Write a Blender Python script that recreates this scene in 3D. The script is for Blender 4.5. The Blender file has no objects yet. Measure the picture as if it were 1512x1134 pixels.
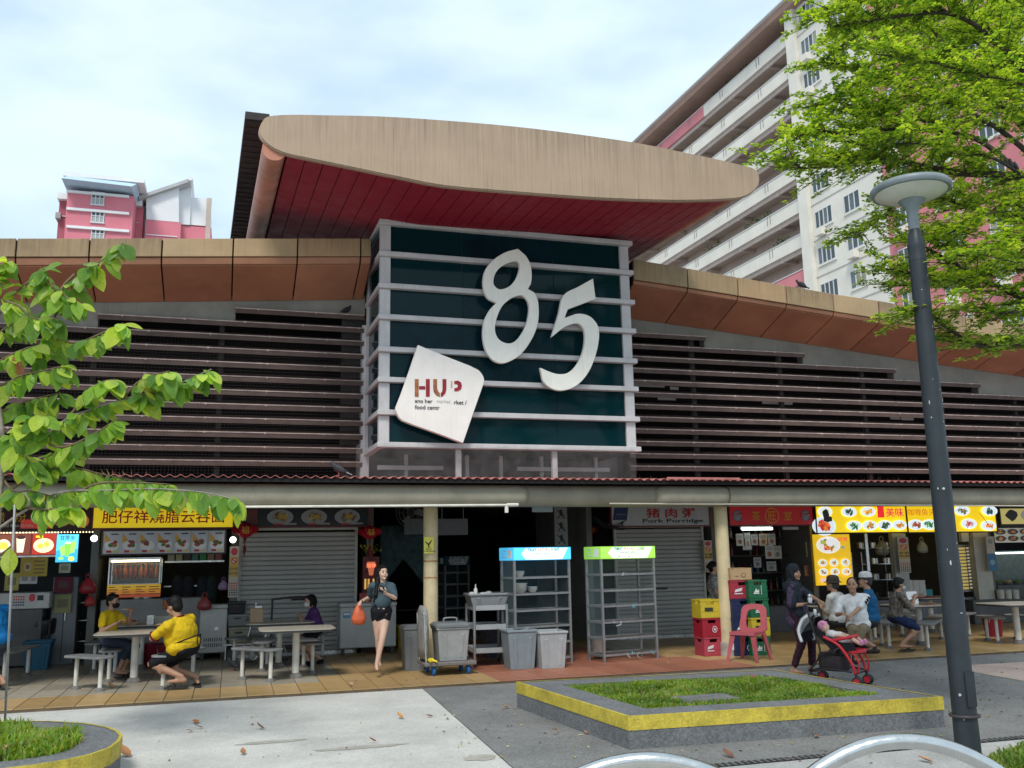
import bpy, bmesh, math, random
from mathutils import Vector as V, Matrix, Euler, noise
from math import sin, cos, pi, radians as R

random.seed(7)
S = bpy.context.scene
C = S.collection

# ------------------------------------------------------------------ camera, sky, sun, exposure
FOC, YAW, PIT, ROLL, CAMH = 1350.0, R(17.0), R(10.6), R(1.0), 1.68      # focal length in photo pixels (1512 wide)
cam = bpy.data.objects.new('camera', bpy.data.cameras.new('camera'))
C.objects.link(cam)
cam.location = (0, 0, CAMH)
cam.rotation_euler = (Euler((R(90) + PIT, 0, -YAW)).to_matrix() @ Matrix.Rotation(-ROLL, 3, 'Z')).to_euler()
cam.data.sensor_width = 36.0
cam.data.lens = FOC * 36.0 / 1512.0
cam.data.clip_start = 0.05
cam.data.clip_end = 2000
S.camera = cam

SUN_EL, SUN_AZ = 51.0, -28.0          # degrees; azimuth from -Y (behind the camera) towards -X
w = bpy.data.worlds.new('World')
S.world = w
w.use_nodes = True
nt = w.node_tree
nt.nodes.clear()
out = nt.nodes.new('ShaderNodeOutputWorld')
bg = nt.nodes.new('ShaderNodeBackground')
sky = nt.nodes.new('ShaderNodeTexSky')
sky.sky_type = 'NISHITA'
sky.sun_disc = False
sky.sun_elevation = R(SUN_EL)
sky.sun_rotation = R(180 - SUN_AZ)
sky.air_density = 1.0
sky.dust_density = 2.0
tc = nt.nodes.new('ShaderNodeTexCoord')
mp = nt.nodes.new('ShaderNodeMapping')
mp.inputs['Scale'].default_value = (1.6, 1.6, 4.2)
mp.inputs['Location'].default_value = (3.1, 1.7, 0.4)
nz = nt.nodes.new('ShaderNodeTexNoise')
nz.inputs['Scale'].default_value = 1.7
nz.inputs['Detail'].default_value = 6
nz.inputs['Roughness'].default_value = 0.55
cr = nt.nodes.new('ShaderNodeValToRGB')
cr.color_ramp.elements[0].position = 0.30
cr.color_ramp.elements[0].color = (0.82, 0.82, 0.82, 1)
cr.color_ramp.elements[1].position = 0.66
cr.color_ramp.elements[1].color = (0.97, 0.97, 0.97, 1)
nz2 = nt.nodes.new('ShaderNodeTexNoise')
nz2.inputs['Scale'].default_value = 2.6
nz2.inputs['Detail'].default_value = 5
cr2 = nt.nodes.new('ShaderNodeValToRGB')          # cloud brightness: grey bellies to bright veil
cr2.color_ramp.elements[0].position = 0.35
cr2.color_ramp.elements[0].color = (3.9, 5.05, 6.2, 1)
cr2.color_ramp.elements[1].position = 0.62
cr2.color_ramp.elements[1].color = (5.3, 6.4, 7.25, 1)
mx = nt.nodes.new('ShaderNodeMix')
mx.data_type = 'RGBA'
L = nt.links.new
L(tc.outputs['Generated'], mp.inputs['Vector'])
L(mp.outputs['Vector'], nz.inputs['Vector'])
L(mp.outputs['Vector'], nz2.inputs['Vector'])
L(nz.outputs['Fac'], cr.inputs['Fac'])
L(nz2.outputs['Fac'], cr2.inputs['Fac'])
L(cr.outputs['Color'], mx.inputs['Factor'])
L(sky.outputs['Color'], mx.inputs['A'])
L(cr2.outputs['Color'], mx.inputs['B'])
L(mx.outputs['Result'], bg.inputs['Color'])
bg.inputs['Strength'].default_value = 0.1
L(bg.outputs['Background'], out.inputs['Surface'])

sun = bpy.data.objects.new('sun', bpy.data.lights.new('sun', 'SUN'))
C.objects.link(sun)
sun.data.energy = 1.5
sun.data.angle = R(14)
sun.data.color = (1.0, 0.96, 0.89)
sd = V((sin(R(SUN_AZ)) * cos(R(SUN_EL)), -cos(R(SUN_AZ)) * cos(R(SUN_EL)), sin(R(SUN_EL))))
sun.rotation_euler = sd.to_track_quat('Z', 'Y').to_euler()
sun.location = (0, -5, 20)

vs = S.view_settings
vs.view_transform = 'Standard'
vs.look = 'None'
vs.gamma = 1
vs.use_curve_mapping = False
vs.exposure = 0.80

# ------------------------------------------------------------------ photo pixel -> place
_f = V((sin(YAW) * cos(PIT), cos(YAW) * cos(PIT), sin(PIT)))
_r0 = V((cos(YAW), -sin(YAW), 0)); _u0 = V((-sin(YAW) * sin(PIT), -cos(YAW) * sin(PIT), cos(PIT)))
_r = _r0 * cos(ROLL) - _u0 * sin(ROLL); _u = _u0 * cos(ROLL) + _r0 * sin(ROLL)
def ray(px, py):
    return _f + _r * ((px - 756) / FOC) + _u * ((567 - py) / FOC)
def G(px, py, z=0.0):                      # on the level z
    d = ray(px, py); t = (z - CAMH) / d.z
    return V((d.x * t, d.y * t, z))
def P(px, py, Y):                          # on the upright plane y = Y
    d = ray(px, py); t = Y / d.y
    return V((d.x * t, Y, CAMH + d.z * t))
def W(px, py, D):                          # at the level distance D ahead
    d = ray(px, py); h = V((sin(YAW), cos(YAW), 0)); t = D / d.dot(h)
    return V((d.x * t, d.y * t, CAMH + d.z * t))

# ------------------------------------------------------------------ materials
MATS = {}
def mat(name, col, rough=0.65, var=0.12, scale=5.0, bump=0.0, metal=0.0, emit=0.0, streak=0.0, streak_col=None,
        alpha=1.0, trans=0.0, spec=0.4, grime=0.0, bscale=None, speck=0.0, topstain=0.0):
    if name in MATS: return MATS[name]
    m = bpy.data.materials.new(name); MATS[name] = m
    m.use_nodes = True
    n = m.node_tree.nodes; l = m.node_tree.links.new
    b = n['Principled BSDF']
    b.inputs['Roughness'].default_value = rough
    b.inputs['Metallic'].default_value = metal
    b.inputs['Specular IOR Level'].default_value = spec
    b.inputs['Alpha'].default_value = alpha
    c4 = (*col, 1)
    b.inputs['Base Color'].default_value = c4
    if emit:
        b.inputs['Emission Color'].default_value = c4
        b.inputs['Emission Strength'].default_value = emit
    if trans:
        b.inputs['Transmission Weight'].default_value = trans
    if not (var or bump or streak or grime or speck): return m
    t = n.new('ShaderNodeTexCoord')
    last = None
    def noise(sc, det=4, vec=None, rough_=0.6):
        q = n.new('ShaderNodeTexNoise'); q.inputs['Scale'].default_value = sc; q.inputs['Detail'].default_value = det
        q.inputs['Roughness'].default_value = rough_
        l(vec if vec else t.outputs['Object'], q.inputs['Vector']); return q
    def ramp(src, p0, p1, a=0.0, b_=1.0):
        q = n.new('ShaderNodeMapRange'); q.inputs['From Min'].default_value = p0; q.inputs['From Max'].default_value = p1
        q.inputs['To Min'].default_value = a; q.inputs['To Max'].default_value = b_; l(src, q.inputs['Value']); return q.outputs['Result']
    def mix(fac, A, B, mode='MIX'):
        q = n.new('ShaderNodeMix'); q.data_type = 'RGBA'; q.blend_type = mode
        if isinstance(fac, float): q.inputs['Factor'].default_value = fac
        else: l(fac, q.inputs['Factor'])
        for s_, k in ((A, 'A'), (B, 'B')):
            if isinstance(s_, tuple): q.inputs[k].default_value = s_
            else: l(s_, q.inputs[k])
        return q.outputs['Result']
    cur = c4
    if var:
        k = noise(scale, 5)
        lo = tuple(max(0, x * (1 - 1.6 * var)) for x in col) + (1,)
        hi = tuple(min(1, x * (1 + 1.3 * var)) for x in col) + (1,)
        cur = mix(ramp(k.outputs['Fac'], 0.28, 0.72), lo, hi)
    if grime:
        k = noise(scale * 0.22 + 0.4, 7, None, 0.7)
        cur = mix(ramp(k.outputs['Fac'], 0.5, 0.75, 0.0, grime), cur, tuple(x * 0.38 for x in col) + (1,))
    if speck:
        k = n.new('ShaderNodeTexVoronoi'); k.inputs['Scale'].default_value = 60
        l(t.outputs['Object'], k.inputs['Vector'])
        sp = n.new('ShaderNodeSeparateColor'); l(k.outputs['Color'], sp.inputs['Color'])
        cur = mix(ramp(sp.outputs['Red'], 0.0, 1.0, 0.0, speck), cur, tuple(x * 0.25 for x in col) + (1,))
        cur = mix(ramp(sp.outputs['Green'], 0.6, 1.0, 0.0, speck * 0.6), cur, tuple(min(1, x * 1.7) for x in col) + (1,))
    if streak and topstain:
        sx_ = n.new('ShaderNodeSeparateXYZ'); l(t.outputs['Generated'], sx_.inputs['Vector'])
        mq = n.new('ShaderNodeMapping'); mq.inputs['Scale'].default_value = (9, 4, 0.12); l(t.outputs['Object'], mq.inputs['Vector'])
        k = noise(2.2, 7, mq.outputs['Vector'], 0.75)
        ml = n.new('ShaderNodeMath'); ml.operation = 'MULTIPLY'; l(ramp(k.outputs['Fac'], .40, .75, 0, 1), ml.inputs[0]); l(ramp(sx_.outputs['Z'], topstain, 1.0, .12, 1.0), ml.inputs[1])
        cur = mix(ramp(ml.outputs[0], 0, 1, 0, .85), cur, (*(streak_col or tuple(x*.35 for x in col)), 1))
    if streak:
        mpn = n.new('ShaderNodeMapping'); mpn.inputs['Scale'].default_value = (26, 9, 0.5)
        l(t.outputs['Object'], mpn.inputs['Vector'])
        k = noise(1.6, 6, mpn.outputs['Vector'], 0.7)
        sc_ = streak_col or tuple(x * 0.35 for x in col)
        cur = mix(ramp(k.outputs['Fac'], 0.52, 0.80, 0.0, streak), cur, (*sc_, 1))
    if not isinstance(cur, tuple):
        l(cur, b.inputs['Base Color'])
        if emit: l(cur, b.inputs['Emission Color'])
    if var:
        k2 = noise(scale * 1.7, 3)
        l(ramp(k2.outputs['Fac'], 0.3, 0.7, max(0.05, rough - 0.1), min(1, rough + 0.12)), b.inputs['Roughness'])
    if bump:
        k = noise(bscale or scale * 6, 5)
        bn = n.new('ShaderNodeBump'); bn.inputs['Strength'].default_value = bump; bn.inputs['Distance'].default_value = 0.02
        l(k.outputs['Fac'], bn.inputs['Height']); l(bn.outputs['Normal'], b.inputs['Normal'])
    return m

def leaf_mat(name, col, vein=False):
    if name in MATS: return MATS[name]
    m = bpy.data.materials.new(name); MATS[name] = m
    m.use_nodes = True
    n = m.node_tree.nodes; l = m.node_tree.links.new
    b = n['Principled BSDF']; o = n['Material Output']
    b.inputs['Roughness'].default_value = 0.42
    b.inputs['Specular IOR Level'].default_value = 0.45
    t = n.new('ShaderNodeTexCoord')
    oi = n.new('ShaderNodeObjectInfo')
    q = n.new('ShaderNodeTexNoise'); q.inputs['Scale'].default_value = 2.2 if not vein else 9.0; q.inputs['Detail'].default_value = 3
    l(t.outputs['Object'], q.inputs['Vector'])
    r = n.new('ShaderNodeValToRGB')
    r.color_ramp.elements[0].position = 0.3; r.color_ramp.elements[1].position = 0.7
    r.color_ramp.elements[0].color = (*[x * 0.62 for x in col], 1)
    r.color_ramp.elements[1].color = (col[0] * 1.5, col[1] * 1.25, col[2] * 1.1, 1)
    if vein:
        ad = n.new('ShaderNodeMath'); ad.operation = 'MULTIPLY_ADD'; ad.inputs[1].default_value = 0.55; 
        l(oi.outputs['Random'], ad.inputs[0]); 
        sb = n.new('ShaderNodeMath'); sb.operation = 'MULTIPLY'; sb.inputs[1].default_value = 0.5
        l(q.outputs['Fac'], sb.inputs[0]); l(sb.outputs[0], ad.inputs[2]); l(ad.outputs[0], r.inputs['Fac'])
        uv = n.new('ShaderNodeUVMap')
        wv = n.new('ShaderNodeTexWave'); wv.inputs['Scale'].default_value = 3.0; wv.bands_direction = 'Y'
        l(uv.outputs['UV'], wv.inputs['Vector'])
        bp = n.new('ShaderNodeBump'); bp.inputs['Strength'].default_value = 0.5; bp.inputs['Distance'].default_value = 0.012
        l(wv.outputs['Fac'], bp.inputs['Height']); l(bp.outputs['Normal'], b.inputs['Normal'])
        mr = n.new('ShaderNodeMapRange'); mr.inputs['From Min'].default_value = 0.78; mr.inputs['From Max'].default_value = 1.0
        mr.inputs['To Max'].default_value = 0.5; l(wv.outputs['Fac'], mr.inputs['Value'])
        mxx = n.new('ShaderNodeMix'); mxx.data_type = 'RGBA'; l(mr.outputs['Result'], mxx.inputs['Factor'])
        l(r.outputs['Color'], mxx.inputs['A']); mxx.inputs['B'].default_value = (col[0] * 2.2, col[1] * 1.6, col[2] * 2, 1)
        base = mxx.outputs['Result']
    else:
        l(q.outputs['Fac'], r.inputs['Fac']); base = r.outputs['Color']
    l(base, b.inputs['Base Color'])
    tr = n.new('ShaderNodeBsdfTranslucent')
    hs = n.new('ShaderNodeMix'); hs.data_type = 'RGBA'; hs.blend_type = 'MULTIPLY'; hs.inputs['Factor'].default_value = 1
    l(base, hs.inputs['A']); hs.inputs['B'].default_value = (2.2, 2.0, 0.7, 1)
    l(hs.outputs['Result'], tr.inputs['Color'])
    ms = n.new('ShaderNodeMixShader'); ms.inputs['Fac'].default_value = 0.45
    l(b.outputs['BSDF'], ms.inputs[1]); l(tr.outputs['BSDF'], ms.inputs[2]); l(ms.outputs['Shader'], o.inputs['Surface'])
    return m

# ------------------------------------------------------------------ mesh helpers
class MB:
    def __init__(s): s.v, s.f, s.k, s.cur = [], [], [], 0
    def add(s, vs_, fs):
        b = len(s.v); s.v += [tuple(p) for p in vs_]
        for f in fs: s.f.append([b + i for i in f]); s.k.append(s.cur)
        return s
    def poly(s, *ps): return s.add(ps, [list(range(len(ps)))])
    def box(s, x0, y0, z0, x1, y1, z1):
        if x1 < x0: x0, x1 = x1, x0
        if y1 < y0: y0, y1 = y1, y0
        if z1 < z0: z0, z1 = z1, z0
        return s.add([(x0,y0,z0),(x1,y0,z0),(x1,y1,z0),(x0,y1,z0),(x0,y0,z1),(x1,y0,z1),(x1,y1,z1),(x0,y1,z1)],
                     [(0,3,2,1),(4,5,6,7),(0,1,5,4),(1,2,6,5),(2,3,7,6),(3,0,4,7)])
    def obox(s, c, size, rot=(0,0,0)):
        M_ = Euler(rot).to_matrix(); c = V(c); q = []
        for z in (-.5,.5):
            for x, y in ((-.5,-.5),(.5,-.5),(.5,.5),(-.5,.5)):
                q.append(c + M_ @ V((x*size[0], y*size[1], z*size[2])))
        return s.add(q, [(0,3,2,1),(4,5,6,7),(0,1,5,4),(1,2,6,5),(2,3,7,6),(3,0,4,7)])
    def hexa(s, q):
        return s.add(q, [(0,3,2,1),(4,5,6,7),(0,1,5,4),(1,2,6,5),(2,3,7,6),(3,0,4,7)])
    def loft(s, rings, caps=True, closed=True):
        n = len(rings[0]); b = len(s.v); fs = []
        for i in range(len(rings) - 1):
            for j in range(n if closed else n - 1):
                k = (j + 1) % n
                fs.append((i*n+j, i*n+k, (i+1)*n+k, (i+1)*n+j))
        if caps and closed:
            fs.append(tuple(range(n-1, -1, -1))); m_ = (len(rings)-1)*n; fs.append(tuple(m_+j for j in range(n)))
        return s.add([p for r_ in rings for p in r_], fs)
    def tube(s, pts, r, n=8, caps=True):
        pts = [V(p) for p in pts]
        rs = r if isinstance(r, (list, tuple)) else [r]*len(pts)
        rings = []; prev = None
        for i, p in enumerate(pts):
            t = (pts[min(i+1, len(pts)-1)] - pts[max(i-1, 0)])
            t = t.normalized() if t.length > 1e-9 else V((0,0,1))
            if prev is None:
                a = V((0,0,1)) if abs(t.z) < 0.9 else V((1,0,0))
                x = t.cross(a).normalized()
            else:
                x = prev - t * prev.dot(t); x = x.normalized() if x.length > 1e-6 else t.orthogonal().normalized()
            prev = x; y = t.cross(x)
            rings.append([p + (x*cos(2*pi*j/n) + y*sin(2*pi*j/n))*rs[i] for j in range(n)])
        return s.loft(rings, caps)
    def lathe(s, prof, n=16, c=(0,0,0)):
        return s.loft([[(c[0]+r_*cos(2*pi*j/n), c[1]+r_*sin(2*pi*j/n), c[2]+z) for j in range(n)] for r_, z in prof])
    def ell(s, c, r, n=12, m=8, M=None):
        c = V(c); rings = []
        for i in range(m+1):
            a = -pi/2 + pi*i/m; a = max(-pi/2+.04, min(pi/2-.04, a)); rg = []
            for j in range(n):
                p = V((r[0]*cos(a)*cos(2*pi*j/n), r[1]*cos(a)*sin(2*pi*j/n), r[2]*sin(a)))
                rg.append(c + (M @ p if M else p))
            rings.append(rg)
        return s.loft(rings)
    def cap(s, p0, p1, r0, r1, n=12):                  # a tapered limb with round ends
        p0, p1 = V(p0), V(p1); d = (p1-p0); d = d.normalized() if d.length > 1e-6 else V((0,0,1))
        x = d.orthogonal().normalized(); y = d.cross(x); rings = []
        for k in (.12,.5,.85): a = -pi/2*(1-k); rings.append((p0 + d*(r0*sin(a)), r0*cos(a)))
        rings.append((p0, r0)); rings.append((p1, r1))
        for k in (.15,.5,.88): a = pi/2*k; rings.append((p1 + d*(r1*sin(a)), r1*cos(a)))
        return s.loft([[q + (x*cos(2*pi*j/n) + y*sin(2*pi*j/n))*rr for j in range(n)] for q, rr in rings])
    def prism(s, pl, y0, y1):                          # outline in x,z pushed along y
        return s.loft([[(x, y0, z) for x, z in pl], [(x, y1, z) for x, z in pl]])
    def slab(s, pl, z0, z1):                           # outline in x,y pushed along z
        return s.loft([[(x, y, z0) for x, y in pl], [(x, y, z1) for x, y in pl]])
    def mesh(s, name, mats, smooth=False, bevel=0, seg=1):
        me = bpy.data.meshes.new(name); me.from_pydata(s.v, [], s.f)
        if not isinstance(mats, (list, tuple)): mats = [mats]
        for m in mats: me.materials.append(m)
        for p, k in zip(me.polygons, s.k): p.material_index = k
        bm = bmesh.new(); bm.from_mesh(me)
        if bevel:
            es = [e for e in bm.edges if len(e.link_faces) == 2 and e.calc_face_angle(0) > 0.5]
            bmesh.ops.bevel(bm, geom=es, offset=bevel, segments=seg, affect='EDGES', clamp_overlap=True)
        bmesh.ops.recalc_face_normals(bm, faces=bm.faces)
        bm.to_mesh(me); bm.free()
        if smooth:
            me.polygons.foreach_set('use_smooth', [True]*len(me.polygons))
            if smooth != 'all': me.set_sharp_from_angle(angle=R(smooth if smooth is not True else 40))
        me.update(); return me
    def build(s, name, mats, parent=None, loc=None, smooth=False, bevel=0, seg=1, **pr):
        return link(name, s.mesh(name, mats, smooth, bevel, seg), parent, loc, **pr)

def link(name, me, parent=None, loc=None, **pr):
    o = bpy.data.objects.new(name, me); C.objects.link(o)
    if parent: o.parent = parent
    if loc is not None: o.location = loc
    for k, v_ in pr.items():
        if v_: o[k if k != 'cat' else 'category'] = v_
    return o
def thing(name, label, cat, loc=(0,0,0), rz=0, group=None):
    o = bpy.data.objects.new(name, None); C.objects.link(o)
    o.location = loc; o.rotation_euler = (0, 0, rz); o.empty_display_size = .2
    o['label'] = label; o['category'] = cat
    if group: o['group'] = group
    return o
KIDS = {}
def kids_of(o): return [c for c in bpy.data.objects if c.parent == o]
def dup(o, loc=None, rz=None, label=None, parent=None, scale=None):
    c = o.copy(); C.objects.link(c); c.parent = parent
    if loc is not None: c.location = loc
    if rz is not None: c.rotation_euler = (0, 0, rz)
    if label: c['label'] = label
    if scale: c.scale = (scale,)*3
    for ch in kids_of(o): dup(ch, parent=c)
    return c
def text(body, size, m, parent, loc, width=None, rot=(pi/2,0,0), off=0.0, ext=.0015, name='lettering', align='CENTER', shear=0, height=None):
    cu = bpy.data.curves.new('lettering', 'FONT'); cu.body = body; cu.size = size; cu.align_x = align; cu.align_y = 'CENTER'
    cu.offset = off; cu.extrude = ext; cu.resolution_u = 3; cu.shear = shear
    o = bpy.data.objects.new('lettering', cu); C.objects.link(o)
    dg = bpy.context.evaluated_depsgraph_get()
    me = bpy.data.meshes.new_from_object(o.evaluated_get(dg)); bpy.data.objects.remove(o)
    if len(me.vertices):
        xs = [v_.co.x for v_ in me.vertices]; ys = [v_.co.y for v_ in me.vertices]
        cx = (max(xs)+min(xs))/2; cy = (max(ys)+min(ys))/2
        kx = width/(max(xs)-min(xs)) if width else 1; ky = height/(max(ys)-min(ys)) if height else (kx if kx < 1 else 1)
        for v_ in me.vertices:
            v_.co.x = (v_.co.x - (cx if align == 'CENTER' else min(xs)))*kx; v_.co.y = (v_.co.y-cy)*ky
    me.materials.clear(); me.materials.append(m)
    q = link(name, me, parent, loc); q.rotation_euler = rot
    return q
def outline(splines, ext, m, name, parent, loc=(0,0,0), bevel=0, **pr):   # x,z outlines (holes allowed) given thickness along y
    cu = bpy.data.curves.new(name, 'CURVE'); cu.dimensions = '2D'; cu.fill_mode = 'BOTH'; cu.extrude = ext; cu.bevel_depth = bevel; cu.bevel_resolution = 2
    for sp in splines:
        q = sp; s_ = cu.splines.new('POLY'); s_.points.add(len(q)-1); s_.use_cyclic_u = True
        for p_, (x, z) in zip(s_.points, q): p_.co = (x, z, 0, 1)
    o = bpy.data.objects.new(name, cu); C.objects.link(o)
    me = bpy.data.meshes.new_from_object(o.evaluated_get(bpy.context.evaluated_depsgraph_get())); bpy.data.objects.remove(o)
    for v_ in me.vertices: v_.co = (v_.co.x, -v_.co.z, v_.co.y)
    me.flip_normals() if False else None
    me.materials.clear(); me.materials.append(m)
    return link(name, me, parent, loc, **pr)
def smooth_loop(pts, k=4):                               # Catmull-Rom through a closed outline
    n = len(pts); o = []
    for i in range(n):
        p0, p1, p2, p3 = (V((*pts[(i+j) % n], 0)) for j in (-1, 0, 1, 2))
        for a in range(k):
            t = a/k
            q = 0.5*((2*p1) + (p2-p0)*t + (2*p0-5*p1+4*p2-p3)*t*t + (3*p1-p0-3*p2+p3)*t**3)
            o.append((q.x, q.y))
    return o
def curve_pts(pts, k=5):                                 # smooth open path
    pts = [V(p) for p in pts]; n = len(pts); o = []
    for i in range(n-1):
        p0, p1, p2, p3 = pts[max(i-1,0)], pts[i], pts[i+1], pts[min(i+2,n-1)]
        for a in range(k):
            t = a/k
            o.append(0.5*((2*p1) + (p2-p0)*t + (2*p0-5*p1+4*p2-p3)*t*t + (3*p1-p0-3*p2+p3)*t**3))
    o.append(pts[-1]); return o
def remesh(mb, vox, m, name, parent, it=4, fac=.5, disp=0, dscale=.07, **pr):
    me = mb.mesh(name, m)
    o = bpy.data.objects.new(name, me); C.objects.link(o)
    a = o.modifiers.new('r', 'REMESH'); a.mode = 'VOXEL'; a.voxel_size = vox; a.use_smooth_shade = True
    b = o.modifiers.new('s', 'SMOOTH'); b.iterations = it; b.factor = fac
    if disp:
        tx = bpy.data.textures.get('folds%d' % int(dscale*1000)) or bpy.data.textures.new('folds%d' % int(dscale*1000), 'CLOUDS'); tx.noise_scale = dscale; tx.noise_depth = 2
        d_ = o.modifiers.new('d', 'DISPLACE'); d_.texture = tx; d_.strength = disp; d_.mid_level = .5; d_.texture_coords = 'GLOBAL'
    ne = bpy.data.meshes.new_from_object(o.evaluated_get(bpy.context.evaluated_depsgraph_get())); bpy.data.objects.remove(o)
    ne.materials.clear(); ne.materials.append(m if not isinstance(m, list) else m[0])
    ne.polygons.foreach_set('use_smooth', [True]*len(ne.polygons))
    return link(name, ne, parent, **pr)

class Sheet:                                             # flat print: board face in the plane y, facing -y
    def __init__(s, x, z, w_, h_, y, lit=0.0): s.x, s.z, s.w, s.h, s.y, s.lit = x, z, w_, h_, y, lit; s.b = {}; s.n = 0
    def _mb(s, col):
        return s.b.setdefault(tuple(round(c, 2) for c in col), MB())
    def _y(s): s.n += 1; return s.y - .0015 - .0003*s.n
    def rect(s, u0, v0, u1, v1, col):
        y = s._y(); X = lambda u: s.x+u*s.w; Z = lambda v: s.z+v*s.h
        s._mb(col).poly((X(u0),y,Z(v0)),(X(u1),y,Z(v0)),(X(u1),y,Z(v1)),(X(u0),y,Z(v1))); return s
    def poly(s, pts, col):
        y = s._y(); s._mb(col).poly(*[(s.x+u*s.w, y, s.z+v*s.h) for u, v in pts]); return s
    def disc(s, u, v, ru, rv, col, n=18, wob=0.0, rot=0.0):
        y = s._y(); pts = []
        for j in range(n):
            a = 2*pi*j/n; k = 1+random.uniform(-wob, wob)
            dx, dz = ru*s.w*cos(a)*k, rv*s.h*sin(a)*k
            pts.append((s.x+u*s.w+dx*cos(rot)-dz*sin(rot), y, s.z+v*s.h+dx*sin(rot)+dz*cos(rot)))
        s._mb(col).poly(*pts); return s
    def plate(s, u, v, ru, rv, foods, dish=(.82,.85,.86), k=9):
        k = int(k*2.2)
        s.disc(u, v, ru, rv, dish); s.disc(u, v, ru*.86, rv*.86, tuple(c*.9 for c in dish))
        for i in range(k):
            a = random.uniform(0, 6.28); d = random.uniform(0, .45)
            c_ = random.choice(foods); j = random.choice((.55,.8,1,1.3)); s.disc(u+ru*d*1.2*cos(a), v+rv*d*1.2*sin(a), ru*random.uniform(.08,.30), rv*random.uniform(.07,.26), tuple(min(.9,x*j) for x in c_), 7, .35, random.uniform(0,3))
        return s
    def build(s, parent, name='print'):
        o = MB(); ms = []
        for i, (c, m_) in enumerate(s.b.items()):
            o.cur = i; o.add(m_.v, m_.f)
            nm = 'print_%d_%d_%d%s' % (c[0]*100, c[1]*100, c[2]*100, '_lit%d' % int(s.lit*10) if s.lit else '')
            ms.append(mat(nm, c, .4, 0, emit=s.lit))
        return o.build(name, ms, parent)
RED, YEL, ORA, GRN, BRN, WHT, BLK = (.5,.02,.02), (.85,.6,.02), (.75,.25,.03), (.08,.3,.04), (.22,.09,.03), (.82,.82,.8), (.01,.01,.012)
FOOD = [RED, ORA, GRN, BRN, (.7,.45,.12), (.35,.06,.03)]
# ================================================================== GROUND
m_conc = mat('aggregate_concrete', (.54,.525,.485), .85, .12, 1.0, .4, grime=.45, bscale=70, speck=.22)
m_dark = mat('granite_wash', (.215,.213,.206), .8, .16, 1.2, .45, grime=.4, bscale=80, speck=.45)
m_pink = mat('pink_concrete', (.42,.33,.28), .85, .12, 1.6, .3, grime=.3, bscale=60, speck=.2)
m_base = mat('far_ground', (.33,.33,.31), .9, .15, .6, .2)
def sheet(name, pts, z, m):
    return MB().poly(*[(p[0], p[1], z) for p in pts]).build(name, m, kind='structure')
sheet('ground', [(-250,-60),(250,-60),(250,330),(-250,330)], -.06, m_base)
e1, e2 = G(632,1019), G(765,1134); ed = (e2-e1)/(e1.y-e2.y)
EY = 12.45
e0 = e1 + ed*((e1.y-EY)/1.0); e3 = e2 + ed*3
d1, d2 = G(1015,1128), G(1512,1083)
dl = lambda x: d1.y + (x-d1.x)*(d2.y-d1.y)/(d2.x-d1.x)
sheet('light_pavement', [(-14,1),(e3.x,1),(e2.x,e2.y),(e1.x,e1.y),(e0.x,EY+.1),(-14,EY+.1)], -.04, m_conc)
sheet('dark_pavement', [(e0.x+.004,EY+.1),(e1.x+.004,e1.y),(e2.x+.004,e2.y),(e2.x+.05,dl(e2.x)),(24,dl(24)),(24,EY+.1)], -.036, m_dark)
sheet('kerbside_pavement', [(e3.x+.004,1),(24,1),(24,dl(24)-.004),(e2.x+.05,dl(e2.x)-.004)], -.038, mat('pale_kerb_concrete', (.42,.42,.4), .85, .12, 1.3, .3, grime=.4, bscale=60, speck=.25))
pk = [G(1392,981), G(1512,974), G(1640,966), G(1640,1012), G(1512,1002)]
sheet('pink_pavement', [(p.x, p.y) for p in pk], -.031, m_pink)
# patched and stained patches on the light pavement
for (px, py, rx, ry) in ((710,1119,.16,.14),(530,1104,.5,.07),(400,1096,.35,.08)):
    c = G(px, py, -.04); q = [(c.x+rx*cos(a*.35)*random.uniform(.7,1.1), c.y+ry*sin(a*.35)*random.uniform(.7,1.1)) for a in range(18)]
    sheet('cement_patch', q, -.0365, mat('cement_patch', (.36,.34,.29), .9, .15, 6, .3, grime=.5))
# slotted drain along the kerb
dr = thing('drain_channel', 'slotted dark drain line running between dark and pale paving by the lamp post', 'drain', (d1.x, d1.y, -.036))
dx = V((d2.x-d1.x, d2.y-d1.y, 0)); ang = math.atan2(dx.y, dx.x); dr.rotation_euler = (0,0,ang)
MB().box(-1,-.05,.001,8,.05,.006).build('channel', mat('drain_dark', (.02,.02,.02), .9, .1, 9), dr)
b = MB()
for i in range(150): b.box(-.98+i*.06,-.05,.007,-.955+i*.06,.05,.012)
b.build('grate_bars', mat('drain_iron', (.12,.12,.12), .6, .3, 9, .2), dr, kind='stuff')

# ------------------------------------------------------------------ tiled floor of the food centre
m_tan = [mat('tan_tile_%d' % i, c, .42, .10, 3, .08, grime=.45) for i, c in enumerate(((.42,.27,.115),(.37,.235,.10),(.46,.305,.14)))]
m_red = [mat('terracotta_tile_%d' % i, c, .5, .12, 3, .08, grime=.4) for i, c in enumerate(((.32,.12,.07),(.28,.105,.065),(.35,.14,.085)))]
m_gry = [mat('stone_tile_%d' % i, c, .45, .10, 3, .08, grime=.4) for i, c in enumerate(((.33,.29,.225),(.29,.255,.2),(.36,.32,.25)))]
m_grout = mat('grout', (.12,.09,.06), .95, .2, 8)
fl = thing('tile_floor', 'x', 'x'); del fl['label'], fl['category']; fl['kind'] = 'structure'
MB().box(-14,EY+.01,-.08,28,32,-.009).build('screed', m_grout, fl)
tmesh = {}
def tile_mesh(m, d):
    k = (m.name, d)
    if k not in tmesh: tmesh[k] = MB().box(-.161,-d/2+.004,-.009,.161,d/2-.004,.004).mesh('tile', m, bevel=.004)
    return tmesh[k]
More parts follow.
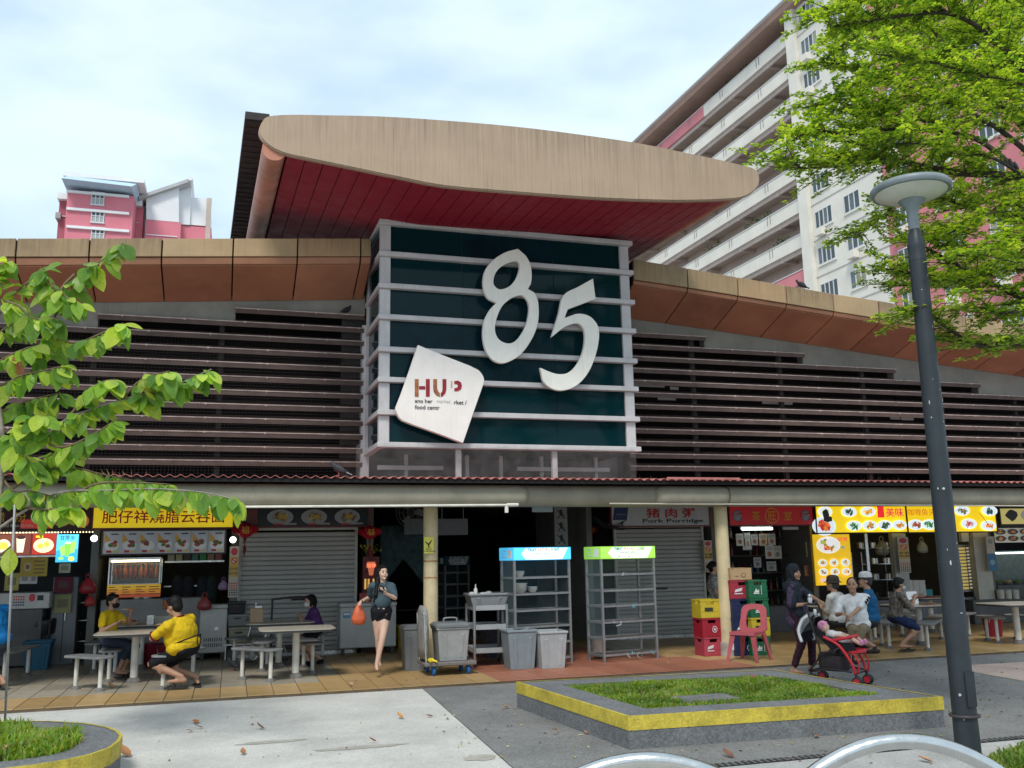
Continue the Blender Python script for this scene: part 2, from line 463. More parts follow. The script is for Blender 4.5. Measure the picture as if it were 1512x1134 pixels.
rows_ = [(EY+.48,.96),(EY+1.29,.66),(EY+1.95,.66),(EY+2.61,.66)]
def zone(r_, x):
    if r_ == 0: return m_tan if x < 3.5 or x > 7.4 else m_red
    if x < 1.75-.35*(r_ < 2): return m_gry
    return m_tan if x < 3.5 or x > 7.4-.25*r_ else m_red
for r_, (y, d) in enumerate(rows_):
    for i in range(-13, 52):
        x = i*.33+.1
        link('tile', tile_mesh(random.choice(zone(r_, x)), d), fl, (x, y, random.uniform(-.001,.001)))
fb = MB(); allm = m_gry + m_tan + m_red
for r_ in range(4, 26):
    for i in range(-20, 62):
        x = i*.33+.1; y = EY+3.27+(r_-4)*.66
        k = {id(m_gry):0, id(m_tan):3, id(m_red):6}[id(zone(r_, x) if y < 18.5 else m_gry)]
        fb.cur = k + random.randrange(3)
        fb.add([(x-.161,y-.326,.003),(x+.161,y-.326,.003),(x+.161,y+.326,.003),(x-.161,y+.326,.003)], [(0,1,2,3)])
fb.build('far_tiles', allm, fl, kind='stuff')
# narrow bed of verge grass at the foot of the lamp post
vg = [G(1446,1134),G(1462,1112),G(1512,1096),G(1640,1090),G(1640,1200),G(1446,1200)]

# ================================================================== PLANTERS
m_gran = mat('planter_granite', (.17,.175,.18), .8, .12, 3, .4, grime=.3, bscale=70, speck=.5)
m_ypaint = mat('yellow_kerb_paint', (.56,.44,.055), .6, .16, 7, .3, grime=.85, bscale=70, speck=.3, streak=.3)
m_soil = mat('planter_soil', (.07,.055,.03), .95, .25, 6, .6)
def ring_planter(label, pts, hi, inner, bandh, zin):
    c = V((sum(p.x for p in pts)/len(pts), sum(p.y for p in pts)/len(pts), 0))
    t = thing('planter', label, 'planter', c)
    o = [(p.x-c.x, p.y-c.y) for p in pts]
    def inset(d):
        q = []; n = len(o)
        for i in range(n):
            a, b_, c_ = V(o[i-1]), V(o[i]), V(o[(i+1) % n])
            n1 = (b_-a).normalized(); n2 = (c_-b_).normalized()
            n1 = V((-n1.y, n1.x)); n2 = V((-n2.y, n2.x)); m_ = (n1+n2).normalized(); k = max(.4, m_.dot(n1))
            q.append(tuple(b_ + m_*(d/k)))
        return q
    ar = sum(o[i-1][0]*o[i][1]-o[i][0]*o[i-1][1] for i in range(len(o)))
    sg = 1 if ar > 0 else -1
    A, A2, I = inset(0), inset(-.006*sg), inset(inner*sg)
    R3 = lambda q, z: [(x, y, z) for x, y in q]
    MB().loft([R3(A,-.06), R3(A,hi-.002), R3(I,hi-.002), R3(I,zin-.1)], caps=False).build('kerb', m_gran, t, smooth=30)
    MB().loft([R3(A,hi-bandh), R3(A2,hi-bandh), R3(A2,hi+.003), R3(inset(.02*sg),hi+.003)], caps=False).build('yellow_band', m_ypaint, t)
    MB().add(R3(I, zin), [list(range(len(I)))]).build('soil', m_soil, t)
    return t, [V((x+c.x, y+c.y, zin)) for x, y in I]
HK = .245
sq = [G(763,1007,HK), G(928,1058,HK), G(1391,1029,HK), G(1141,989,HK)]
pl1, in1 = ring_planter('square granite planter with yellow painted rim and clipped grass beside the lamp post', sq, HK, .36, .12, HK-.05)
cc = G(1040,1031,HK-.02)
MB().box(-.32,-.2,0,.32,.2,.03).build('cover_slab', mat('cover_slab', (.16,.16,.16), .85, .2, 6, .3, grime=.3, speck=.4), pl1, (cc.x-pl1.location.x, cc.y-pl1.location.y, HK-.04))
ov = [G(px,py,.24) for px, py in ((-150,1072),(0,1066),(40,1065),(75,1065),(125,1068),(158,1073.5),(174,1079.5),(180,1086),(176,1094),(163,1104),(135,1114),(100,1122),(50,1130),(0,1136),(-150,1152))]
pl2, in2 = ring_planter('rounded kerb planter with yellow rim around the staked sapling at lower left', ov, .24, .30, .13, .19)

def blades(name, poly, z, n, h, cols, dens=None):
    xs = [p.x for p in poly]; ys = [p.y for p in poly]; mb = MB(); k = 0
    def inside(x, y):
        c = False
        for i in range(len(poly)):
            a, b_ = poly[i-1], poly[i]
            if (a.y > y) != (b_.y > y) and x < (b_.x-a.x)*(y-a.y)/(b_.y-a.y)+a.x: c = not c
        return c
    while k < n:
        x, y = random.uniform(min(xs), max(xs)), random.uniform(min(ys), max(ys))
        if not inside(x, y) or (dens and dens(x, y)): k += .2; continue
        nz_ = noise.noise(V((x*2.3,y*2.3,z)))+.5*noise.noise(V((x*6,y*6,3)))
        if nz_ < -.38 and random.random() < .8: k += .5; continue
        k += 1; mb.cur = random.choice((0,0,1,1,2)) 
        a = random.uniform(0, 2*pi); l_ = h*random.uniform(.45,1.15)*(1+.45*nz_); w_ = random.uniform(.006,.013); b_ = random.uniform(.2,.9)*l_
        dx_, dy_ = cos(a), sin(a); px_, py_ = -dy_*w_, dx_*w_
        mb.add([(x-px_,y-py_,z),(x+px_,y+py_,z),(x+dx_*b_*.4+px_*.8,y+dy_*b_*.4+py_*.8,z+l_*.65),(x+dx_*b_*.4-px_*.8,y+dy_*b_*.4-py_*.8,z+l_*.65),(x+dx_*b_,y+dy_*b_,z+l_*.9)],
               [(0,1,2,3),(3,2,4)])
    return mb.build(name, cols, kind='stuff')
m_grass = [leaf_mat('grass_a', (.12,.25,.03)), leaf_mat('grass_b', (.17,.31,.045)), leaf_mat('grass_c', (.27,.30,.10))]
blades('grass', in1, HK-.05, 19000, .062, m_grass, lambda x, y: abs(x-cc.x) < .3 and abs(y-cc.y) < .17)
gi2 = [p for p in in2]
blades('grass', gi2, .19, 3800, .15, m_grass)
MB().poly(*[(p.x,p.y,-.03) for p in vg]).build('verge_soil', m_soil, kind='structure')
blades('verge_grass', vg, -.03, 5000, .06, m_grass)

# ================================================================== FOOD CENTRE BUILDING
fc = thing('food_centre', 'low market building with brown louvred wings, a glass sign box and a tilted curved roof', 'building')
YF, YW, YB = 14.55, 15.55, 14.3
m_band = mat('fascia_tan', (.385,.25,.13), .6, .08, 2.2, .1, streak=.5, streak_col=(.12,.09,.055), grime=.3, topstain=.2)
m_soff = mat('soffit_brown', (.335,.155,.083), .55, .12, 1.5, .08, grime=.35)
m_bands = [m_band, mat('fascia_tan_b', (.32,.22,.115), .6, .10, 2.6, .1, streak=.7, streak_col=(.08,.065,.045), grime=.5, topstain=.1), mat('fascia_tan_c', (.39,.27,.145), .6, .08, 1.8, .1, streak=.4, streak_col=(.13,.10,.06), grime=.35)]
m_soffs = None
m_joint = mat('joint_black', (.012,.01,.01), .9, 0)
m_wallg = mat('gable_concrete', (.23,.22,.19), .85, .14, 1.3, .2, streak=.35, grime=.3)
m_louv = mat('louvre_brown', (.088,.056,.045), .6, .2, 4, .05, grime=.3)
m_lip = mat('louvre_lip', (.46,.36,.32), .4, .25, 7, .05, grime=.35)
m_inner = mat('dark_interior', (.022,.02,.02), .9, .2, 2)
def interp(tab):
    def f(x):
        for (x0, z0), (x1, z1) in zip(tab, tab[1:]):
            if x <= x1 or (x1, z1) == tab[-1]: return z0+(z1-z0)*(x-x0)/(x1-x0)
    return f
def tabl(pts, Y):
    q = [P(px, py, Y) for px, py in pts]; return interp([(p.x, p.z) for p in q])
wings = {
 'left': dict(xs=[P(px,352,YF).x for px in (-190,-85,25,133,240,345,440,533,549)],
   top=tabl(((-190,352),(0,352),(545,352)),YF), mid=tabl(((0,379),(545,378)),YF), low=tabl(((0,390),(545,388)),YF), bot=tabl(((0,448),(237,446),(535,443)),YW)),
 'right': dict(xs=[P(934,383,YF).x+.0,P(1014.5,396,YF).x]+[P(1014.5,396,YF).x+(P(1297,444,YF).x-P(1014.5,396,YF).x)/4*i for i in range(1,13)],
   top=tabl(((934,383),(1014,396),(1086,409),(1159,421.5),(1229,433.7),(1297,444),(1512,483)),YF),
   mid=tabl(((932,412),(1001,422),(1074,434),(1143,445),(1216,457),(1280,467),(1512,506)),YF),
   low=tabl(((932,418),(1001,428),(1074,440),(1143,451),(1216,463),(1280,473),(1512,512)),YF),
   bot=tabl(((932,471),(1040,486),(1175,506),(1305,526),(1382,538),(1512,557)),YW))}
YD = YW+1.7
for wn, w_ in wings.items():
    xs = w_['xs']; g = .011
    for x0, x1 in zip(xs, xs[1:]):
        q = lambda x, f, y: (x, y, w_[f](x))
        a, b_ = x0+g, x1-g
        j = random.uniform(-.006,.006)
        MB().hexa([(a,YF+j,w_['mid'](a)),(b_,YF+j,w_['mid'](b_)),(b_,YF+.06,w_['mid'](b_)),(a,YF+.06,w_['mid'](a)),
                   (a,YF+j,w_['top'](a)),(b_,YF+j,w_['top'](b_)),(b_,YF+.06,w_['top'](b_)),(a,YF+.06,w_['top'](a))]).build('fascia_panel', random.choice(m_bands), fc, bevel=.006)
        MB().hexa([(a,YF+.05,w_['low'](a)),(b_,YF+.05,w_['low'](b_)),(b_,YF+.12,w_['low'](b_)),(a,YF+.12,w_['low'](a)),
                   (a,YF+.02,w_['mid'](a)-.012),(b_,YF+.02,w_['mid'](b_)-.012),(b_,YF+.12,w_['mid'](b_)-.012),(a,YF+.12,w_['mid'](a)-.012)]).build('drip_panel', m_soff, fc, bevel=.005)
        n_ = V((0,.06,.06))
        MB().hexa([(a,YF+.06,w_['low'](a)-.015),(b_,YF+.06,w_['low'](b_)-.015),(b_,YW,w_['bot'](b_)),(a,YW,w_['bot'](a)),
                   (a,YF+.1,w_['low'](a)+.03),(b_,YF+.1,w_['low'](b_)+.03),(b_,YW,w_['bot'](b_)+.06),(a,YW,w_['bot'](a)+.06)]).build('soffit_panel', random.choice((m_soff, m_soff, mat('soffit_brown_b', (.295,.135,.075), .55, .14, 1.2, .08, grime=.5), mat('soffit_brown_c', (.36,.175,.098), .55, .12, 1.7, .08, grime=.3))), fc, bevel=.005)
    bk = MB(); a, b_ = xs[0], xs[-1]
    n = 14
    for i in range(n):
        p, q = a+(b_-a)*i/n, a+(b_-a)*(i+1)/n
        bk.poly((p,YF+.14,w_['low'](p)+.08),(q,YF+.14,w_['low'](q)+.08),(q,YW+.03,w_['bot'](q)+.10),(p,YW+.03,w_['bot'](p)+.10))
        bk.poly((p,YF+.1,w_['low'](p)),(q,YF+.1,w_['low'](q)),(q,YF+.1,w_['top'](q)-.01),(p,YF+.1,w_['top'](p)-.01))
        bk.poly((p,YF+.06,w_['top'](p)-.012),(q,YF+.06,w_['top'](q)-.012),(q,YD,w_['top'](q)-.5),(p,YD,w_['top'](p)-.5)); bk.poly((p,YD,2.7),(q,YD,2.7),(q,YD,w_['top'](q)-.5),(p,YD,w_['top'](p)-.5))
    bk.build('shade_deck', m_joint, fc)  # unseen black deck and loft wall, added for shade behind the louvres
# end return of the left fascia
x = wings['left']['xs'][-1]

# louvre banks with stepped gable above
zR = [P(932, y, YW-.05).z for y in (491.6, 688.8)]; zL = [P(380, y, YW-.05).z for y in (457.4, 681.5)]
XBL, XBR = P(536,560,YW).x, P(924,560,YW).x
rowsR = [zR[0]+(zR[1]-zR[0])*i/11 for i in range(12)]; rowsL = [zL[0]+(zL[1]-zL[0])*i/11 for i in range(12)]
endsR = [P(px,py,YW).x for px, py in ((1040,500),(1185,522),(1319,543),(1444,564))] + [22]*8
endsL = [P(px,py,YW).x for px, py in ((348,457),(145,466))] + [P(-10,480,YW).x] + [-7.5]*9
def louvre(z, x0, x1, bank):
    mb = MB(); 
    mb.hexa([(x0,YW-.05,z-.022),(x1,YW-.05,z-.022),(x1,YW+.13,z+.075),(x0,YW+.13,z+.075),(x0,YW-.05,z-.004),(x1,YW-.05,z-.004),(x1,YW+.13,z+.09),(x0,YW+.13,z+.09)])
    mb.box(x0,YW-.063,z-.075,x1,YW-.051,z-.0)
    mb.cur = 1; mb.box(x0,YW-.07,z+.001,x1,YW-.045,z+.016)
    mb.cur = 1
    t = x0+.35
    while t < x1: mb.box(t,YW-.074,z-.012,t+.03,YW-.066,z+.02); t += .95
    mb.build('louvre', [m_louv, m_lip], bank)
for nm, rows, ends, side in (('R', rowsR, endsR, 1), ('L', rowsL, endsL, -1)):
    bank = thing('louvre_bank', 'x', 'x'); del bank['label'], bank['category']; bank.parent = fc
    for z, e in zip(rows, ends):
        if side > 0: louvre(z, XBR, e, bank)
        else: louvre(z, e, XBL, bank)
    px = XBR+1.5 if side > 0 else XBL-2.35
    while -8 < px < 22:
        top = rows[0]
        for z, e in zip(rows, ends):
            if (side > 0 and e > px) or (side < 0 and e < px): top = z; break
        MB().box(px-.04,YW+.14,2.75,px+.04,YW+.22,top).build('mullion', mat('louvre_post', (.07,.055,.05), .7, .2, 4), bank); px += side*1.95
    # gable wall pieces above the stepped blades
    f = wings['right' if side > 0 else 'left']['bot']
    edges = [XBR-.05 if side > 0 else XBL+.02] + [e for e in ends if -7.6 < e < 20][:4 if side > 0 else 3] + [22 if side > 0 else -7.6]
    gw = MB()
    for i in range(len(edges)-1):
        a, b_ = sorted((edges[i], edges[i+1]))
        if b_-a < .05: continue
        z = rows[i]+.02
        if f(a) < z and f(b_) < z: continue
        gw.hexa([(a,YW+.01,z),(b_,YW+.01,z),(b_,YW+.2,z),(a,YW+.2,z),(a,YW+.01,f(a)+.09),(b_,YW+.01,f(b_)+.09),(b_,YW+.2,f(b_)+.09),(a,YW+.2,f(a)+.09)])
    gw.build('gable_wall', m_wallg, fc)
# pale strips coloured to stand in for daylight showing between the right louvres
for px, py, w_ in ((958,568,46),(996,573,12),(985,588,26),(1148,594,44),(1322,617,14),(1340,618,18)):
    a, b_ = P(px-w_/2,py,YW+.4), P(px+w_/2,py,YW+.4)
    MB().box(a.x,YW+.4,a.z-.03,b_.x,YW+.42,a.z+.03).build('daylight_strip', mat('daylight_white', (.75,.74,.74), .6, .1, 5), fc)
# fine bird netting stretched over the left louvres
nb = MB()
for i in range(150): nb.box(-6.5+i*.055,YW-.1,2.9,-6.498+i*.055,YW-.098,rowsL[2])
for i in range(44): nb.box(-6.5,YW-.1,2.9+i*.05,XBL,YW-.098,2.902+i*.05)
nb.build('bird_netting', mat('net_wire', (.045,.036,.034), .6, 0), fc, kind='stuff')

# ------------------------------------------------------------------ glass sign box
m_alum = mat('box_grey_paint', (.54,.52,.52), .5, .08, 3, .05, streak=.35, streak_col=(.2,.19,.19), grime=.25)
m_glass = mat('teal_glass', (.002,.022,.027), .06, .0, 3, spec=.13)
m_glass2 = mat('teal_glass_dusty', (.003,.02,.028), .12, .25, 3, .02, spec=.12, streak=.3, streak_col=(.02,.06,.07))
gb = thing('glass_box', 'x', 'x'); del gb['label'], gb['category']; gb.parent = fc
zb = lambda zy: P(559,300+zy/2.7,YB).z
trs = [zb(z) for z in (76,202,329,453,582,703,833,962)]
X0, X1 = P(560,500,YB).x, P(932,500,YB).x
XK, YK = P(541,500,YW).x, YW
th = .052
for i, z in enumerate(trs):
    MB().box(X0-.03,YB-.10,z-th,X1+.06,YB+.05,z+th-.02).build('transom', m_alum, gb, bevel=.008)
    # side rail running back to the wall
    MB().hexa([(X0-.03,YB+.052,z-th),(X0+.1,YB+.052,z-th),(XK+.1,YK,z-th),(XK-.03,YK,z-th),(X0-.03,YB+.052,z+th-.02),(X0+.1,YB+.052,z+th-.02),(XK+.1,YK,z+th-.02),(XK-.03,YK,z+th-.02)]).build('side_rail', m_alum, gb, bevel=.006)
    if i < 7:
        z1, z0 = z-th-.002, trs[i+1]+th-.018
        for a, b_ in ((X0,X0+.17),(X1-.17,X1)): MB().box(a,YB-.03,z0,b_,YB+.1,z1).build('corner_post', m_alum, gb, bevel=.006)
        xs = [X0+.172, X0+1.38, X0+3.0, X1-.172]
        for a, b_ in zip(xs, xs[1:]): 
            t_ = random.uniform(-.004,.004)
            MB().box(a+.006,YB+.01+t_,z0,b_-.006,YB+.03+t_,z1).build('pane', random.choice((m_glass, m_glass, m_glass2)), gb)
        for xx in xs[1:3]: MB().box(xx-.02,YB+.034,z0,xx+.02,YB+.09,z1).build('glazing_bar', mat('bar_teal', (.05,.10,.12), .5, .1), gb)
        MB().hexa([(X0+.02,YB+.06,z0),(X0+.05,YB+.06,z0),(XK+.05,YK,z0),(XK+.02,YK,z0),(X0+.02,YB+.06,z1),(X0+.05,YB+.06,z1),(XK+.05,YK,z1),(XK+.02,YK,z1)]).build('side_pane', m_glass, gb)
        MB().box(XK-.01,YK-.16,z0,XK+.05,YK-.02,z1).build('back_post', m_alum, gb)
MB().box(X0+.06,YB+.1,trs[-1]-.06,X1-.05,YW+.4,trs[0]+.04).build('box_core', m_inner, gb)
MB().box(XK-.4,YW+.25,2.72,X1+.3,YW+.3,6.6).build('box_back_wall', mat('loft_grey', (.12,.115,.115), .8, .2, 2, 0, grime=.4), gb)
MB().box(XBL-.03,YW-.06,2.86,XK+.06,YW+.2,5.65).build('jamb_strip', m_alum, gb)
for px in (677,819): 
    a = P(px,680,YB+.02); MB().box(a.x-.045,YB,2.86,a.x+.045,YB+.09,trs[-1]-th).build('support_post', m_alum, gb, bevel=.006)
for px in (600,690,740,800,880): 
    a = P(px,680,YB+.8); MB().box(a.x-.03,YB+.8,2.86,a.x+.03,YB+.86,trs[-1]-th).build('inner_post', m_alum, gb)
MB().box(X0+.1,YB+.7,3.1,X0+1.2,YB+.76,3.17).build('inner_rail', m_alum, gb)
MB().box(X0+2.5,YB+.7,3.1,X1-.2,YB+.76,3.17).build('inner_rail', m_alum, gb)
# dirty plastic sheet tied under the box
ps = MB(); rows_ = []
nx = 60; xa, xb = P(526,680,YB-.15).x, P(938,680,YB-.15).x
for r_ in range(7):
    z = 2.88+(trs[-1]-.03-2.88)*r_/6
    rows_.append([(xa+(xb-xa)*i/nx, YB-.16+.03*sin(i*1.1+r_*.5)+random.uniform(-.012,.012), z) for i in range(nx+1)])
ps.loft(rows_, caps=False, closed=False)
mp_ = mat('dirty_plastic', (.22,.21,.20), .25, .3, 6, .3, alpha=.20, grime=.5)
ps.build('plastic_sheet', mp_, None, smooth='all', label='dirty clear plastic sheet tied below the glass sign box', cat='plastic sheet')

# ------------------------------------------------------------------ tilted curved roof
YR = 12.3
cv = thing('curved_roof', 'x', 'x'); del cv['label'], cv['category']; cv.parent = fc
m_lens = mat('roof_lip_beige', (.41,.295,.20), .6, .05, 1.5, .06, streak=.8, streak_col=(.14,.105,.08), grime=.12, topstain=.35)
m_plank = mat('soffit_crimson', (.25,.007,.024), .62, .06, 3, .03)
m_beam = mat('roof_edge_brown', (.46,.19,.12), .5, .12, 3, .1, grime=.5)
m_flank = mat('roof_flank_dark', (.035,.028,.028), .7, .2, 4, .2)
top_px = [(382,197),(383,188),(388,178),(397,171),(430,168.5),(480,169.3),(560,171),(650,176.5),(760,186),(850,197),(945,211),(1018,226),(1070,237),(1107,246),(1118,252),(1122,264)]
low_px = [(1119,276),(1109,286),(1093,292.5),(1073,294.5),(1040,296),(990,296.5),(907,294),(840,290),(760,284),(657,275),(589,262),(540,252),(492,242),(450,233.5),(421,227),(401,218),(388,207)]
lp = [P(px,py,YR) for px, py in top_px+low_px]
MB().prism(smooth_loop([(p.x, p.z) for p in lp],3), YR, YR+.10).build('roof_lip', m_lens, cv, smooth=30, bevel=.018, seg=2)
dd = V((-.035,1,.042))
low = [P(px,py,YR) for px, py in reversed(low_px[1:-1])]
fz = interp([(p.x, p.z) for p in low])
NP = 27; xa, xb = P(424,228,YR).x, P(1078,294,YR).x
LEN = 10.5
for i in range(NP):
    a, b_ = xa+(xb-xa)*i/NP+.006, xa+(xb-xa)*(i+1)/NP-.006
    o = V((0,YR+.33,0)); q = []
    for dz in (0,.03):
        for x, L_ in ((a,0),(b_,0),(b_,LEN),(a,LEN)):
            q.append((x+dd.x*L_, YR+.07+L_, fz(x)+.02+dz+dd.z*L_))
    MB().hexa(q).build('soffit_plank', m_plank, cv, bevel=.003)
up = MB()
for i in range(20):
    a, b_ = xa+(xb-xa)*i/20, xa+(xb-xa)*(i+1)/20
    up.poly(*[(x+dd.x*L_, YR+.07+L_, fz(x)+.075+dd.z*L_) for x, L_ in ((a,0),(b_,0),(b_,LEN),(a,LEN))])
up.build('plank_backing', m_joint, cv)
c0 = P(405,221,YR); c0.z += .03
MB().tube([c0+V((0,.05,0)), c0+V((0,.05,0))+dd*LEN], .165, 20).build('edge_beam', m_beam, cv, smooth=True)
c1 = P(1086,291,YR); c1.z += .09
MB().tube([c1+V((0,.05,0)), c1+V((0,.05,0))+dd*LEN], .10, 16).build('edge_beam', m_beam, cv, smooth=True)
fa, fb_ = P(362,173,YR+.25), P(398,176,YR+.25)
for i in range(12):
    L0, L1 = i*.78+.012, (i+1)*.78-.012; q = []
    for dz in (-.02,.10):
        for x, L_ in ((fa.x,L0),(fb_.x,L0),(fb_.x,L1),(fa.x,L1)):
            q.append((x+dd.x*L_, YR+.25+L_, fa.z+dz+dd.z*L_-.0))
    MB().hexa(q).build('flank_panel', m_flank, cv, bevel=.008)
mb = MB()
for i in range(40): 
    L0 = i*.234+.05
    mb.hexa([(x+dd.x*L_, YR+.25+L_, fa.z-.03+dz+dd.z*L_) for dz in (0,.02) for x, L_ in ((fa.x,L0),(fb_.x,L0),(fb_.x,L0+.09),(fa.x,L0+.09))])
mb.build('flank_ribs', m_flank, cv, kind='stuff')
# closed roof body above planks, between flank and right edge
q = [fb_+V((0,.1,.05)), c1+V((0,.1,.1))]
MB().poly((fb_.x,YR+.37,fa.z+.05),(c1.x,YR+.37,c1.z+.12),(c1.x+dd.x*LEN,YR+.37+LEN,c1.z+.0),(fb_.x+dd.x*LEN,YR+.37+LEN,fa.z-.1)).build('roof_top', m_flank, cv)
# flank wall between beam and dark panels
MB().hexa([(c0.x-.02,YR+.37,c0.z+.1),(c0.x+.05,YR+.37,c0.z+.1),(c0.x+.05+dd.x*LEN,YR+LEN,c0.z+.1+dd.z*LEN),(c0.x-.02+dd.x*LEN,YR+LEN,c0.z+.1+dd.z*LEN),
           (c0.x-.02,YR+.37,fa.z),(c0.x+.05,YR+.37,fa.z),(c0.x+.05+dd.x*LEN,YR+LEN,fa.z+dd.z*LEN),(c0.x-.02+dd.x*LEN,YR+LEN,fa.z+dd.z*LEN)]).build('flank_wall', m_beam, cv)

# ------------------------------------------------------------------ eaves: corrugated canopy, barrel gutter, pillars
m_can = mat('canopy_red', (.48,.17,.15), .6, .2, 3, .1, grime=.5)
cs = MB(); prof = []; ZC = P(756,706,13.3).z
n = 1600
for i in range(n+1):
    x = -7+i*.0175; prof.append((x, .017*cos(2*pi*x/.14)))
cs.loft([[(x,13.3,ZC+h) for x, h in prof], [(x,15.4,ZC+.1+h) for x, h in prof]], caps=False, closed=False)
cs.loft([[(x,13.3,ZC+h) for x, h in prof], [(x,13.3,ZC-.006+h) for x, h in prof]], caps=False, closed=False)
cs.build('canopy_sheet', m_can, fc, smooth='all')
MB().box(P(985,706,13.28).x,13.275,ZC-.0,P(1092,706,13.28).x,13.295,ZC+.035).build('canopy_flashing', m_can, fc)
MB().box(-8,13.33,ZC-.075,21,13.37,ZC-.02).build('canopy_batten', m_joint, fc)
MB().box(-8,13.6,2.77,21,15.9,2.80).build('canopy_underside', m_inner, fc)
m_gut = mat('gutter_concrete', (.31,.285,.215), .8, .12, 2, .15, streak=.25, streak_col=(.14,.125,.095), grime=.4)
def barrel(x0, x1, yf, r0=True, r1=True):
    zc = (P(700,715,yf).z+P(700,747,yf).z)/2; h = (P(700,715,yf).z-P(700,747,yf).z)/2; prof = []
    for j in range(15):
        a = -pi/2+pi*j/14; prof.append((yf+.14-.14*cos(a), zc+h*sin(a)))
    prof += [(yf+.34,zc+h),(yf+.34,zc-h)]
    rings = []
    for dx_, k in ((0,.55),(.03,.8),(.09,.96),(.16,1)):
        rings.append([(x0+dx_, yf+.2+(y-yf-.2)*(k if r0 else 1), zc+(z-zc)*(k if r0 else 1)) for y, z in prof])
    for dx_, k in ((.16,1),(.09,.96),(.03,.8),(0,.55)):
        rings.append([(x1-dx_, yf+.2+(y-yf-.2)*(k if r1 else 1), zc+(z-zc)*(k if r1 else 1)) for y, z in prof])
    MB().loft(rings).build('barrel_gutter', m_gut, fc, smooth=50)
YG = 13.45
gx1, gx2 = P(783,730,YG).x, P(972,730,YG).x
barrel(-9, gx1, YG); barrel(gx1-.2, gx2+.3, YG+.1); barrel(gx2, P(1080,730,YG).x+.03, YG); barrel(P(1080,730,YG).x, 21, YG+.015, False, False)
MB().tube([P(285,749,YG+.06), P(748,745.5,YG+.06)], .018, 8).build('conduit', mat('conduit_white', (.7,.68,.6), .5, .1), fc, smooth=True)
MB().tube([P(748,745.3,YG+.06), P(765,745.2,YG+.06)], .03, 8).build('conduit_joint', mat('conduit_white', (.7,.68,.6)), fc, smooth=True)
MB().tube([P(748,746,YG+.07), P(748,757,YG+.07)], .03, 8).build('conduit_drop', mat('conduit_white', (.7,.68,.6)), fc, smooth=True)
MB().tube([P(900,743.5,YG+.06), P(1512,747,YG+.06)], .012, 8).build('cable', mat('cable_pale', (.5,.47,.4), .6, .1), fc, smooth=True)
m_pil = mat('pillar_cream', (.58,.48,.29), .7, .1, 3, .12, grime=.75, streak=.25, streak_col=(.2,.14,.08))
def pillar(px, py, r):
    c = G(px, py)
    pr = [(r+.015,-.0),(r+.012,.10),(r,.12)]+[(r+random.uniform(-.002,.002), .12+i*.235) for i in range(1,10)]+[(r,2.44)]
    return MB().lathe(pr, 24, c).build('pillar', m_pil, fc, smooth=True), c
p1, pc1 = pillar(636,988,.112); p2, pc2 = pillar(1076,968,.112)
pillar(1700,950,.112); pillar(-120,1000,.112)
for z in (1.60,1.35): MB().lathe([(.113,0),(.116,.004),(.116,.02),(.113,.024)], 24, (pc1.x,pc1.y,z)).build('rust_strap', mat('rust_strap', (.35,.19,.08), .8, .3, 9), p1)
MB().lathe([(.137,0),(.139,.01),(.135,.2),(.128,.22)], 24, (pc2.x,pc2.y,.0)).build('pillar_foot', mat('foot_cement', (.33,.31,.27), .9, .2, 6, .3), p2)
MB().obox((pc2.x+.02,pc2.y-.136,.15),(.13,.012,.1),(0,.3,0)).build('paint_splash', mat('paint_white', (.75,.75,.76), .5, .1), p2)
MB().obox((pc2.x+.045,pc2.y-.125,.33),(.06,.02,.1)).build('socket_plate', mat('plate_black', (.02,.02,.02), .6, 0), p2)
# yellow warning notice on the pillar
a = P(633,805,pc1.y-.125)
st = thing('warning_notice', 'small yellow notice with a black bird figure on the cream pillar', 'notice', (0,0,0))
MB().box(a.x-.075,a.y-.004,a.z-.125,a.x+.075,a.y,a.z+.125).build('notice_board', mat('notice_yellow', (.72,.66,.10), .5, .06), st)
s = Sheet(a.x-.075,a.z-.125,.15,.25,a.y-.005); s.poly([(.15,.75),(.45,.6),(.85,.85),(.8,.72),(.55,.5),(.6,.35),(.45,.35),(.42,.5),(.12,.68)], BLK); s.build(st)
text('NOTE\nTO PATRONS', .035, mat('ink', (.02,.02,.02), .6, 0), st, (a.x,a.y-.007,a.z-.075))

# ------------------------------------------------------------------ hall interior
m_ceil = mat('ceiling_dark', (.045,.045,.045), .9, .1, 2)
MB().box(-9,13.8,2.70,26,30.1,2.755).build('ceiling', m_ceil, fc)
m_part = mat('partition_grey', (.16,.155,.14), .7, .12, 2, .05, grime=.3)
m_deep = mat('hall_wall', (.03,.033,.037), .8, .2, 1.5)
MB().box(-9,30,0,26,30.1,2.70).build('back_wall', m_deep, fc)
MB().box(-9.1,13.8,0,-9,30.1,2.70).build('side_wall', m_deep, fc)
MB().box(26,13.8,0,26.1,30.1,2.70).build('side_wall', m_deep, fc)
SY = 17.2
SX = {k: P(px, 850, SY).x for k, px in dict(l0=-220, l1=138, l2=345, l3=546, c1=872, r1=1058, r2=1204, r3=1466, r4=1700).items()}
for k, x in SX.items():
    MB().box(x-.06,SY,0,x+.06,20.4,2.70).build('partition_wall', m_part, fc)
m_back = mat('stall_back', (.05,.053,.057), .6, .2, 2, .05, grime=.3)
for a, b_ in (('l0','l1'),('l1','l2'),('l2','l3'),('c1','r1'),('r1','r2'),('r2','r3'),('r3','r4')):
    MB().box(SX[a]+.06,20.0,0,SX[b_]-.06,20.1,2.70).build('stall_back_wall', m_back, fc)
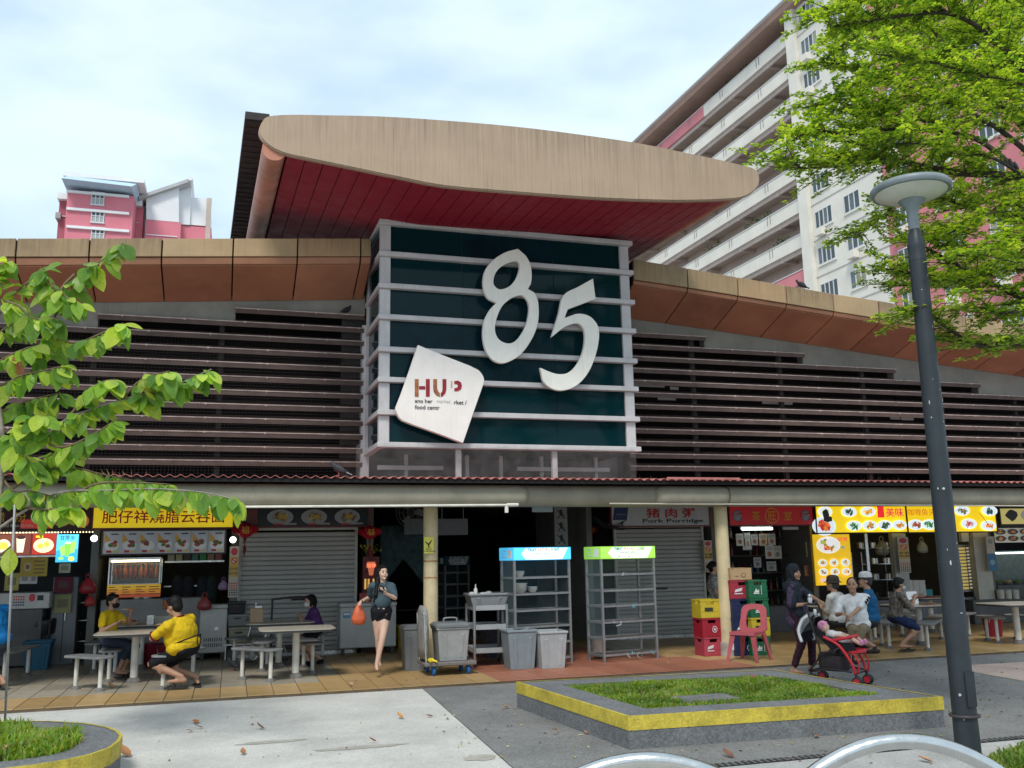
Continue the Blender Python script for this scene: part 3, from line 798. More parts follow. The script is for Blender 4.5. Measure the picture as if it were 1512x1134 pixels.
# ================================================================== SIGNBOARDS, SHUTTERS, STALLS
m_frame = mat('frame_dark', (.05,.04,.04), .5, .1)
m_steel = mat('steel', (.55,.55,.54), .3, .1, 6, .02, metal=.9)
m_whitem = mat('appliance_white', (.52,.52,.50), .45, .08, 3, .03, grime=.35, streak=.2)
m_ink = mat('ink', (.02,.02,.02), .6, 0)
m_redink = mat('red_ink', (.55,.015,.02), .5, 0)
m_wht = mat('print_white', (.8,.8,.78), .5, 0)
m_gold = mat('gold_ink', (.8,.5,.05), .5, 0)
def rect_px(px0, py0, px1, py1, Y):
    a, b_ = P(px0, (py0+py1)/2, Y), P(px1, (py0+py1)/2, Y)
    c = (px0+px1)/2
    return a.x, b_.x, max(.004, P(c, py1, Y).z), P(c, py0, Y).z
def board(name, label, cat, px0, py0, px1, py1, Y, m, lit=0, th=.06, frame=None, group=None, fw=.025):
    x0, x1, z0, z1 = rect_px(px0, py0, px1, py1, Y)
    t = thing(name, label, cat, ((x0+x1)/2, Y, z0), group=group); c = t.location
    MB().box(x0-c.x,0,0,x1-c.x,th,z1-z0).build('board', m, t)
    if frame:
        f = MB(); w_, h = x1-x0, z1-z0
        f.box(-w_/2-fw,-.02,-fw,w_/2+fw,th,0).box(-w_/2-fw,-.02,h,w_/2+fw,th,h+fw).box(-w_/2-fw,-.02,.001,-w_/2,th,h-.001).box(w_/2,-.02,.001,w_/2+fw,th,h-.001)
        f.build('frame', frame, t)
    s = Sheet(-(x1-x0)/2, 0, x1-x0, z1-z0, -.001, lit)
    return t, s, x1-x0, z1-z0
SB = SY-.18
# --- left drinks stall
t, s, w_, h = board('signboard', 'dark brown signboard with gold lettering and red cup pictures at far left', 'signboard', -80,752,138,782, SB, mat('sign_brown', (.06,.02,.015), .4, .1), .35, frame=m_frame)
s.rect(.50,.05,.72,.5,(.35,.03,.02)); s.disc(.78,.45,.06,.3,(.4,.14,.05)); s.disc(.92,.4,.05,.33,(.42,.10,.04)); s.disc(.64,.5,.04,.33,(.45,.15,.05)); s.build(t)
text('烧  腊  粉', .2, m_gold, t, (-.15*w_,-.012,h*.62), height=.16)
text('Red Bean Drinks', .07, m_wht, t, (-.02*w_,-.012,h*.2))
bl = MB(); 
for i in range(46): bl.ell((-w_/2+.05+i*w_/46,-.02,-.05),(.012,.012,.012),6,4)
bl.build('bulb_string', mat('bulb_warm', (1,.75,.45), .5, 0, emit=1.5), t)
t, s, w_, h = board('menu_lightbox', 'lit menu lightbox of egg toast and coffee cup pictures over the drinks counter', 'lightbox', -70,788,84,821, SB+.05, mat('menu_brown_lit', (.13,.03,.02), .4, 0, emit=.5), .9, frame=m_steel)
for i, u in enumerate((.12,.30,.48)):
    s.rect(u-.085,.05,u+.085,.95,(.16,.05,.03)); s.disc(u,.45,.07,.3,(.8,.72,.5)); s.disc(u,.45,.05,.17,(.85,.55,.08))
s.rect(.575,.05,.74,.95,(.15,.04,.03)); s.poly([(.60,.85),(.69,.85),(.675,.15),(.615,.15)],(.75,.75,.5)); s.disc(.645,.83,.045,.09,(.05,.02,.02))
s.rect(.76,.05,.99,.97,(.35,.03,.02)); s.disc(.87,.45,.10,.33,(.85,.75,.4)); s.disc(.84,.42,.03,.12,(.85,.5,.08)); s.disc(.9,.5,.03,.12,(.85,.5,.08)); s.rect(.79,.8,.86,.9,YEL); s.build(t)
t, s, w_, h = board('juice_poster', 'lit blue poster of a green sugarcane juice cup', 'poster', 83,789,115,830, SB-.06, mat('poster_blue_lit', (.05,.42,.75), .4, 0, emit=.8), .9, .03)
s.poly([(0,.4),(.5,.55),(1,.45),(1,1),(0,1)],(.12,.6,.85)); s.poly([(.15,.55),(.9,.78),(.85,.35),(.25,.22)],(.35,.6,.12)); s.poly([(.38,.68),(.68,.7),(.6,.2),(.44,.2)],(.2,.65,.08)); s.disc(.53,.69,.15,.04,(.7,.8,.5)); s.disc(.72,.12,.14,.08,(.9,.8,.1)); s.disc(.25,.14,.12,.06,(.3,.65,.15)); s.build(t)
text('甘蔗水', .08, m_ink, t, (0,-.012,h*.88), width=w_*.7)
t, s, w_, h = board('price_list', 'faded yellow price list stuck below the lit menu lightbox', 'poster', 30,823,70,851, SB+.1, mat('paper_yellow', (.45,.33,.06), .7, .1), 0, .01)
s.disc(.27,.5,.13,.24,(.5,.42,.3)); s.disc(.27,.5,.08,.14,BRN)
for i in range(4): s.rect(.5,.15+i*.2,.9,.22+i*.2,(.2,.1,.03))
s.build(t)
for px0,py0,px1,py1,col,lab in ((7,846,28,872,(.5,.45,.15),'yellow paper notice taped left of the payment codes'),(29,848,44,862,(.6,.6,.6),'white payment code notice in the drinks stall'),(44,848,55,862,(.55,.55,.56),'payment code card beside a white notice'),(87,832,104,846,(.45,.4,.25),'cream notice hanging under the blue juice poster'),(80,852,107,876,(.12,.01,.02),'dark red cloth sheet on the grey cupboard door'),(80,878,105,905,(.28,.27,.12),'olive poster below the dark red sheet')):
    t, s, w_, h = board('paper_notice', lab, 'notice', px0,py0,px1,py1, SY+.2, mat('paper_%d_%d' % (px0,py0), col, .7, .1), 0, .012)
    s.rect(.2,.3,.8,.75,tuple(c*.45 for c in col)); s.build(t)
def solid(name, label, cat, px0, py0, px1, py1, Y, dep, m, bevel=.01, group=None):
    x0, x1, z0, z1 = rect_px(px0, py0, px1, py1, Y)
    t = thing(name, label, cat, ((x0+x1)/2, Y, z0), group=group)
    MB().box(-(x1-x0)/2,0,0,(x1-x0)/2,dep,z1-z0).build('body', m, t, bevel=bevel)
    return t, x1-x0, z1-z0
def basez(t):                                            # let it reach the floor
    return t
t, w_, h = solid('cupboard', 'tall grey steel cupboard behind the black bin in the drinks stall', 'cupboard', 74,852,112,985, SY+.25, .6, mat('cupboard_grey', (.17,.18,.19), .5, .1, 3, 0, grime=.3))
MB().box(-.004,-.012,.05,.004,-.001,h-.05).build('door_gap', m_ink, t); MB().box(.02,-.03,h*.5,.035,-.001,h*.6).build('handle', m_steel, t)
t, w_, h = solid('cash_counter', 'white counter top box with round red sticker and price grid in the drinks stall', 'counter', -60,876,73,900, SY-.05, .7, m_whitem)
s = Sheet(-w_/2,0,w_,h,-.001); 
for i in range(5):
    for j in range(4): s.disc(.60+i*.027,.25+j*.17,.011,.06,(.6,.05,.05) if j > 1 else (.05,.05,.12),8)
s.disc(.80,.68,.035,.25,(.6,.03,.04)); s.rect(.86,.5,.93,.82,BLK); s.build(t)
t, w_, h = solid('stall_counter', 'dark stall counter under the white counter box at far left', 'counter', -60,900,60,985, SY+.05, .6, mat('counter_dark', (.09,.09,.09), .5, .2, 3, 0, grime=.3))
# black bin with liner
def bin_mesh(w0, w1, d0, d1, h, rim=.03, th=.015):
    b = MB()
    q = lambda w_, d, z: [(-w_/2,-d/2,z),(w_/2,-d/2,z),(w_/2,d/2,z),(-w_/2,d/2,z)]
    b.loft([q(w0,d0,0), q(w1,d1,h), q(w1+rim,d1+rim,h), q(w1+rim,d1+rim,h+.035), q(w1-.02,d1-.02,h+.035), q(w0-.03,d0-.03,.03)])
    for sx in (-.28,.28):                                # moulded ribs
        b.hexa([(sx*w0-.03,-d0/2-.008,.04),(sx*w0+.03,-d0/2-.008,.04),(sx*w0+.03,-d0/2+.02,.04),(sx*w0-.03,-d0/2+.02,.04),
                (sx*w1-.03,-d1/2-.008,h*.86),(sx*w1+.03,-d1/2-.008,h*.86),(sx*w1+.03,-d1/2+.02,h*.86),(sx*w1-.03,-d1/2+.02,h*.86)])
    return b
def bin_at(label, px, py, w1, h, col, group='waste bins', d=None, rz=0, nm='plastic_bin', z=0, loc=None):
    c = loc or G(px, py); d = d or w1*.85
    t = thing(nm, label, 'bin', (c.x, c.y+d/2, z), rz, group)
    bin_mesh(w1*.82, w1, d*.82, d, h).build('body', mat('bin_%d_%d_%d' % tuple(int(k*100) for k in col), col, .5, .1, 3, .05, grime=.35, streak=.3), t, bevel=.012)
    return t
t = bin_at('black bin lined with a black bag in front of the grey cupboard', 48, 985, .46, .72, (.02,.022,.025))
lb = MB(); rg = []
for z, k in ((.52,1.03),(.66,1.09),(.73,1.10),(.76,1.04),(.70,.95)): rg.append([(.23*k*cos(a*2*pi/26)*(1.18+.05*random.random()), .20*k*sin(a*2*pi/26)*(1.18+.05*random.random()), z+random.uniform(-.02,.02)) for a in range(26)])
lb.loft(rg, caps=False).build('bin_liner', mat('bag_black', (.012,.012,.013), .3, 0), t, smooth='all')
bin_at('blue bucket on the floor under the drinks counter', 52, 990, .40, .42, (.01,.09,.16), nm='bucket', z=0)
# steel urn on a stand and red bags
t = thing('steel_urn', 'shiny steel urn on a rack beside the roast stall', 'urn', G(132,975)); 
MB().lathe([(.14,1.0),(.15,1.02),(.15,1.45),(.14,1.48),(.05,1.5),(.02,1.52)],20).build('urn', m_steel, t, smooth=True)
f = MB(); 
for x in (-.2,.2):
    for y in (-.18,.18): f.tube([(x,y,0),(x,y,1.05)],.014,6)
for z in (.35,.7,1.0): f.box(-.22,-.2,z-.012,.22,.2,z)
f.build('stand', m_steel, t)
def bag(label, px, py, Y, size, col, grp='plastic carrier bags'):
    p = P(px, py, Y); t = thing('plastic_bag', label, 'bag', p, group=grp)
    b = MB(); rg = []
    for z, k in ((-.5,.25),(-.47,.75),(-.30,1.0),(-.05,.85),(.15,.5),(.28,.28)):
        rg.append([(size*.42*k*cos(a*2*pi/16)*(1+random.uniform(-.12,.12)), size*.3*k*sin(a*2*pi/16)*(1+random.uniform(-.12,.12)), size*z) for a in range(16)])
    b.loft(rg).build('sack', mat('bag_%d_%d' % (col[0]*100,col[1]*100), col, .35, .2, 9, .2), t, smooth='all')
    h_ = MB()
    for sx in (-1,1): h_.tube([(sx*size*.1,0,size*.24),(sx*size*.13,0,size*.42),(0,0,size*.52)],size*.03,6)
    h_.build('handle', mat('bag_%d_%d' % (col[0]*100,col[1]*100), col), t)
    return t
bag('large red carrier bag hanging on the post beside the urn', 130, 862, SY-.15, .33, (.30,.02,.03)); bag('red carrier bag tied lower on the same post, under the larger one', 133, 885, SY-.15, .22, (.36,.03,.03))
# --- roast meat stall
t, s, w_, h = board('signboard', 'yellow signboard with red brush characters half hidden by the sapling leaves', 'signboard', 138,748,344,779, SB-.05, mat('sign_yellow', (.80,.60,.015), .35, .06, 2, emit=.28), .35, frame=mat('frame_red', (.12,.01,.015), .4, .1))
text('肥仔祥燒腊云吞面', .2, m_redink, t, (0,-.012,h*.52), width=w_*.88, height=h*.62, off=.002)
t, s, w_, h = board('menu_board', 'white photo menu board of seven roast meat dishes', 'menu', 152,784,332,817, SB, mat('menu_white', (.62,.63,.66), .4, .04), .0, .05, frame=m_frame)
for i in range(7):
    u = (i+.5)/7; s.rect(u-.066,.03,u+.066,.97,(.58,.61,.68)); s.poly([(u-.06,.92),(u-.01,.6),(u-.06,.5)],(.7,.38,.05)); s.disc(u,.36,.058,.22,(.8,.8,.8))
    for k in range(5): s.disc(u+random.uniform(-.03,.03),.42+random.uniform(-.1,.12),.022,.08,random.choice(((.3,.05,.04),(.22,.06,.03),(.4,.08,.04),(.35,.2,.06),(.08,.18,.04))),8,.3)
    s.rect(u-.01,.85,u+.05,.9,BLK); s.rect(u-.04,.06,u,.16,(.5,.02,.02)); s.rect(u+.015,.06,u+.055,.14,(.75,.6,.1))
s.build(t)
x0, x1, z0, z1 = rect_px(160,826,237,862, SY-.02)
t = thing('roast_display_case', 'glass display case of hanging roast ducks under a warm strip light', 'display case', ((x0+x1)/2,SY-.02,z0)); w_, h = x1-x0, z1-z0
f = MB(); f.box(-w_/2,0,-.02,w_/2,.45,0).box(-w_/2,0,h,w_/2,.45,h+.03)
for x in (-w_/2,w_/2-.02):
    for y in (0,.43): f.box(x,y,.001,x+.02,y+.02,h-.001)
f.build('case_frame', m_steel, t); MB().box(-w_/2,.445,.001,w_/2,.46,h-.001).build('back_panel', mat('case_back', (.10,.13,.12), .4, .2, 9), t)
MB().tube([(-w_/2+.03,.05,h-.025),(w_/2-.03,.05,h-.025)],.016,8).build('strip_light', mat('tube_warm', (1,.8,.45), .5, 0, emit=4.5), t)
MB().tube([(-w_/2+.02,.2,h*.8),(w_/2-.02,.2,h*.8)],.008,6).build('hanging_rail', m_steel, t)
for i in range(9):
    x = -w_/2+.08+i*(w_-.16)/8; b = MB(); b.ell((0,0,-.14),(.04,.035,.10),10,8); b.ell((0,.005,-.02),(.016,.016,.07),8,6); b.tube([(0,0,.03),(0,0,.05)],.006,5)
    if i % 3 == 1: b.ell((.03,0,-.2),(.014,.014,.05),8,6)
    b.build('roast_duck', mat('roast_%d' % (i % 3), ((.28,.06,.02),(.18,.035,.015),(.36,.11,.03))[i % 3], .3, .3, 20, .1), t, (x,.2+random.uniform(-.03,.03),h*.78), smooth='all')
MB().box(-w_/2+.002,.004,.002,w_/2-.002,.008,h-.002).build('glass_pane', mat('clear_glass', (.9,.95,.95), .02, 0, alpha=.08), t)
t, s, w_, h = board('price_list', 'yellow to red price panel below the roast display case', 'price list', 158,863,237,882, SY-.08, mat('price_orange', (.6,.22,.03), .5, .05), .15, .02)
s.rect(0,.62,1,1,(.75,.45,.03)); s.rect(0,.3,1,.62,(.68,.28,.03)); s.rect(0,0,1,.3,(.5,.09,.03))
for i in range(4):
    for j in range(4): s.rect(.03+i*.25,.2+j*.19,.03+i*.25+random.uniform(.1,.2),.27+j*.19,(.15,.05,.02))
s.build(t)
t, w_, h = solid('roast_counter', 'white tiled counter of the roast meat stall', 'counter', 146,884,300,975, SY+.02, .5, mat('counter_grey_tile', (.25,.25,.24), .4, .15, 3, 0, grime=.4, streak=.3))
m_pot = mat('pot_steel', (.4,.4,.4), .35, .1, 6, 0, metal=.8)
for px, py, r, hh, lb in ((203,884,.09,.13,'tall steel pot on the roast counter, left of the wide pot'),(217,884,.10,.11,'wide steel pot on the roast counter')):
    p = P(px,py,SY+.2); MB().lathe([(r,0),(r,hh),(r+.012,hh+.003),(r-.01,hh+.006),(r-.015,.02)],18,(0,0,0)).build('pot', m_pot, None, p, smooth=True, label=lb, cat='pot')
t, w_, h = solid('plastic_tub', 'orange plastic tub with blue lid behind the seated man in yellow', 'tub', 241,885,253,899, SY-.1, .12, mat('tub_orange', (.5,.12,.03), .5, .1)); MB().box(-w_/2-.01,-.01,h,w_/2+.01,.13,h+.03).build('lid', mat('tub_lid', (.02,.08,.25), .5, .1), t)
# dark shelf with hanging aprons
x0, x1, z0, z1 = rect_px(242,822,330,890, SY+.6)
t = thing('utensil_shelf', 'steel shelf with small packets in the dark stall kitchen', 'shelf', ((x0+x1)/2,SY+.6,0)); w_ = x1-x0
MB().box(-w_/2,0,z1-.1,w_/2,.3,z1-.07).build('upper_shelf', m_steel, t); MB().box(-w_/2,0,(z0+z1)/2-.12,w_/4,.3,(z0+z1)/2-.10).build('lower_shelf', m_steel, t)
for i, col in enumerate(((.4,.42,.4),(.35,.38,.25),(.05,.05,.06),(.05,.18,.16),(.03,.25,.08),(.3,.2,.16),(.3,.1,.12))):
    MB().box(-.055,0,0,.055,.06,.14).build('packet', mat('packet_%d' % i, col, .5, .15, 9), t, (-w_/2+.1+i*(w_-.2)/6,.02,z1-.069))
for i, (px, col) in enumerate(((262,(.012,.014,.02)),(278,(.01,.012,.02)),(300,(.008,.016,.022)),(313,(.015,.03,.03)))):
    p = P(px,850,SY+.5); b = MB(); rg = []
    for z, k in ((0,.35),(-.1,.9),(-.3,1),(-.5,1.1),(-.62,1.05)): rg.append([(.11*k*cos(a*2*pi/14)*(1+random.uniform(-.15,.15)), .05*k*sin(a*2*pi/14), z) for a in range(14)])
    b.loft(rg).build('apron', mat('apron_%d' % i, col, .85, .2, 9, .2), None, p, smooth='all', label=('dark apron hanging at the left end under the stall shelf','black apron hanging between two aprons under the stall shelf','long navy apron in the middle of the dark stall','teal apron hanging near the notice strip')[i], cat='apron', group='aprons hanging in the roast stall')
bag('red carrier bag standing on the white fridge', 302, 888, SY-.3, .30, (.28,.05,.05)); bag('lilac bag hanging beside the notice strip', 330, 862, SY-.05, .22, (.25,.17,.28))
t, s, w_, h = board('notice_strip', 'notice strip with red disc and no smoking sign between roast stall and shutter', 'notice', 338,807,352,882, SB+.02, mat('strip_cream', (.55,.50,.40), .5, .08), 0, .02)
def strip(s, t, w_, h, a='01-93', b_='01-92'):
    s.rect(.05,.40,.95,.80,(.6,.38,.08)); s.disc(.5,.90,.36,.075,(.5,.03,.05)); s.disc(.5,.72,.3,.065,(.6,.03,.03)); s.disc(.5,.72,.2,.045,(.7,.6,.5)); s.poly([(.25,.745),(.33,.765),(.75,.695),(.67,.675)],(.6,.03,.03))
    for i in range(5):
        for j in range(6): s.disc(.14+i*.18,.05+j*.045,.065,.017,(.5,.04,.04) if j > 2 else (.04,.04,.1),8)
    s.build(t); text(a,.06,m_ink,t,(0,-.012,h*.56),width=w_*.85); text(b_,.06,m_ink,t,(0,-.012,h*.47),width=w_*.85)
strip(s, t, w_, h)
# spot lamps
for px, py, lb in ((344,797,'round white spot lamp beside the notice strip'),(139,795,'bare lit bulb on the post left of the photo menu')):
    p = P(px,py,SB-.12); t = thing('spot_lamp', lb, 'lamp', p)
    MB().ell((0,0,0),(.055,.06,.055),14,10).build('bulb', mat('lamp_glow', (1,1,.97), .3, 0, emit=2.2), t, smooth='all'); MB().tube([(0,.03,0),(0,.14,.03)],[.05,.03],12).build('holder', m_steel, t)
# lanterns
def lantern(label, px, py, Y, r):
    p = P(px,py,Y); t = thing('paper_lantern', label, 'lantern', p, group='red festive lanterns')
    m_ = mat('lantern_red', (.42,.008,.02), .5, .15, 20, .1)
    b = MB(); n = 24; rg = []
    for i in range(9):
        a = -pi/2+pi*i/8; rg.append([((r*max(.25,cos(a))*(1+(.10 if j % 2 else -.03)))*cos(2*pi*j/n), (r*max(.25,cos(a))*(1+(.10 if j % 2 else -.03)))*sin(2*pi*j/n), r*.85*sin(a)) for j in range(n)])
    b.loft(rg).build('globe', m_, t)
    for j in range(8):
        a = 2*pi*j/8; MB().poly((0,0,.16*r),(r*1.35*cos(a-.2),r*1.35*sin(a-.2),.5*r),(r*1.55*cos(a),r*1.55*sin(a),.1*r),(r*1.3*cos(a+.2),r*1.3*sin(a+.2),-.4*r)).build('petal', m_, t)
    MB().tube([(0,0,-r*.85),(0,0,-r*1.25)],[r*.25,r*.12],8).tube([(0,0,-r*1.25),(0,0,-r*2.9)],.012,6).ell((0,0,-r*2.2),(.03,.03,.07),8,6).build('tassel', mat('tassel', (.16,.02,.02), .7, .2, 30), t)
    MB().tube([(0,0,r*.8),(0,0,r*1.6)],.005,5).build('string', m_ink, t)
    text('福', r*.9, m_gold, t, (0,-r*1.12,0)); return t
lantern('red paper lantern at the left edge of the grey shutter', 362,783, SB-.25, .15); lantern('red paper lantern at the right edge of the grey shutter', 546,786, SB-.25, .14); lantern('small red lantern hanging in the dark passage by the porridge stall', 871,783, SY+1.2, .12)
# --- closed noodle stall
t, s, w_, h = board('signboard', 'dark signboard with three noodle bowl pictures over the closed shutter', 'signboard', 359,750,543,777, SB, mat('sign_black', (.012,.012,.014), .35, .1), 0, frame=mat('frame_maroon', (.16,.02,.03), .4, .1))
for u in (.29,.56,.83): s.plate(u,.5,.105,.42,[(.3,.2,.08),(.4,.25,.05),(.12,.14,.05),(.35,.3,.18),(.2,.1,.05)],(.33,.33,.33),11); s.disc(u+.02,.52,.03,.12,(.5,.3,.04)); s.rect(u+.02,.08,u+.13,.18,(.3,.28,.28)); s.rect(u-.05,.06,u+.02,.15,(.4,.03,.04))
s.rect(.03,.08,.11,.92,(.16,.03,.03)); s.build(t); text('粿条\n面汤', .1, mat('sign_pink', (.4,.12,.12), .5, 0), t, (-.43*w_,-.012,h*.5), height=h*.7)
m_slat = mat('shutter_grey', (.40,.39,.37), .5, .06, 2, .03, grime=.3, streak=.2)
def shutter(label, px0, px1, pytop, Y):
    x0, x1, _, z1 = rect_px(px0, pytop, px1, pytop+2, Y)
    t = thing('roller_shutter', label, 'shutter', ((x0+x1)/2, Y, 0), group='closed roller shutters'); w_ = x1-x0
    n = int((z1-.06)/.084); me = None
    for i in range(n):
        if me is None:
            pr = [(0,.002),(-.012,.010),(-.018,.035),(-.016,.060),(-.004,.076),(.004,.081),(.012,.076),(.012,.002)]
            me = MB().loft([[(-w_/2,y,z) for y, z in pr],[(w_/2,y,z) for y, z in pr]]).mesh('slat', m_slat)
        link('slat', me, t, (0,random.uniform(-.002,.002),.06+i*.084))
    MB().box(-w_/2,-.02,0,w_/2,.02,.058).build('bottom_bar', m_steel, t); MB().box(-.12,-.03,.6,.12,-.02,.63).build('lift_handle', m_ink, t, (0,0,.35))
    for x in (-w_/2-.05,w_/2): MB().box(x,-.03,0,x+.05,.03,z1).build('guide_rail', mat('rail_cream', (.45,.44,.38), .5, .1), t)
    MB().box(-w_/2-.05,-.06,z1+.001,w_/2+.05,.2,z1+.14).build('shutter_box', mat('rail_cream', (.45,.44,.38), .5, .1), t)
shutter('closed grey roller shutter of the noodle stall behind the left tables', 358, 524, 783, SY); shutter('closed grey roller shutter below the pork porridge sign', 909, 1034, 779, SY+.02)
# freezer chest and fridge
def chest(label, px0, py0, px1, py1, Y, dep, legs=.05, vents=False):
    x0, x1, z0, z1 = rect_px(px0, py0, px1, py1, Y); w_ = x1-x0
    t = thing('chest_freezer' if not vents else 'small_fridge', label, 'freezer' if not vents else 'fridge', ((x0+x1)/2, Y, 0)); h = z1
    MB().box(-w_/2,0,.12,w_/2,dep,h-.07).build('body', m_whitem, t, bevel=.015); MB().box(-w_/2-.01,-.015,h-.065,w_/2+.01,dep+.01,h).build('lid', m_whitem, t, bevel=.012)
    for x in (-w_/2+.06,w_/2-.06):
        for y in (.06,dep-.06): MB().box(x-.03,y-.03,0,x+.03,y+.03,.12).build('foot', m_frame, t)
    if vents:
        v = MB()
        for i in range(9):
            for j in range(2): v.box(-w_/2+.08+i*.035,-.003,.22+j*.09,-w_/2+.095+i*.035,.001,.28+j*.09)
        v.build('vent_slots', m_ink, t); MB().box(.02,-.006,.5,.09,0,.55).build('badge', m_steel, t)
    else: s = Sheet(-w_/2+.05,h-.25,.13,.1,-.002); s.rect(0,0,1,1,(.1,.3,.5)); s.rect(.1,.5,.9,.8,WHT); s.build(t,'sticker')
    return t
chest('white chest freezer behind the walking woman', 502,890,585,958, SY-.45, .6); chest('small white fridge with vent slots behind the man in yellow', 294,893,335,972, SY-.15, .5, vents=True)
# boxes stacked beside the fridge
def tote(label, px0, py0, px1, py1, Y, dep, col, lid=True, inner=None):
    x0, x1, z0, z1 = rect_px(px0, py0, px1, py1, Y); w_, h = x1-x0, z1-z0
    t = thing('storage_box', label, 'box', ((x0+x1)/2, Y, z0), group='boxes stacked beside the fridge')
    q = lambda k, z: [(-w_/2*k,dep/2-dep/2*k,z),(w_/2*k,dep/2-dep/2*k,z),(w_/2*k,dep/2+dep/2*k,z),(-w_/2*k,dep/2+dep/2*k,z)]
    m_ = mat('tote_%d_%d_%d' % tuple(c*100 for c in col), col, .4, .12, 4, .05, grime=.3)
    MB().loft([q(.9,0),q(.98,h-.04)]).build('body', m_, t, bevel=.012)
    MB().loft([q(1.03,h-.038),q(1.03,h-.012),q(.97,h)]).build('lid', m_, t); MB().box(-.06,-.012,h*.6,.06,.01,h*.72).build('handle', m_frame, t)
tote('lowest storage box with yellowish contents beside the fridge', 337,926,368,950, SY-.2, .35, (.30,.27,.20)); tote('grey storage box in the middle of the stack beside the fridge', 336,907,365,925, SY-.2, .35, (.22,.23,.22)); tote('black box on top of the stack beside the fridge', 336,888,363,906.5, SY-.2, .3, (.012,.012,.014))
t = thing('low_stand', 'low metal stand carrying the stacked storage boxes', 'stand', (P(352,950,SY-.2).x,SY-.2,0)); zt = P(352,950,SY-.2).z
f = MB(); f.box(-.24,-.02,zt-.03,.24,.38,zt-.004)
for x in (-.22,.2):
    for y in (0,.34): f.box(x,y,0,x+.02,y+.02,zt-.03)
f.build('stand_frame', m_steel, t)
# wooden paper box on the back table, black handle frame cart
# altar with flowers
t = thing('altar_stand', 'dark red prayer altar with glowing characters beside the shutter', 'altar', (P(547,840,SY-.05).x,SY-.05,0)); za = lambda py: P(547,py,SY-.05).z
MB().box(-.16,-.05,0,.16,.2,za(872)).build('cabinet', mat('altar_dark', (.05,.012,.01), .5, .2, 6), t); MB().box(-.15,-.08,za(872)+.01,.15,.12,za(822)).build('shrine', mat('altar_red', (.16,.015,.015), .5, .25, 8), t)
s = Sheet(-.15,za(872),.3,za(822)-za(872),-.082,.5); s.rect(.1,.05,.22,.35,(.6,.35,.08)); s.rect(.3,.05,.42,.35,(.6,.3,.06)); s.rect(.6,.05,.7,.35,(.6,.35,.08)); s.poly([(.25,.85),(.75,.85),(.62,.45),(.38,.45)],(.45,.12,.05)); s.build(t)
text('财神', .09, mat('glow_red', (.9,.25,.12), .5, 0, emit=.8), t, (0,-.09,za(835)))
s = Sheet(-.2,za(905),.2,za(875)-za(905),-.054); s.rect(0,0,1,1,(.32,.03,.03)); s.disc(.5,.6,.3,.2,(.55,.3,.1)); s.build(t,'red_poster'); s = Sheet(.02,za(910),.13,za(872)-za(910),-.054); s.rect(0,0,1,1,(.55,.42,.05)); s.build(t,'yellow_poster')
fw = thing('flower_pot', 'pot of yellow flowers on top of the dark red altar', 'flowers', (t.location.x,SY-.05,za(822)+.002)); MB().lathe([(.05,0),(.07,.1),(.06,.1)],12).build('pot', mat('altar_red',(.16,.015,.015)), fw)
b = MB(); 
for i in range(120):
    a, d, z = random.uniform(0,6.28), random.uniform(0,.2), random.uniform(.08,.22); b.cur = random.choice((0,0,1)); c = V((d*cos(a),d*.6*sin(a),z)); u = V((random.uniform(-1,1),random.uniform(-1,1),random.uniform(-1,1)))*.03
    b.poly(c, c+u, c+V((u.y,u.z,u.x)))
b.build('blossoms', [mat('petal_yellow', (.55,.42,.03), .6, .2), mat('petal_leaf', (.06,.12,.03), .6, .2)], fw)
# --- dark passage: hanging boards, fans, far rack
for px0,py0,px1,py1,Y,col,lab in ((597,766,650,789,19.5,(.30,.32,.34),'pale blank board hanging in the passage left of the pillar'),(646,766,691,790,19.2,(.33,.34,.36),'pale board hanging in the passage right of the pillar'),(786,743,816,756,14.6,(.42,.41,.38),'small pale board under the eaves in the passage')):
    t, s, w_, h = board('hanging_board', lab, 'board', px0,py0,px1,py1,Y, mat('board_%d' % px0, col, .6, .1, 2, 0, grime=.3), 0, .03)
    MB().tube([(-w_*.35,.01,h),(-w_*.35,.01,h+.3)],.006,5).tube([(w_*.35,.01,h),(w_*.35,.01,h+.3)],.006,5).build('hanger', m_steel, t)
t, s, w_, h = board('pictogram_board', 'narrow grey board with three black figure pictograms in the passage', 'board', 819,749,838,806, 17.4, mat('picto_grey', (.30,.30,.30), .6, .1), 0, .02)
for v_ in (.83,.5,.17): s.disc(.5,v_+.08,.13,.03,BLK,10); s.poly([(.35,v_+.05),(.65,v_+.05),(.6,v_-.04),(.42,v_-.04)],BLK); s.poly([(.42,v_-.04),(.5,v_-.04),(.3,v_-.12),(.2,v_-.11)],BLK); s.poly([(.5,v_-.04),(.6,v_-.04),(.85,v_-.11),(.75,v_-.13)],BLK); s.poly([(.15,v_+.1),(.22,v_+.11),(.8,v_-.05),(.72,v_-.06)],BLK)
s.build(t)
t, s, w_, h = board('pictogram_board', 'second dim pictogram board deeper in the passage', 'board', 846,772,862,806, 18.8, mat('picto_dim', (.16,.16,.15), .6, .1), 0, .02); s.disc(.5,.35,.25,.1,BLK); s.build(t)
t = thing('ceiling_fan', 'wall fan with round cage high in the passage behind the lantern', 'fan', P(607,757,18.0))
f = MB(); 
for r_ in (.08,.16,.24,.30): f.tube([(r_*cos(a*pi/12),0,r_*sin(a*pi/12)) for a in range(25)],.005,5)
for a in range(12): f.tube([(0,-.02,0),(.3*cos(a*pi/6),0,.3*sin(a*pi/6))],.004,4)
f.build('cage', mat('fan_grey', (.2,.2,.2), .5, .1), t); MB().ell((0,.06,0),(.08,.1,.08)).build('motor', m_frame, t, smooth='all')
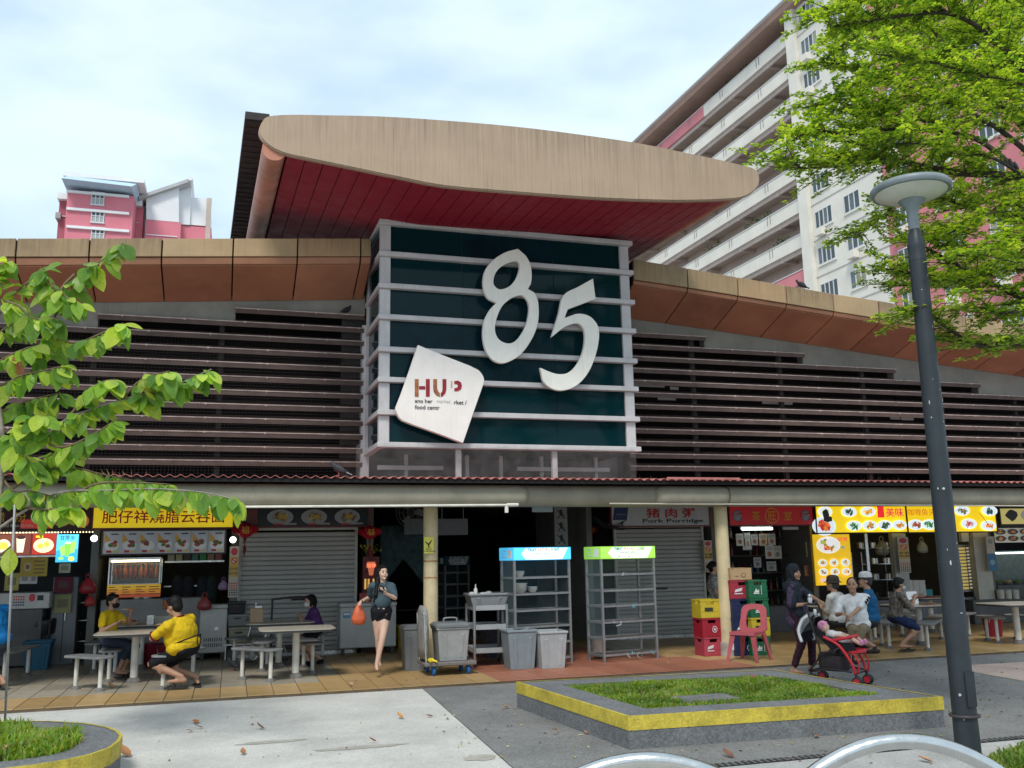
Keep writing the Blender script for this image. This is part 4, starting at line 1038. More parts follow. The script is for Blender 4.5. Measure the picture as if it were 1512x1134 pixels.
for k in range(3):
    a = k*2.1; MB().poly((0,.03,0),(.24*cos(a-.3),.05,.24*sin(a-.3)),(.26*cos(a+.1),.03,.26*sin(a+.1)),(.2*cos(a+.4),.01,.2*sin(a+.4))).build('blade', mat('fan_grey',(.2,.2,.2)), t)
# tarp hanging behind the woman
p = P(596,800,20.0); b = MB(); b.loft([[(-.5+i*.1,.05*sin(i*1.7+j),.35-.12*j-abs(i-5)*.02*j) for i in range(11)] for j in range(7)], caps=False, closed=False)
b.build('green_tarp', mat('tarp_green', (.07,.13,.13), .6, .3, 6, .2), None, p, smooth='all', label='sagging grey green tarp hung in the dark passage', cat='tarp')
# --- pork porridge sign
t, s, w_, h = board('signboard', 'white signboard with red characters reading Pork Porridge', 'signboard', 903,748,1047,776, SB, mat('sign_white', (.55,.55,.56), .4, .05), 0, frame=mat('frame_red2', (.22,.02,.03), .4, .1))
s.poly([(.01,.30),(.15,.30),(.17,.95),(.03,.95)],(.02,.03,.13)); s.build(t)
text('猪 肉 粥', .2, m_redink, t, (w_*.1,-.012,h*.66), width=w_*.5, height=h*.5, off=.002); text('Pork Porridge', .12, m_ink, t, (w_*.12,-.012,h*.22), width=w_*.62, height=h*.26, off=.001); text('小肉 Minced', .05, mat('pale_blue_ink', (.35,.38,.45), .5, 0), t, (-w_*.41,-.012,h*.6), width=w_*.10)
cb = MB(); 
for k in range(5): cb.tube(curve_pts([P(878+random.uniform(-3,3),763,SB-.05),P(890,770+k*2,SB-.08),P(905+k*4,776+k*1.5,SB-.07),P(925-k*2,768+k,SB-.05)]),.007,5)
cb.build('loose_cables', mat('cable_black', (.02,.02,.02), .5, 0), None, label='tangle of loose black cables below the porridge sign corner', cat='cables')
# --- red tea room stall
t, s, w_, h = board('signboard', 'red signboard with gold tea room characters and a ringed middle character', 'signboard', 1077,748,1200,775, SB-.03, mat('sign_red', (.40,.015,.02), .35, .06, 2, emit=.12), 0, frame=mat('frame_red3', (.12,.01,.015), .4, .1))
rg = [(cos(a*pi/16),sin(a*pi/16)) for a in range(32)]
outline([[(x*h*.44,z*h*.44) for x, z in rg],[(x*h*.38,z*h*.38) for x, z in rg]], .002, m_gold, 'ring', t, (0,-.01,h*.5))
text('茶', .2, m_gold, t, (-w_*.19,-.012,h*.5), height=h*.5, width=h*.5, off=.001); text('旺', .2, m_gold, t, (0,-.012,h*.5), height=h*.48, width=h*.46, off=.001); text('室', .2, m_gold, t, (w_*.19,-.012,h*.5), height=h*.5, width=h*.5, off=.001)
for sx in (-.41,.41):
    s2 = Sheet(sx*w_-.13,h*.12,.26,h*.76,-.004); s2.disc(.5,.5,.42,.4,(.10,.16,.3)); s2.disc(.5,.5,.34,.32,(.35,.4,.5)); s2.poly([(.02,.42),(.98,.52),(.98,.72),(.02,.62)],(.55,.03,.04)); s2.build(t,'emblem')
    q = text('ANCHOR', .06, m_wht, t, (sx*w_,-.014,h*.54), width=.2)
    q = text('SMOOTH', .03, m_wht, t, (sx*w_,-.014,h*.26), width=.1)
t = thing('tube_light', 'lit fluorescent tube under the red tea room sign', 'light', P(1118,781,SY-.1)); MB().tube([(-.36,0,0),(.36,0,0)],.022,10).build('tube', mat('tube_cool', (.85,1,.95), .3, 0, emit=4.0), t, smooth='all'); MB().box(-.38,.02,.0,.38,.06,.05).build('batten', m_whitem, t)
t = thing('tube_light', 'unlit white batten light right of the lit tube', 'light', P(1168,780,SY-.08)); MB().box(-.18,0,-.03,.18,.05,.03).build('batten', m_whitem, t)
x0, x1, z0, z1 = rect_px(1082,800,1200,900,SY+.9); t = thing('drinks_shelf', 'dark shelves of bottles and cartons at the back of the tea room stall', 'shelf', ((x0+x1)/2,SY+.9,0)); w_ = x1-x0
MB().box(-w_/2,.3,0,w_/2,.33,z1).build('back_panel', m_inner, t)
for k in range(5):
    z = .45+k*.38; MB().box(-w_/2,0,z-.03,w_/2,.29,z).build('shelf_board', m_frame, t)
    for i in range(13):
        if random.random() < .2: continue
        c = random.choice(((.05,.12,.18),(.25,.22,.2),(.18,.03,.02),(.03,.08,.03),(.35,.33,.28),(.06,.04,.02))); hh = random.uniform(.14,.28)
        MB().lathe([(.035,0),(.035,hh*.65),(.014,hh*.8),(.014,hh)],8,(0,0,0)).build('bottle', mat('bottle_%d%d' % (c[0]*100,c[1]*100), c, .25, .1), t, (-w_/2+.08+i*(w_-.16)/12,.12,z))
for i,(px0,py0,px1,py1,col) in enumerate(((1087,788,1098,806,(.45,.42,.38)),(1100,787,1108,811,(.50,.48,.45)),(1109,789,1119,805,(.4,.38,.36)),(1121,788,1133,806,(.42,.33,.22)),(1134,788,1145,805,(.38,.38,.34)),(1097,806,1110,812,(.5,.5,.5)),(1130,805,1142,825,(.45,.42,.4)),(1142,806,1154,825,(.4,.36,.28)),(1113,823,1124,838,(.35,.3,.32)),(1132,829,1146,843,(.3,.3,.3)),(1190,800,1202,822,(.33,.32,.3)),(1188,835,1203,850,(.36,.22,.2)))):
    t, s, w_, h = board('menu_card', ('paper menu card with dark print, ' + ('top left corner of the tea stall','tall narrow, second in the top row','square, third in the top row','orange tinted, fourth in the top row','fifth in the top row','small strip under the top row','lower row, left of the drink photo card','lower row, brown drink photo','small, hanging low on the left','small, hanging low in the middle','on the right post, upper','on the right post, lower and pinkish')[i]), 'menu card', px0,py0,px1,py1, SY+.12+.01*(i % 3), mat('card_%d' % i, col, .6, .1), 0, .006, group='menu cards in the tea stall')
    s.rect(.12,.62,.88,.9,tuple(c*.6 for c in col)); s.disc(.5,.35,.28,.2,random.choice(((.25,.08,.03),(.3,.2,.1),(.12,.12,.12)))); s.build(t)
t, w_, h = solid('tea_counter', 'low counter at the front of the tea room stall behind the crates', 'counter', 1082,895,1190,960, SY+.1, .5, mat('counter_dark', (.09,.09,.09)))
t, s, w_, h = board('notice_strip', 'notice strip with no smoking sign behind the right pillar', 'notice', 1040,798,1052,845, SB+.05, mat('strip_cream', (.55,.50,.40)), 0, .02); strip(s, t, w_, h, '01-88', '01-87')
# --- yellow seafood stall lightboxes
m_ylit = mat('lightbox_yellow', (.86,.60,.01), .4, .03, 1, emit=.5)
t, s, w_, h = board('lightbox_sign', 'lit yellow lightbox with seven seafood dishes and red brush characters', 'lightbox', 1205,747,1338,786, SB-.08, m_ylit, .55, .14, frame=m_frame)
s.plate(.08,.25,.13,.36,[RED,(.6,.12,.03),(.5,.03,.02),ORA],(.65,.78,.85),12); s.plate(.1,.78,.08,.2,[GRN,(.5,.5,.2)]); s.disc(.10,.68,.035,.2,BLK,12,.2); s.disc(.12,.5,.05,.12,BLK,12,.2)
for u, v_, fo in ((.36,.77,[(.02,.05,.03),(.1,.14,.06)]),(.57,.78,[ORA,(.7,.4,.05)]),(.40,.25,[(.03,.12,.03)]),(.57,.25,[(.6,.35,.05),(.5,.2,.03)]),(.74,.26,[(.03,.05,.03),(.06,.1,.05)]),(.9,.26,[ORA,(.5,.25,.05)])): s.plate(u,v_,.085,.19,fo,(.72,.84,.88))
s.rect(.66,.55,.735,.98,(.75,.02,.03)); s.build(t); text('红\n山', .12, mat('sign_white_lit', (.9,.9,.85), .5, 0, emit=.8), t, (.197*w_,-.016,h*.765), height=h*.38, off=.003); text('美味', .2, mat('brush_red_lit', (.6,.03,.08), .5, 0, emit=.5), t, (.37*w_,-.016,h*.75), width=w_*.2, height=h*.34, off=.002)
t, s, w_, h = board('lightbox_sign', 'lit yellow lightbox of curry dishes partly behind the lamp post', 'lightbox', 1339,747,1470,785, SB-.08, m_ylit, .55, .14, frame=m_frame)
for u, v_, fo in ((.09,.28,[BRN,(.4,.08,.03)]),(.24,.28,[(.03,.2,.03)]),(.62,.82,[(.05,.05,.03),(.2,.16,.08)]),(.68,.3,[(.7,.2,.25),(.5,.1,.1)]),(.9,.22,[(.7,.25,.05),(.6,.15,.03)]),(.93,.8,[(.02,.06,.06)])): s.plate(u,v_,.09,.2,fo,(.72,.84,.9))
s.poly([(.80,.72),(.805,.74),(.89,.3),(.88,.3)],(.25,.1,.02)); s.build(t); text('咖喱鱼头', .16, mat('brush_brown_lit', (.5,.15,.02), .5, 0, emit=.4), t, (-w_*.34,-.016,h*.76), width=w_*.3, height=h*.26)
t, s, w_, h = board('hanging_menu', 'lit yellow hanging menu poster with one large and six small claypot pictures', 'poster', 1203,789,1257,864, SB-.02, mat('poster_yellow_lit', (.82,.50,.01), .4, .03, 1, emit=.4), .5, .03)
s.plate(.40,.79,.33,.17,[ORA,RED,(.7,.3,.05),(.3,.3,.06)],(.75,.75,.7),16); s.disc(.45,.84,.12,.08,(.7,.7,.72)); s.disc(.78,.74,.07,.03,(.3,.3,.22))
for i in range(3):
    for j in range(2): s.plate(.2+i*.3,.44-j*.18,.125,.075,[ORA,BRN,(.4,.4,.1),GRN,(.5,.4,.3)],(.72,.75,.7))
s.rect(.08,.06,.42,.14,(.7,.5,.45)); s.build(t); text('砂煲', .1, mat('brush_red_lit',(.6,.03,.08)), t, (w_*.3,-.01,h*.9), width=w_*.26)
# seafood stall kitchen
x0, x1, z0, z1 = rect_px(1275,815,1325,900,SY+.5); t = thing('pot_rack', 'steel rack stacked with pots and strainers in the seafood stall', 'rack', ((x0+x1)/2,SY+.5,0)); w_ = x1-x0
f = MB()
for x in (-w_/2,w_/2):
    for y in (0,.35): f.tube([(x,y,0),(x,y,z1)],.014,6)
f.build('posts', m_steel, t)
for k, z in enumerate((.6,1.0,1.35,1.7)):
    MB().box(-w_/2,0,z-.015,w_/2,.36,z).build('shelf_board', m_steel, t)
    for i in range(3): r_ = random.uniform(.07,.1); MB().lathe([(r_,0),(r_,.12),(r_*1.1,.125),(r_*.9,.13),(r_*.2,.15)],14).build('pot', random.choice((m_pot, m_steel, m_frame)), t, (-w_/2+.12+i*(w_-.24)/2,.17,z), smooth=True)
MB().box(P(1281,790,SY).x,SY+.1,1.2,P(1285,790,SY).x,SY+.14,2.4).build('kitchen_post', m_steel, fc)
p = P(1302,800,SY+.5); bag('large translucent bag hanging above the pot rack', 1302,806,SY+.6,.42,(.30,.31,.32)); bag('pale bag hanging in the stall doorway right of the notice strip', 1361,805,SY+.7,.36,(.28,.29,.30))
t, s, w_, h = board('notice_strip', 'notice strip with white top on the post in the seafood stall', 'notice', 1327,793,1343,846, SB+.05, mat('strip_cream', (.55,.50,.40)), 0, .02); strip(s, t, w_, h, '01-85', '01-84')
x0, x1, z0, z1 = rect_px(1325,790,1345,960,SY); MB().box(x0,SY,0,x1,SY+.12,2.66).build('tiled_post', mat('tile_white', (.42,.42,.39), .35, .1, 3, 0, grime=.3), fc)
t, w_, h = solid('seafood_counter', 'long dark steel counter of the seafood stall behind the diners', 'counter', 1262,884,1462,962, SY+.1, .5, mat('counter_steel_dark', (.12,.125,.13), .4, .2, 3, 0, grime=.4, metal=.4))
for i, (px, py, ww) in enumerate(((1346,884,.14),(1355,884,.15),(1364,884,.15),(1350,868,.13))):
    p = P(px,884,SY+.12+.03*i); b = MB(); 
    for k in range(9): b.box(-ww/2+random.uniform(-.004,.004),0,k*.045,ww/2+random.uniform(-.004,.004),.14,k*.045+.03).box(-ww/2-.006,-.006,k*.045+.031,ww/2+.006,.146,k*.045+.042)
    b.build('foam_boxes', mat('foam_white', (.62,.61,.57), .7, .06), None, p, label=('stack of white foam food boxes, left end of the seafood counter','stack of white foam food boxes, second on the seafood counter','tall stack of white foam food boxes nearest the lamp post','white foam food boxes behind the front stacks')[i], cat='food boxes', group='stacks of white foam boxes')
t, w_, h = solid('tissue_box', 'teal box behind the white foam stacks', 'box', 1366,870,1378,886, SY+.35, .15, mat('teal_box', (.03,.25,.27), .5, .1))
t, s, w_, h = board('lit_cabinet', 'narrow lit cabinet with rows of yellow packets right of the lamp post', 'cabinet', 1414,806,1436,872, SY+.3, mat('cabinet_pale', (.40,.38,.33), .5, .1), .35, .2, frame=m_whitem)
for k in range(13): s.rect(.08,.03+k*.074,.62,.075+k*.074,(.55,.42,.12)); s.disc(.78,.06+k*.074,.10,.022,(.5,.45,.35),10)
s.build(t)
t, w_, h = solid('switch_box', 'small white electrical box above the lit cabinet', 'box', 1420,784,1431,800, SY+.05, .1, m_whitem)
# --- last stall at right
t, s, w_, h = board('signboard', 'dark lit signboard of wok dishes at the far right', 'signboard', 1476,748,1640,776, SB-.05, mat('sign_olive', (.05,.04,.02), .4, .1), .5, .1, frame=m_frame)
s.rect(.01,.1,.5,.9,(.4,.34,.12)); s.plate(.28,.55,.1,.35,[BRN,ORA,(.3,.25,.1)],(.2,.2,.15)); s.disc(.1,.55,.05,.3,BLK,12,.2); s.plate(.42,.5,.08,.3,[RED,BRN],(.3,.28,.2)); s.build(t)
t, s, w_, h = board('menu_board', 'white menu board with dark bowls of red and yellow dishes at the far right', 'menu', 1470,779,1640,800, SB, mat('menu_pale', (.55,.55,.45), .4, .04, emit=.15), .25, .04)
for i in range(6):
    for j in range(2): s.plate(.04+i*.1,.28+j*.46,.045,.2,[(.35,.05,.03),(.4,.3,.06),BRN],(.03,.03,.03))
s.build(t)
t, s, w_, h = board('notice_strip', 'blue and cream notice strip on the post at far right', 'notice', 1458,792,1470,843, SB+.03, mat('strip_cream', (.55,.50,.40)), 0, .02); s.rect(.0,.0,1,.5,(.03,.16,.3)); s.disc(.5,.85,.3,.07,(.3,.28,.25)); s.disc(.5,.25,.3,.08,(.2,.4,.5)); s.build(t)
x0, x1, z0, z1 = rect_px(1445,790,1468,960,SY-.0); MB().box(x0,SY-.01,0,x1,SY+.14,2.66).build('tiled_post', mat('tile_cream', (.45,.43,.36), .35, .1, 3, 0, grime=.3), fc)
x0, x1, z0, z1 = rect_px(1470,812,1640,862,SY+.05); t = thing('glass_counter', 'glass fronted food counter lit by a tube at far right', 'counter', ((x0+x1)/2,SY+.05,0)); w_ = x1-x0
MB().box(-w_/2,0,0,w_/2,.5,z0).build('base', mat('counter_dark',(.09,.09,.09)), t); MB().box(-w_/2,.45,z0+.002,w_/2,.5,z1).build('back', mat('case_back',(.1,.13,.12)), t)
MB().tube([(-w_/2,.04,z1-.05),(w_/2,.04,z1-.05)],.016,8).build('tube', mat('tube_cool',(.85,1,.95)), t)
for i in range(7): MB().lathe([(.10,0),(.13,.05),(.11,.05)],14).build('food_tray', m_steel, t, (-w_/2+.2+i*.3,.22,z0+.002)); MB().ell((0,0,0),(.1,.1,.06)).build('food', mat('greens_%d' % (i%2), ((.06,.12,.03),(.3,.2,.08))[i % 2], .7, .3, 20, .2), t, (-w_/2+.2+i*.3,.22,z0+.06), smooth='all')
for i, px in enumerate((1478,1489,1500)): 
    p = P(px,884,SY-.1); MB().lathe([(.075,0),(.08,.18),(.072,.2),(.07,.19)],14).build('canister', mat('canister_cream', (.5,.48,.42), .5, .1), None, p, smooth=True, label=('cream canister on the right stall counter, left one of three','cream canister on the right stall counter, middle one of three','cream canister on the right stall counter, right one of three')[i], cat='canister', group='canisters on the right stall counter')
t, w_, h = solid('side_counter', 'counter carrying the three cream canisters', 'counter', 1440,884,1560,955, SY-.15, .4, mat('counter_dark',(.09,.09,.09)))
# ================================================================== TABLES, BENCHES
m_post = mat('post_white', (.60,.58,.52), .55, .1, 6, .08, grime=.7)
m_top = mat('table_top', (.40,.36,.30), .35, .1, 4, .03, grime=.35)
m_edge = mat('table_edge_dark', (.03,.03,.03), .5, .1)
m_seat = mat('seat_grey', (.19,.195,.20), .4, .15, 6, .03, grime=.4)
m_cem = mat('post_foot_cement', (.16,.15,.14), .9, .25, 12, .4)
def rrect(w_, d, r, n=5):
    q = []
    for cx, cy, a0 in ((w_/2-r,d/2-r,0),(-w_/2+r,d/2-r,pi/2),(-w_/2+r,-d/2+r,pi),(w_/2-r,-d/2+r,1.5*pi)):
        for i in range(n+1): a = a0+pi/2*i/n; q.append((cx+r*cos(a), cy+r*sin(a)))
    return q
def table(label, px, py, w_=1.06, d=.84, h=.70):
    c = G(px, py); t = thing('hawker_table', label, 'table', c, 0, 'fixed tables of the food centre')
    MB().slab(rrect(w_,d,.12),h-.012,h).build('table_top', m_top, t); MB().slab(rrect(w_-.004,d-.004,.12),h-.04,h-.0125).build('edge_band', m_edge, t)
    MB().slab(rrect(w_*.6,d*.6,.05),h-.055,h-.0405).build('underplate', m_post, t)
    MB().tube([(0,0,.04),(0,0,h-.056)],.052,16).build('post', m_post, t, smooth=True)
    MB().lathe([(.105,0),(.10,.03),(.075,.06),(.053,.075)],14).build('foot', m_cem, t, smooth=True)
    return t
bench0 = None
def bench(label, p0, p1, h=.45, wide=.30, ext=.14):
    a, b_ = G(*p0), G(*p1); c = (a+b_)/2; d = b_-a; L_ = d.length; rz = math.atan2(d.y, d.x)
    t = thing('bench', label, 'bench', c, rz, 'fixed two post benches')
    MB().slab(rrect(L_+2*ext,wide,.10),h-.03,h).build('seat', m_seat, t, bevel=.006)
    for sx in (-1,1):
        MB().tube([(sx*L_/2,0,.03),(sx*L_/2,0,h-.031)],.028,12).build('post', m_post, t, smooth=True)
        MB().lathe([(.07,0),(.062,.025),(.045,.045),(.03,.05)],12,(sx*L_/2,0,0)).build('foot', m_cem, t, smooth=True)
    return t
T1 = table('front left table with the two people in yellow at it', 197,1008); T1b = table('table behind the front left table holding plates and a napkin holder', 206,988)
T2 = table('empty front table before the grey shutter', 436,1001); T2b = table('table behind the empty front table where the woman in purple leans', 411,985)
T3 = table('front table right of the seated men, partly behind the lamp post', 1361,953); T3b = table('table behind it where the woman in patterned blouse eats', 1377,934)
T4 = table('table at the far right edge of the food centre', 1505,951); T5 = table('table beside the man in white where his friend leans', 1222,951)
for l_, a, b_ in (('bench nearest the camera at the left end of the front left table',(111,1018),(147,1021)),('bench behind the nearest left bench',(160,1008),(169,997)),('bench the man in yellow sits on',(240,1018),(284,1004)),
    ('bench at far left under the man in blue',(5,1010),(40,998)),('grey bench left of the empty front table',(357,1004),(399,1007)),('bench behind the grey bench near the storage boxes',(345,984),(373,980)),('dark bench between the two middle tables',(386,992),(394,985)),
    ('bench right of the empty front table',(448,986),(461,995)),('bench under the woman in purple',(452,980),(476,972)),('front bench left of the right hand table',(1303,954),(1314,958)),('bench under the woman in the patterned blouse',(1333,940),(1350,944)),
    ('bench right of the table behind the lamp post',(1371,961),(1391,944)),('bench just right of the lamp post',(1432,940),(1416,944)),('bench with paint worn post at far right',(1459,946),(1474,950)),('bench at the right edge of the picture',(1501,944),(1530,948)),
    ('bench under the man in the white tee shirt',(1268,962),(1287,953)),('bench under the man in the blue tee shirt',(1293,945),(1300,940)),('bench under the woman in yellow',(138,993),(152,986)),('bench under the woman behind the right pillar',(1048,947),(1060,944))):
    bench(l_, a, b_)
def on(t, x, y, z=.70): return V((t.location.x+x, t.location.y+y, z+.001))
def small(name, label, cat, mb, m, loc, smooth=True, group=None, rz=0):
    o = mb.build(name, m, None, loc, smooth=smooth, label=label, cat=cat, group=group); o.rotation_euler = (0,0,rz); return o
m_cer = mat('ceramic', (.62,.62,.58), .25, .05)
plate = lambda r: MB().lathe([(r*.5,0),(r*.55,.008),(r,.025),(r*.97,.028),(r*.5,.012)],20)
small('plate', 'white plate of sliced red meat before the woman in yellow', 'plate', plate(.13), m_cer, on(T1b,-.12,-.1))
b = MB()
for i in range(26): a, d = random.uniform(0,6.28), random.uniform(0,.09); b.obox((d*cos(a),d*sin(a),.03+random.uniform(0,.02)),(.05,.02,.008),(0,random.uniform(-.4,.4),random.uniform(0,3)))
small('sliced_meat', 'heap of sliced red meat on the white plate', 'food', b, mat('meat', (.34,.06,.03), .4, .3, 20), on(T1b,-.12,-.1,.712), False)
small('napkin_holder', 'steel napkin holder on the table behind the front left table', 'napkin holder', MB().box(-.05,-.04,0,.05,.04,.14), m_steel, on(T1b,.14,-.22))
small('plastic_basket', 'pale plastic tray box beside the napkin holder', 'tray', MB().hexa([(-.16,-.1,0),(.16,-.1,0),(.16,.1,0),(-.16,.1,0),(-.18,-.12,.12),(.18,-.12,.12),(.18,.12,.12),(-.18,.12,.12)]), mat('tray_pale', (.42,.41,.35), .5, .1), on(T1b,.36,0))
t = thing('paper_box', 'brown box of tissue rolls on the back middle table', 'box', on(T2b,-.36,.05)); MB().box(-.10,-.12,0,.10,.12,.22).build('body', mat('kraft', (.33,.23,.14), .75, .1, 4), t, bevel=.006); MB().box(-.02,-.02,.221,.08,.04,.25).build('tissue', m_wht, t)
t = thing('hand_trolley', 'folding black hand trolley parked beside the grey storage boxes', 'trolley', G(376,982)); f = MB()
f.tube(curve_pts([(-.25,0,.05),(-.1,.05,.5),(.0,.1,.98)]),.014,6).tube([(0,-.1,.1),(.35,0,.55)],.012,6).tube([(.35,0,.55),(.5,.0,.15)],.012,6).tube([(-.1,-.1,.12),(.45,-.1,.3)],.012,6).tube([(.1,.0,.2),(.2,.0,.6)],.012,6); f.build('frame', m_steel, t)
for x in (-.1,.45): MB().lathe([(.06,-.02),(.07,-.01),(.07,.01),(.06,.02)],14).build('wheel', m_frame, t, (x,-.1,.07))
t = thing('push_cart', 'cart with bent black push handle behind the middle tables', 'cart', G(428,972)); f = MB(); f.tube(curve_pts([(-.32,0,.05),(-.32,0,.9),(-.26,0,1.0),(.26,0,1.02),(.34,0,.9),(.36,0,.1)],4),.018,8).build('handle', m_frame, t, smooth='all'); MB().box(-.34,.02,.14,.38,.5,.19).build('deck', m_frame, t)
t = thing('water_bucket', 'dark red bucket under the front left table', 'bucket', G(224,985)); MB().loft([[(r_*cos(a*pi/8),r_*sin(a*pi/8),z) for a in range(16)] for r_, z in ((.14,0),(.19,.36),(.2,.37),(.18,.37),(.14,.05))]).build('body', mat('bucket_red', (.20,.012,.03), .45, .1), t, smooth=True); MB().tube([(.19*cos(a*pi/10),-.02,.34-.17*sin(a*pi/10)) for a in range(11)],.006,5).build('handle', m_steel, t)
t = dup(t, G(248,990), .4, 'second dark red bucket behind the legs of the man in yellow'); t = dup(t, G(1468,940), .4, 'red bucket under the far right table')
bin_at('blue tub under the table behind the woman in yellow', 165, 985, .42, .34, (.01,.07,.12), nm='bucket')
small('menu_stand', 'white folded menu card standing on the table left of the lamp post', 'menu stand', MB().hexa([(-.11,-.05,0),(.11,-.05,0),(.11,.05,0),(-.11,.05,0),(-.11,-.004,.22),(.11,-.004,.22),(.11,.004,.22),(-.11,.004,.22)]), mat('card_white', (.66,.67,.66), .6, .04), on(T3,-.02,.12))
s = Sheet(-.1,.02,.2,.19,-.035); 
small('tray', 'dark red tray before the woman in the patterned blouse', 'tray', MB().slab(rrect(.36,.26,.04),0,.018), mat('tray_red', (.25,.02,.03), .5, .1), on(T3b,-.22,-.1), False)
small('tray', 'brown tray on the table behind the lamp post', 'tray', MB().slab(rrect(.36,.26,.04),0,.018), mat('tray_brown', (.18,.09,.05), .5, .1), on(T3,.2,-.1), False)
small('bowl', 'white bowl on the dark red tray', 'bowl', MB().lathe([(.04,0),(.075,.05),(.08,.06),(.06,.045),(.02,.02)],16), m_cer, on(T3b,-.24,-.1,.719))
small('sauce_bottle', 'brown sauce bottle on the table behind the lamp post', 'bottle', MB().lathe([(.03,0),(.03,.1),(.012,.14),(.012,.17)],10), mat('sauce', (.10,.03,.015), .3, .1), on(T3,-.22,.2))

# ================================================================== TRAY RETURN RACKS
m_rack = mat('rack_grey', (.27,.27,.27), .45, .12, 6, .05, metal=.5, grime=.4)
m_clear = mat('clear_panel', (.20,.27,.29), .1, 0, alpha=.09)
def rack(label, pl, pr, ptop, hcol, lit, title, tcols, sub, dep=.46, shelves=(.10,.34,.59,.84,1.09,1.34), side_txt='Thank\nyou for\nreturning', group='tray return racks', lean=0):
    a, b_ = G(*pl), G(*pr); w_ = (b_-a).length; c = (a+b_)/2; rz = math.atan2(b_.y-a.y, b_.x-a.x)
    t = thing('tray_rack', label, 'rack', c, rz, group)
    H_ = P(ptop[0], ptop[1], c.y).z; hh = .20
    for x in (-w_/2, w_/2-.035):
        for y in (0, dep-.035): MB().box(x,y,.0,x+.035,y+.035,H_-hh-.001).build('post', m_rack, t)
    for z in shelves:
        f = MB(); f.box(-w_/2+.036,.004,z-.03,w_/2-.036,.03,z).box(-w_/2+.036,dep-.03,z-.03,w_/2-.036,dep-.004,z).box(-w_/2+.004,.036,z-.03,-w_/2+.03,dep-.036,z).box(w_/2-.03,.036,z-.03,w_/2-.004,dep-.036,z)
        for i in range(9): f.tube([(-w_/2+.08+i*(w_-.16)/8,.03,z-.015),(-w_/2+.08+i*(w_-.16)/8,dep-.03,z-.015)],.005,4)
        f.build('shelf', m_rack, t)
    MB().box(-w_/2-.01,-.02,H_-hh,w_/2+.01,dep+.01,H_).build('header_box', mat('header_%s_%s' % (title[0], sub), hcol, .4, .04, emit=lit*.55), t, bevel=.008)
    s = Sheet(-w_/2,H_-hh+.012,w_,hh-.024,-.022,lit)
    s.rect(0,0,1,1,tuple(min(.9,c_*.5+.42) for c_ in hcol)); s.poly([(0,0),(.2,0),(.12,.5),(.2,1),(0,1)],hcol); s.poly([(.85,0),(1,0),(1,1),(.95,1)],hcol); s.poly([(.3,0),(.8,0),(.7,1),(.4,1)],tuple(min(.92,c_*.25+.66) for c_ in hcol))
    s.rect(.33,.38,.66,.66,tuple(c_*.75 for c_ in hcol)); s.rect(.34,.40,.65,.64,(.85,.9,.88))
    if sub == 'NON-HALAL':
        for i in range(5): s.disc(.36+i*.07,.2,.016,.06,(.05,.12,.2),10)
    s.build(t)
    n = len(title); xs = (-.27,.0,.25) if n == 3 else (0,)
    for x, wd, tc_, k in zip((-.19,.02,.22), title, tcols, (.16,.21,.15)): text(wd,.05,mat('word_%d_%d_%d' % tuple(int(v_*100) for v_ in tc_), tc_, .5, 0),t,(x*w_,-.028,H_-hh*.20),width=w_*k,height=.048,off=.001)
    text(sub,.06,mat('word_sub_%s' % sub, tuple(c_*.6 for c_ in hcol), .5, 0),t,(0,-.028,H_-hh*.485),width=w_*.29,height=.04,off=.001)
    if sub != 'NON-HALAL': text('请 归 还 餐 具  Tray',.03,m_ink,t,(0,-.028,H_-hh*.8),width=w_*.40)
    q = text(side_txt,.05,mat('pale_ink', (.6,.68,.7), .5, 0),t,(-w_/2-.013,dep*.62,H_-hh*.5),rot=(pi/2,0,-pi/2),width=dep*.45)
    MB().box(-w_/2-.012,.04,H_-hh+.04,-w_/2-.0105,.16,H_-.04).build('side_pictogram', m_wht, t)
    for x in (-w_/2-.004, w_/2+.001): MB().box(x,.04,.08,x+.003,dep-.04,H_-hh-.002).build('side_panel', m_clear, t)
    MB().box(-w_/2+.04,dep-.003,.08,w_/2-.04,dep,H_-hh-.002).build('back_panel', m_clear, t)
    return t, w_, H_
rk1, w1, h1 = rack('tray rack with lit blue NON-HALAL header behind the grey bins', (761,985),(846,978),(800,808),(.06,.38,.66),1.0,('TRAY','RETURN','POINT'),((.05,.3,.5),(.75,.3,.05),(.15,.4,.1)),'NON-HALAL')
rk2, w2, h2 = rack('tray rack with lit green HALAL header before the porridge shutter', (892,979),(973,972),(925,806.5),(.22,.45,.06),.9,('TEMPAT','PULANG','DULANG'),((.03,.35,.45),(.75,.3,.05),(.2,.42,.1)),'HALAL', shelves=(.12,.37,.62,.87,1.11,1.36))
rk3, w3, h3 = rack('unlit tray rack with dull blue header deep in the dark passage', (657,940),(694,937),(672,821),(.01,.055,.075),0,('TRAY','RETURN','POINT'),((.10,.13,.15),)*3,'HALAL-ONLY')
def bowls(label, rk, x, y, z, n, r=.09):
    t = thing('bowl_stack', label, 'bowls', rk.matrix_basis @ V((x,y,z)))
    for i in range(n): MB().lathe([(r*.5,0),(r*.9,.05),(r,.06),(r*.85,.05),(r*.3,.015)],16).build('bowl', m_cer, t, (0,0,i*.03), smooth=True)
bpy.context.view_layer.update()
bowls('stack of white bowls on the second shelf of the blue rack', rk1, -.27,.25,1.091,4,.12); bowls('small stack of dishes beside the white bowls', rk1, -.05,.25,1.091,2,.09); bowls('pale dishes on the top shelf of the blue rack', rk1, -.30,.2,1.341,2,.08)
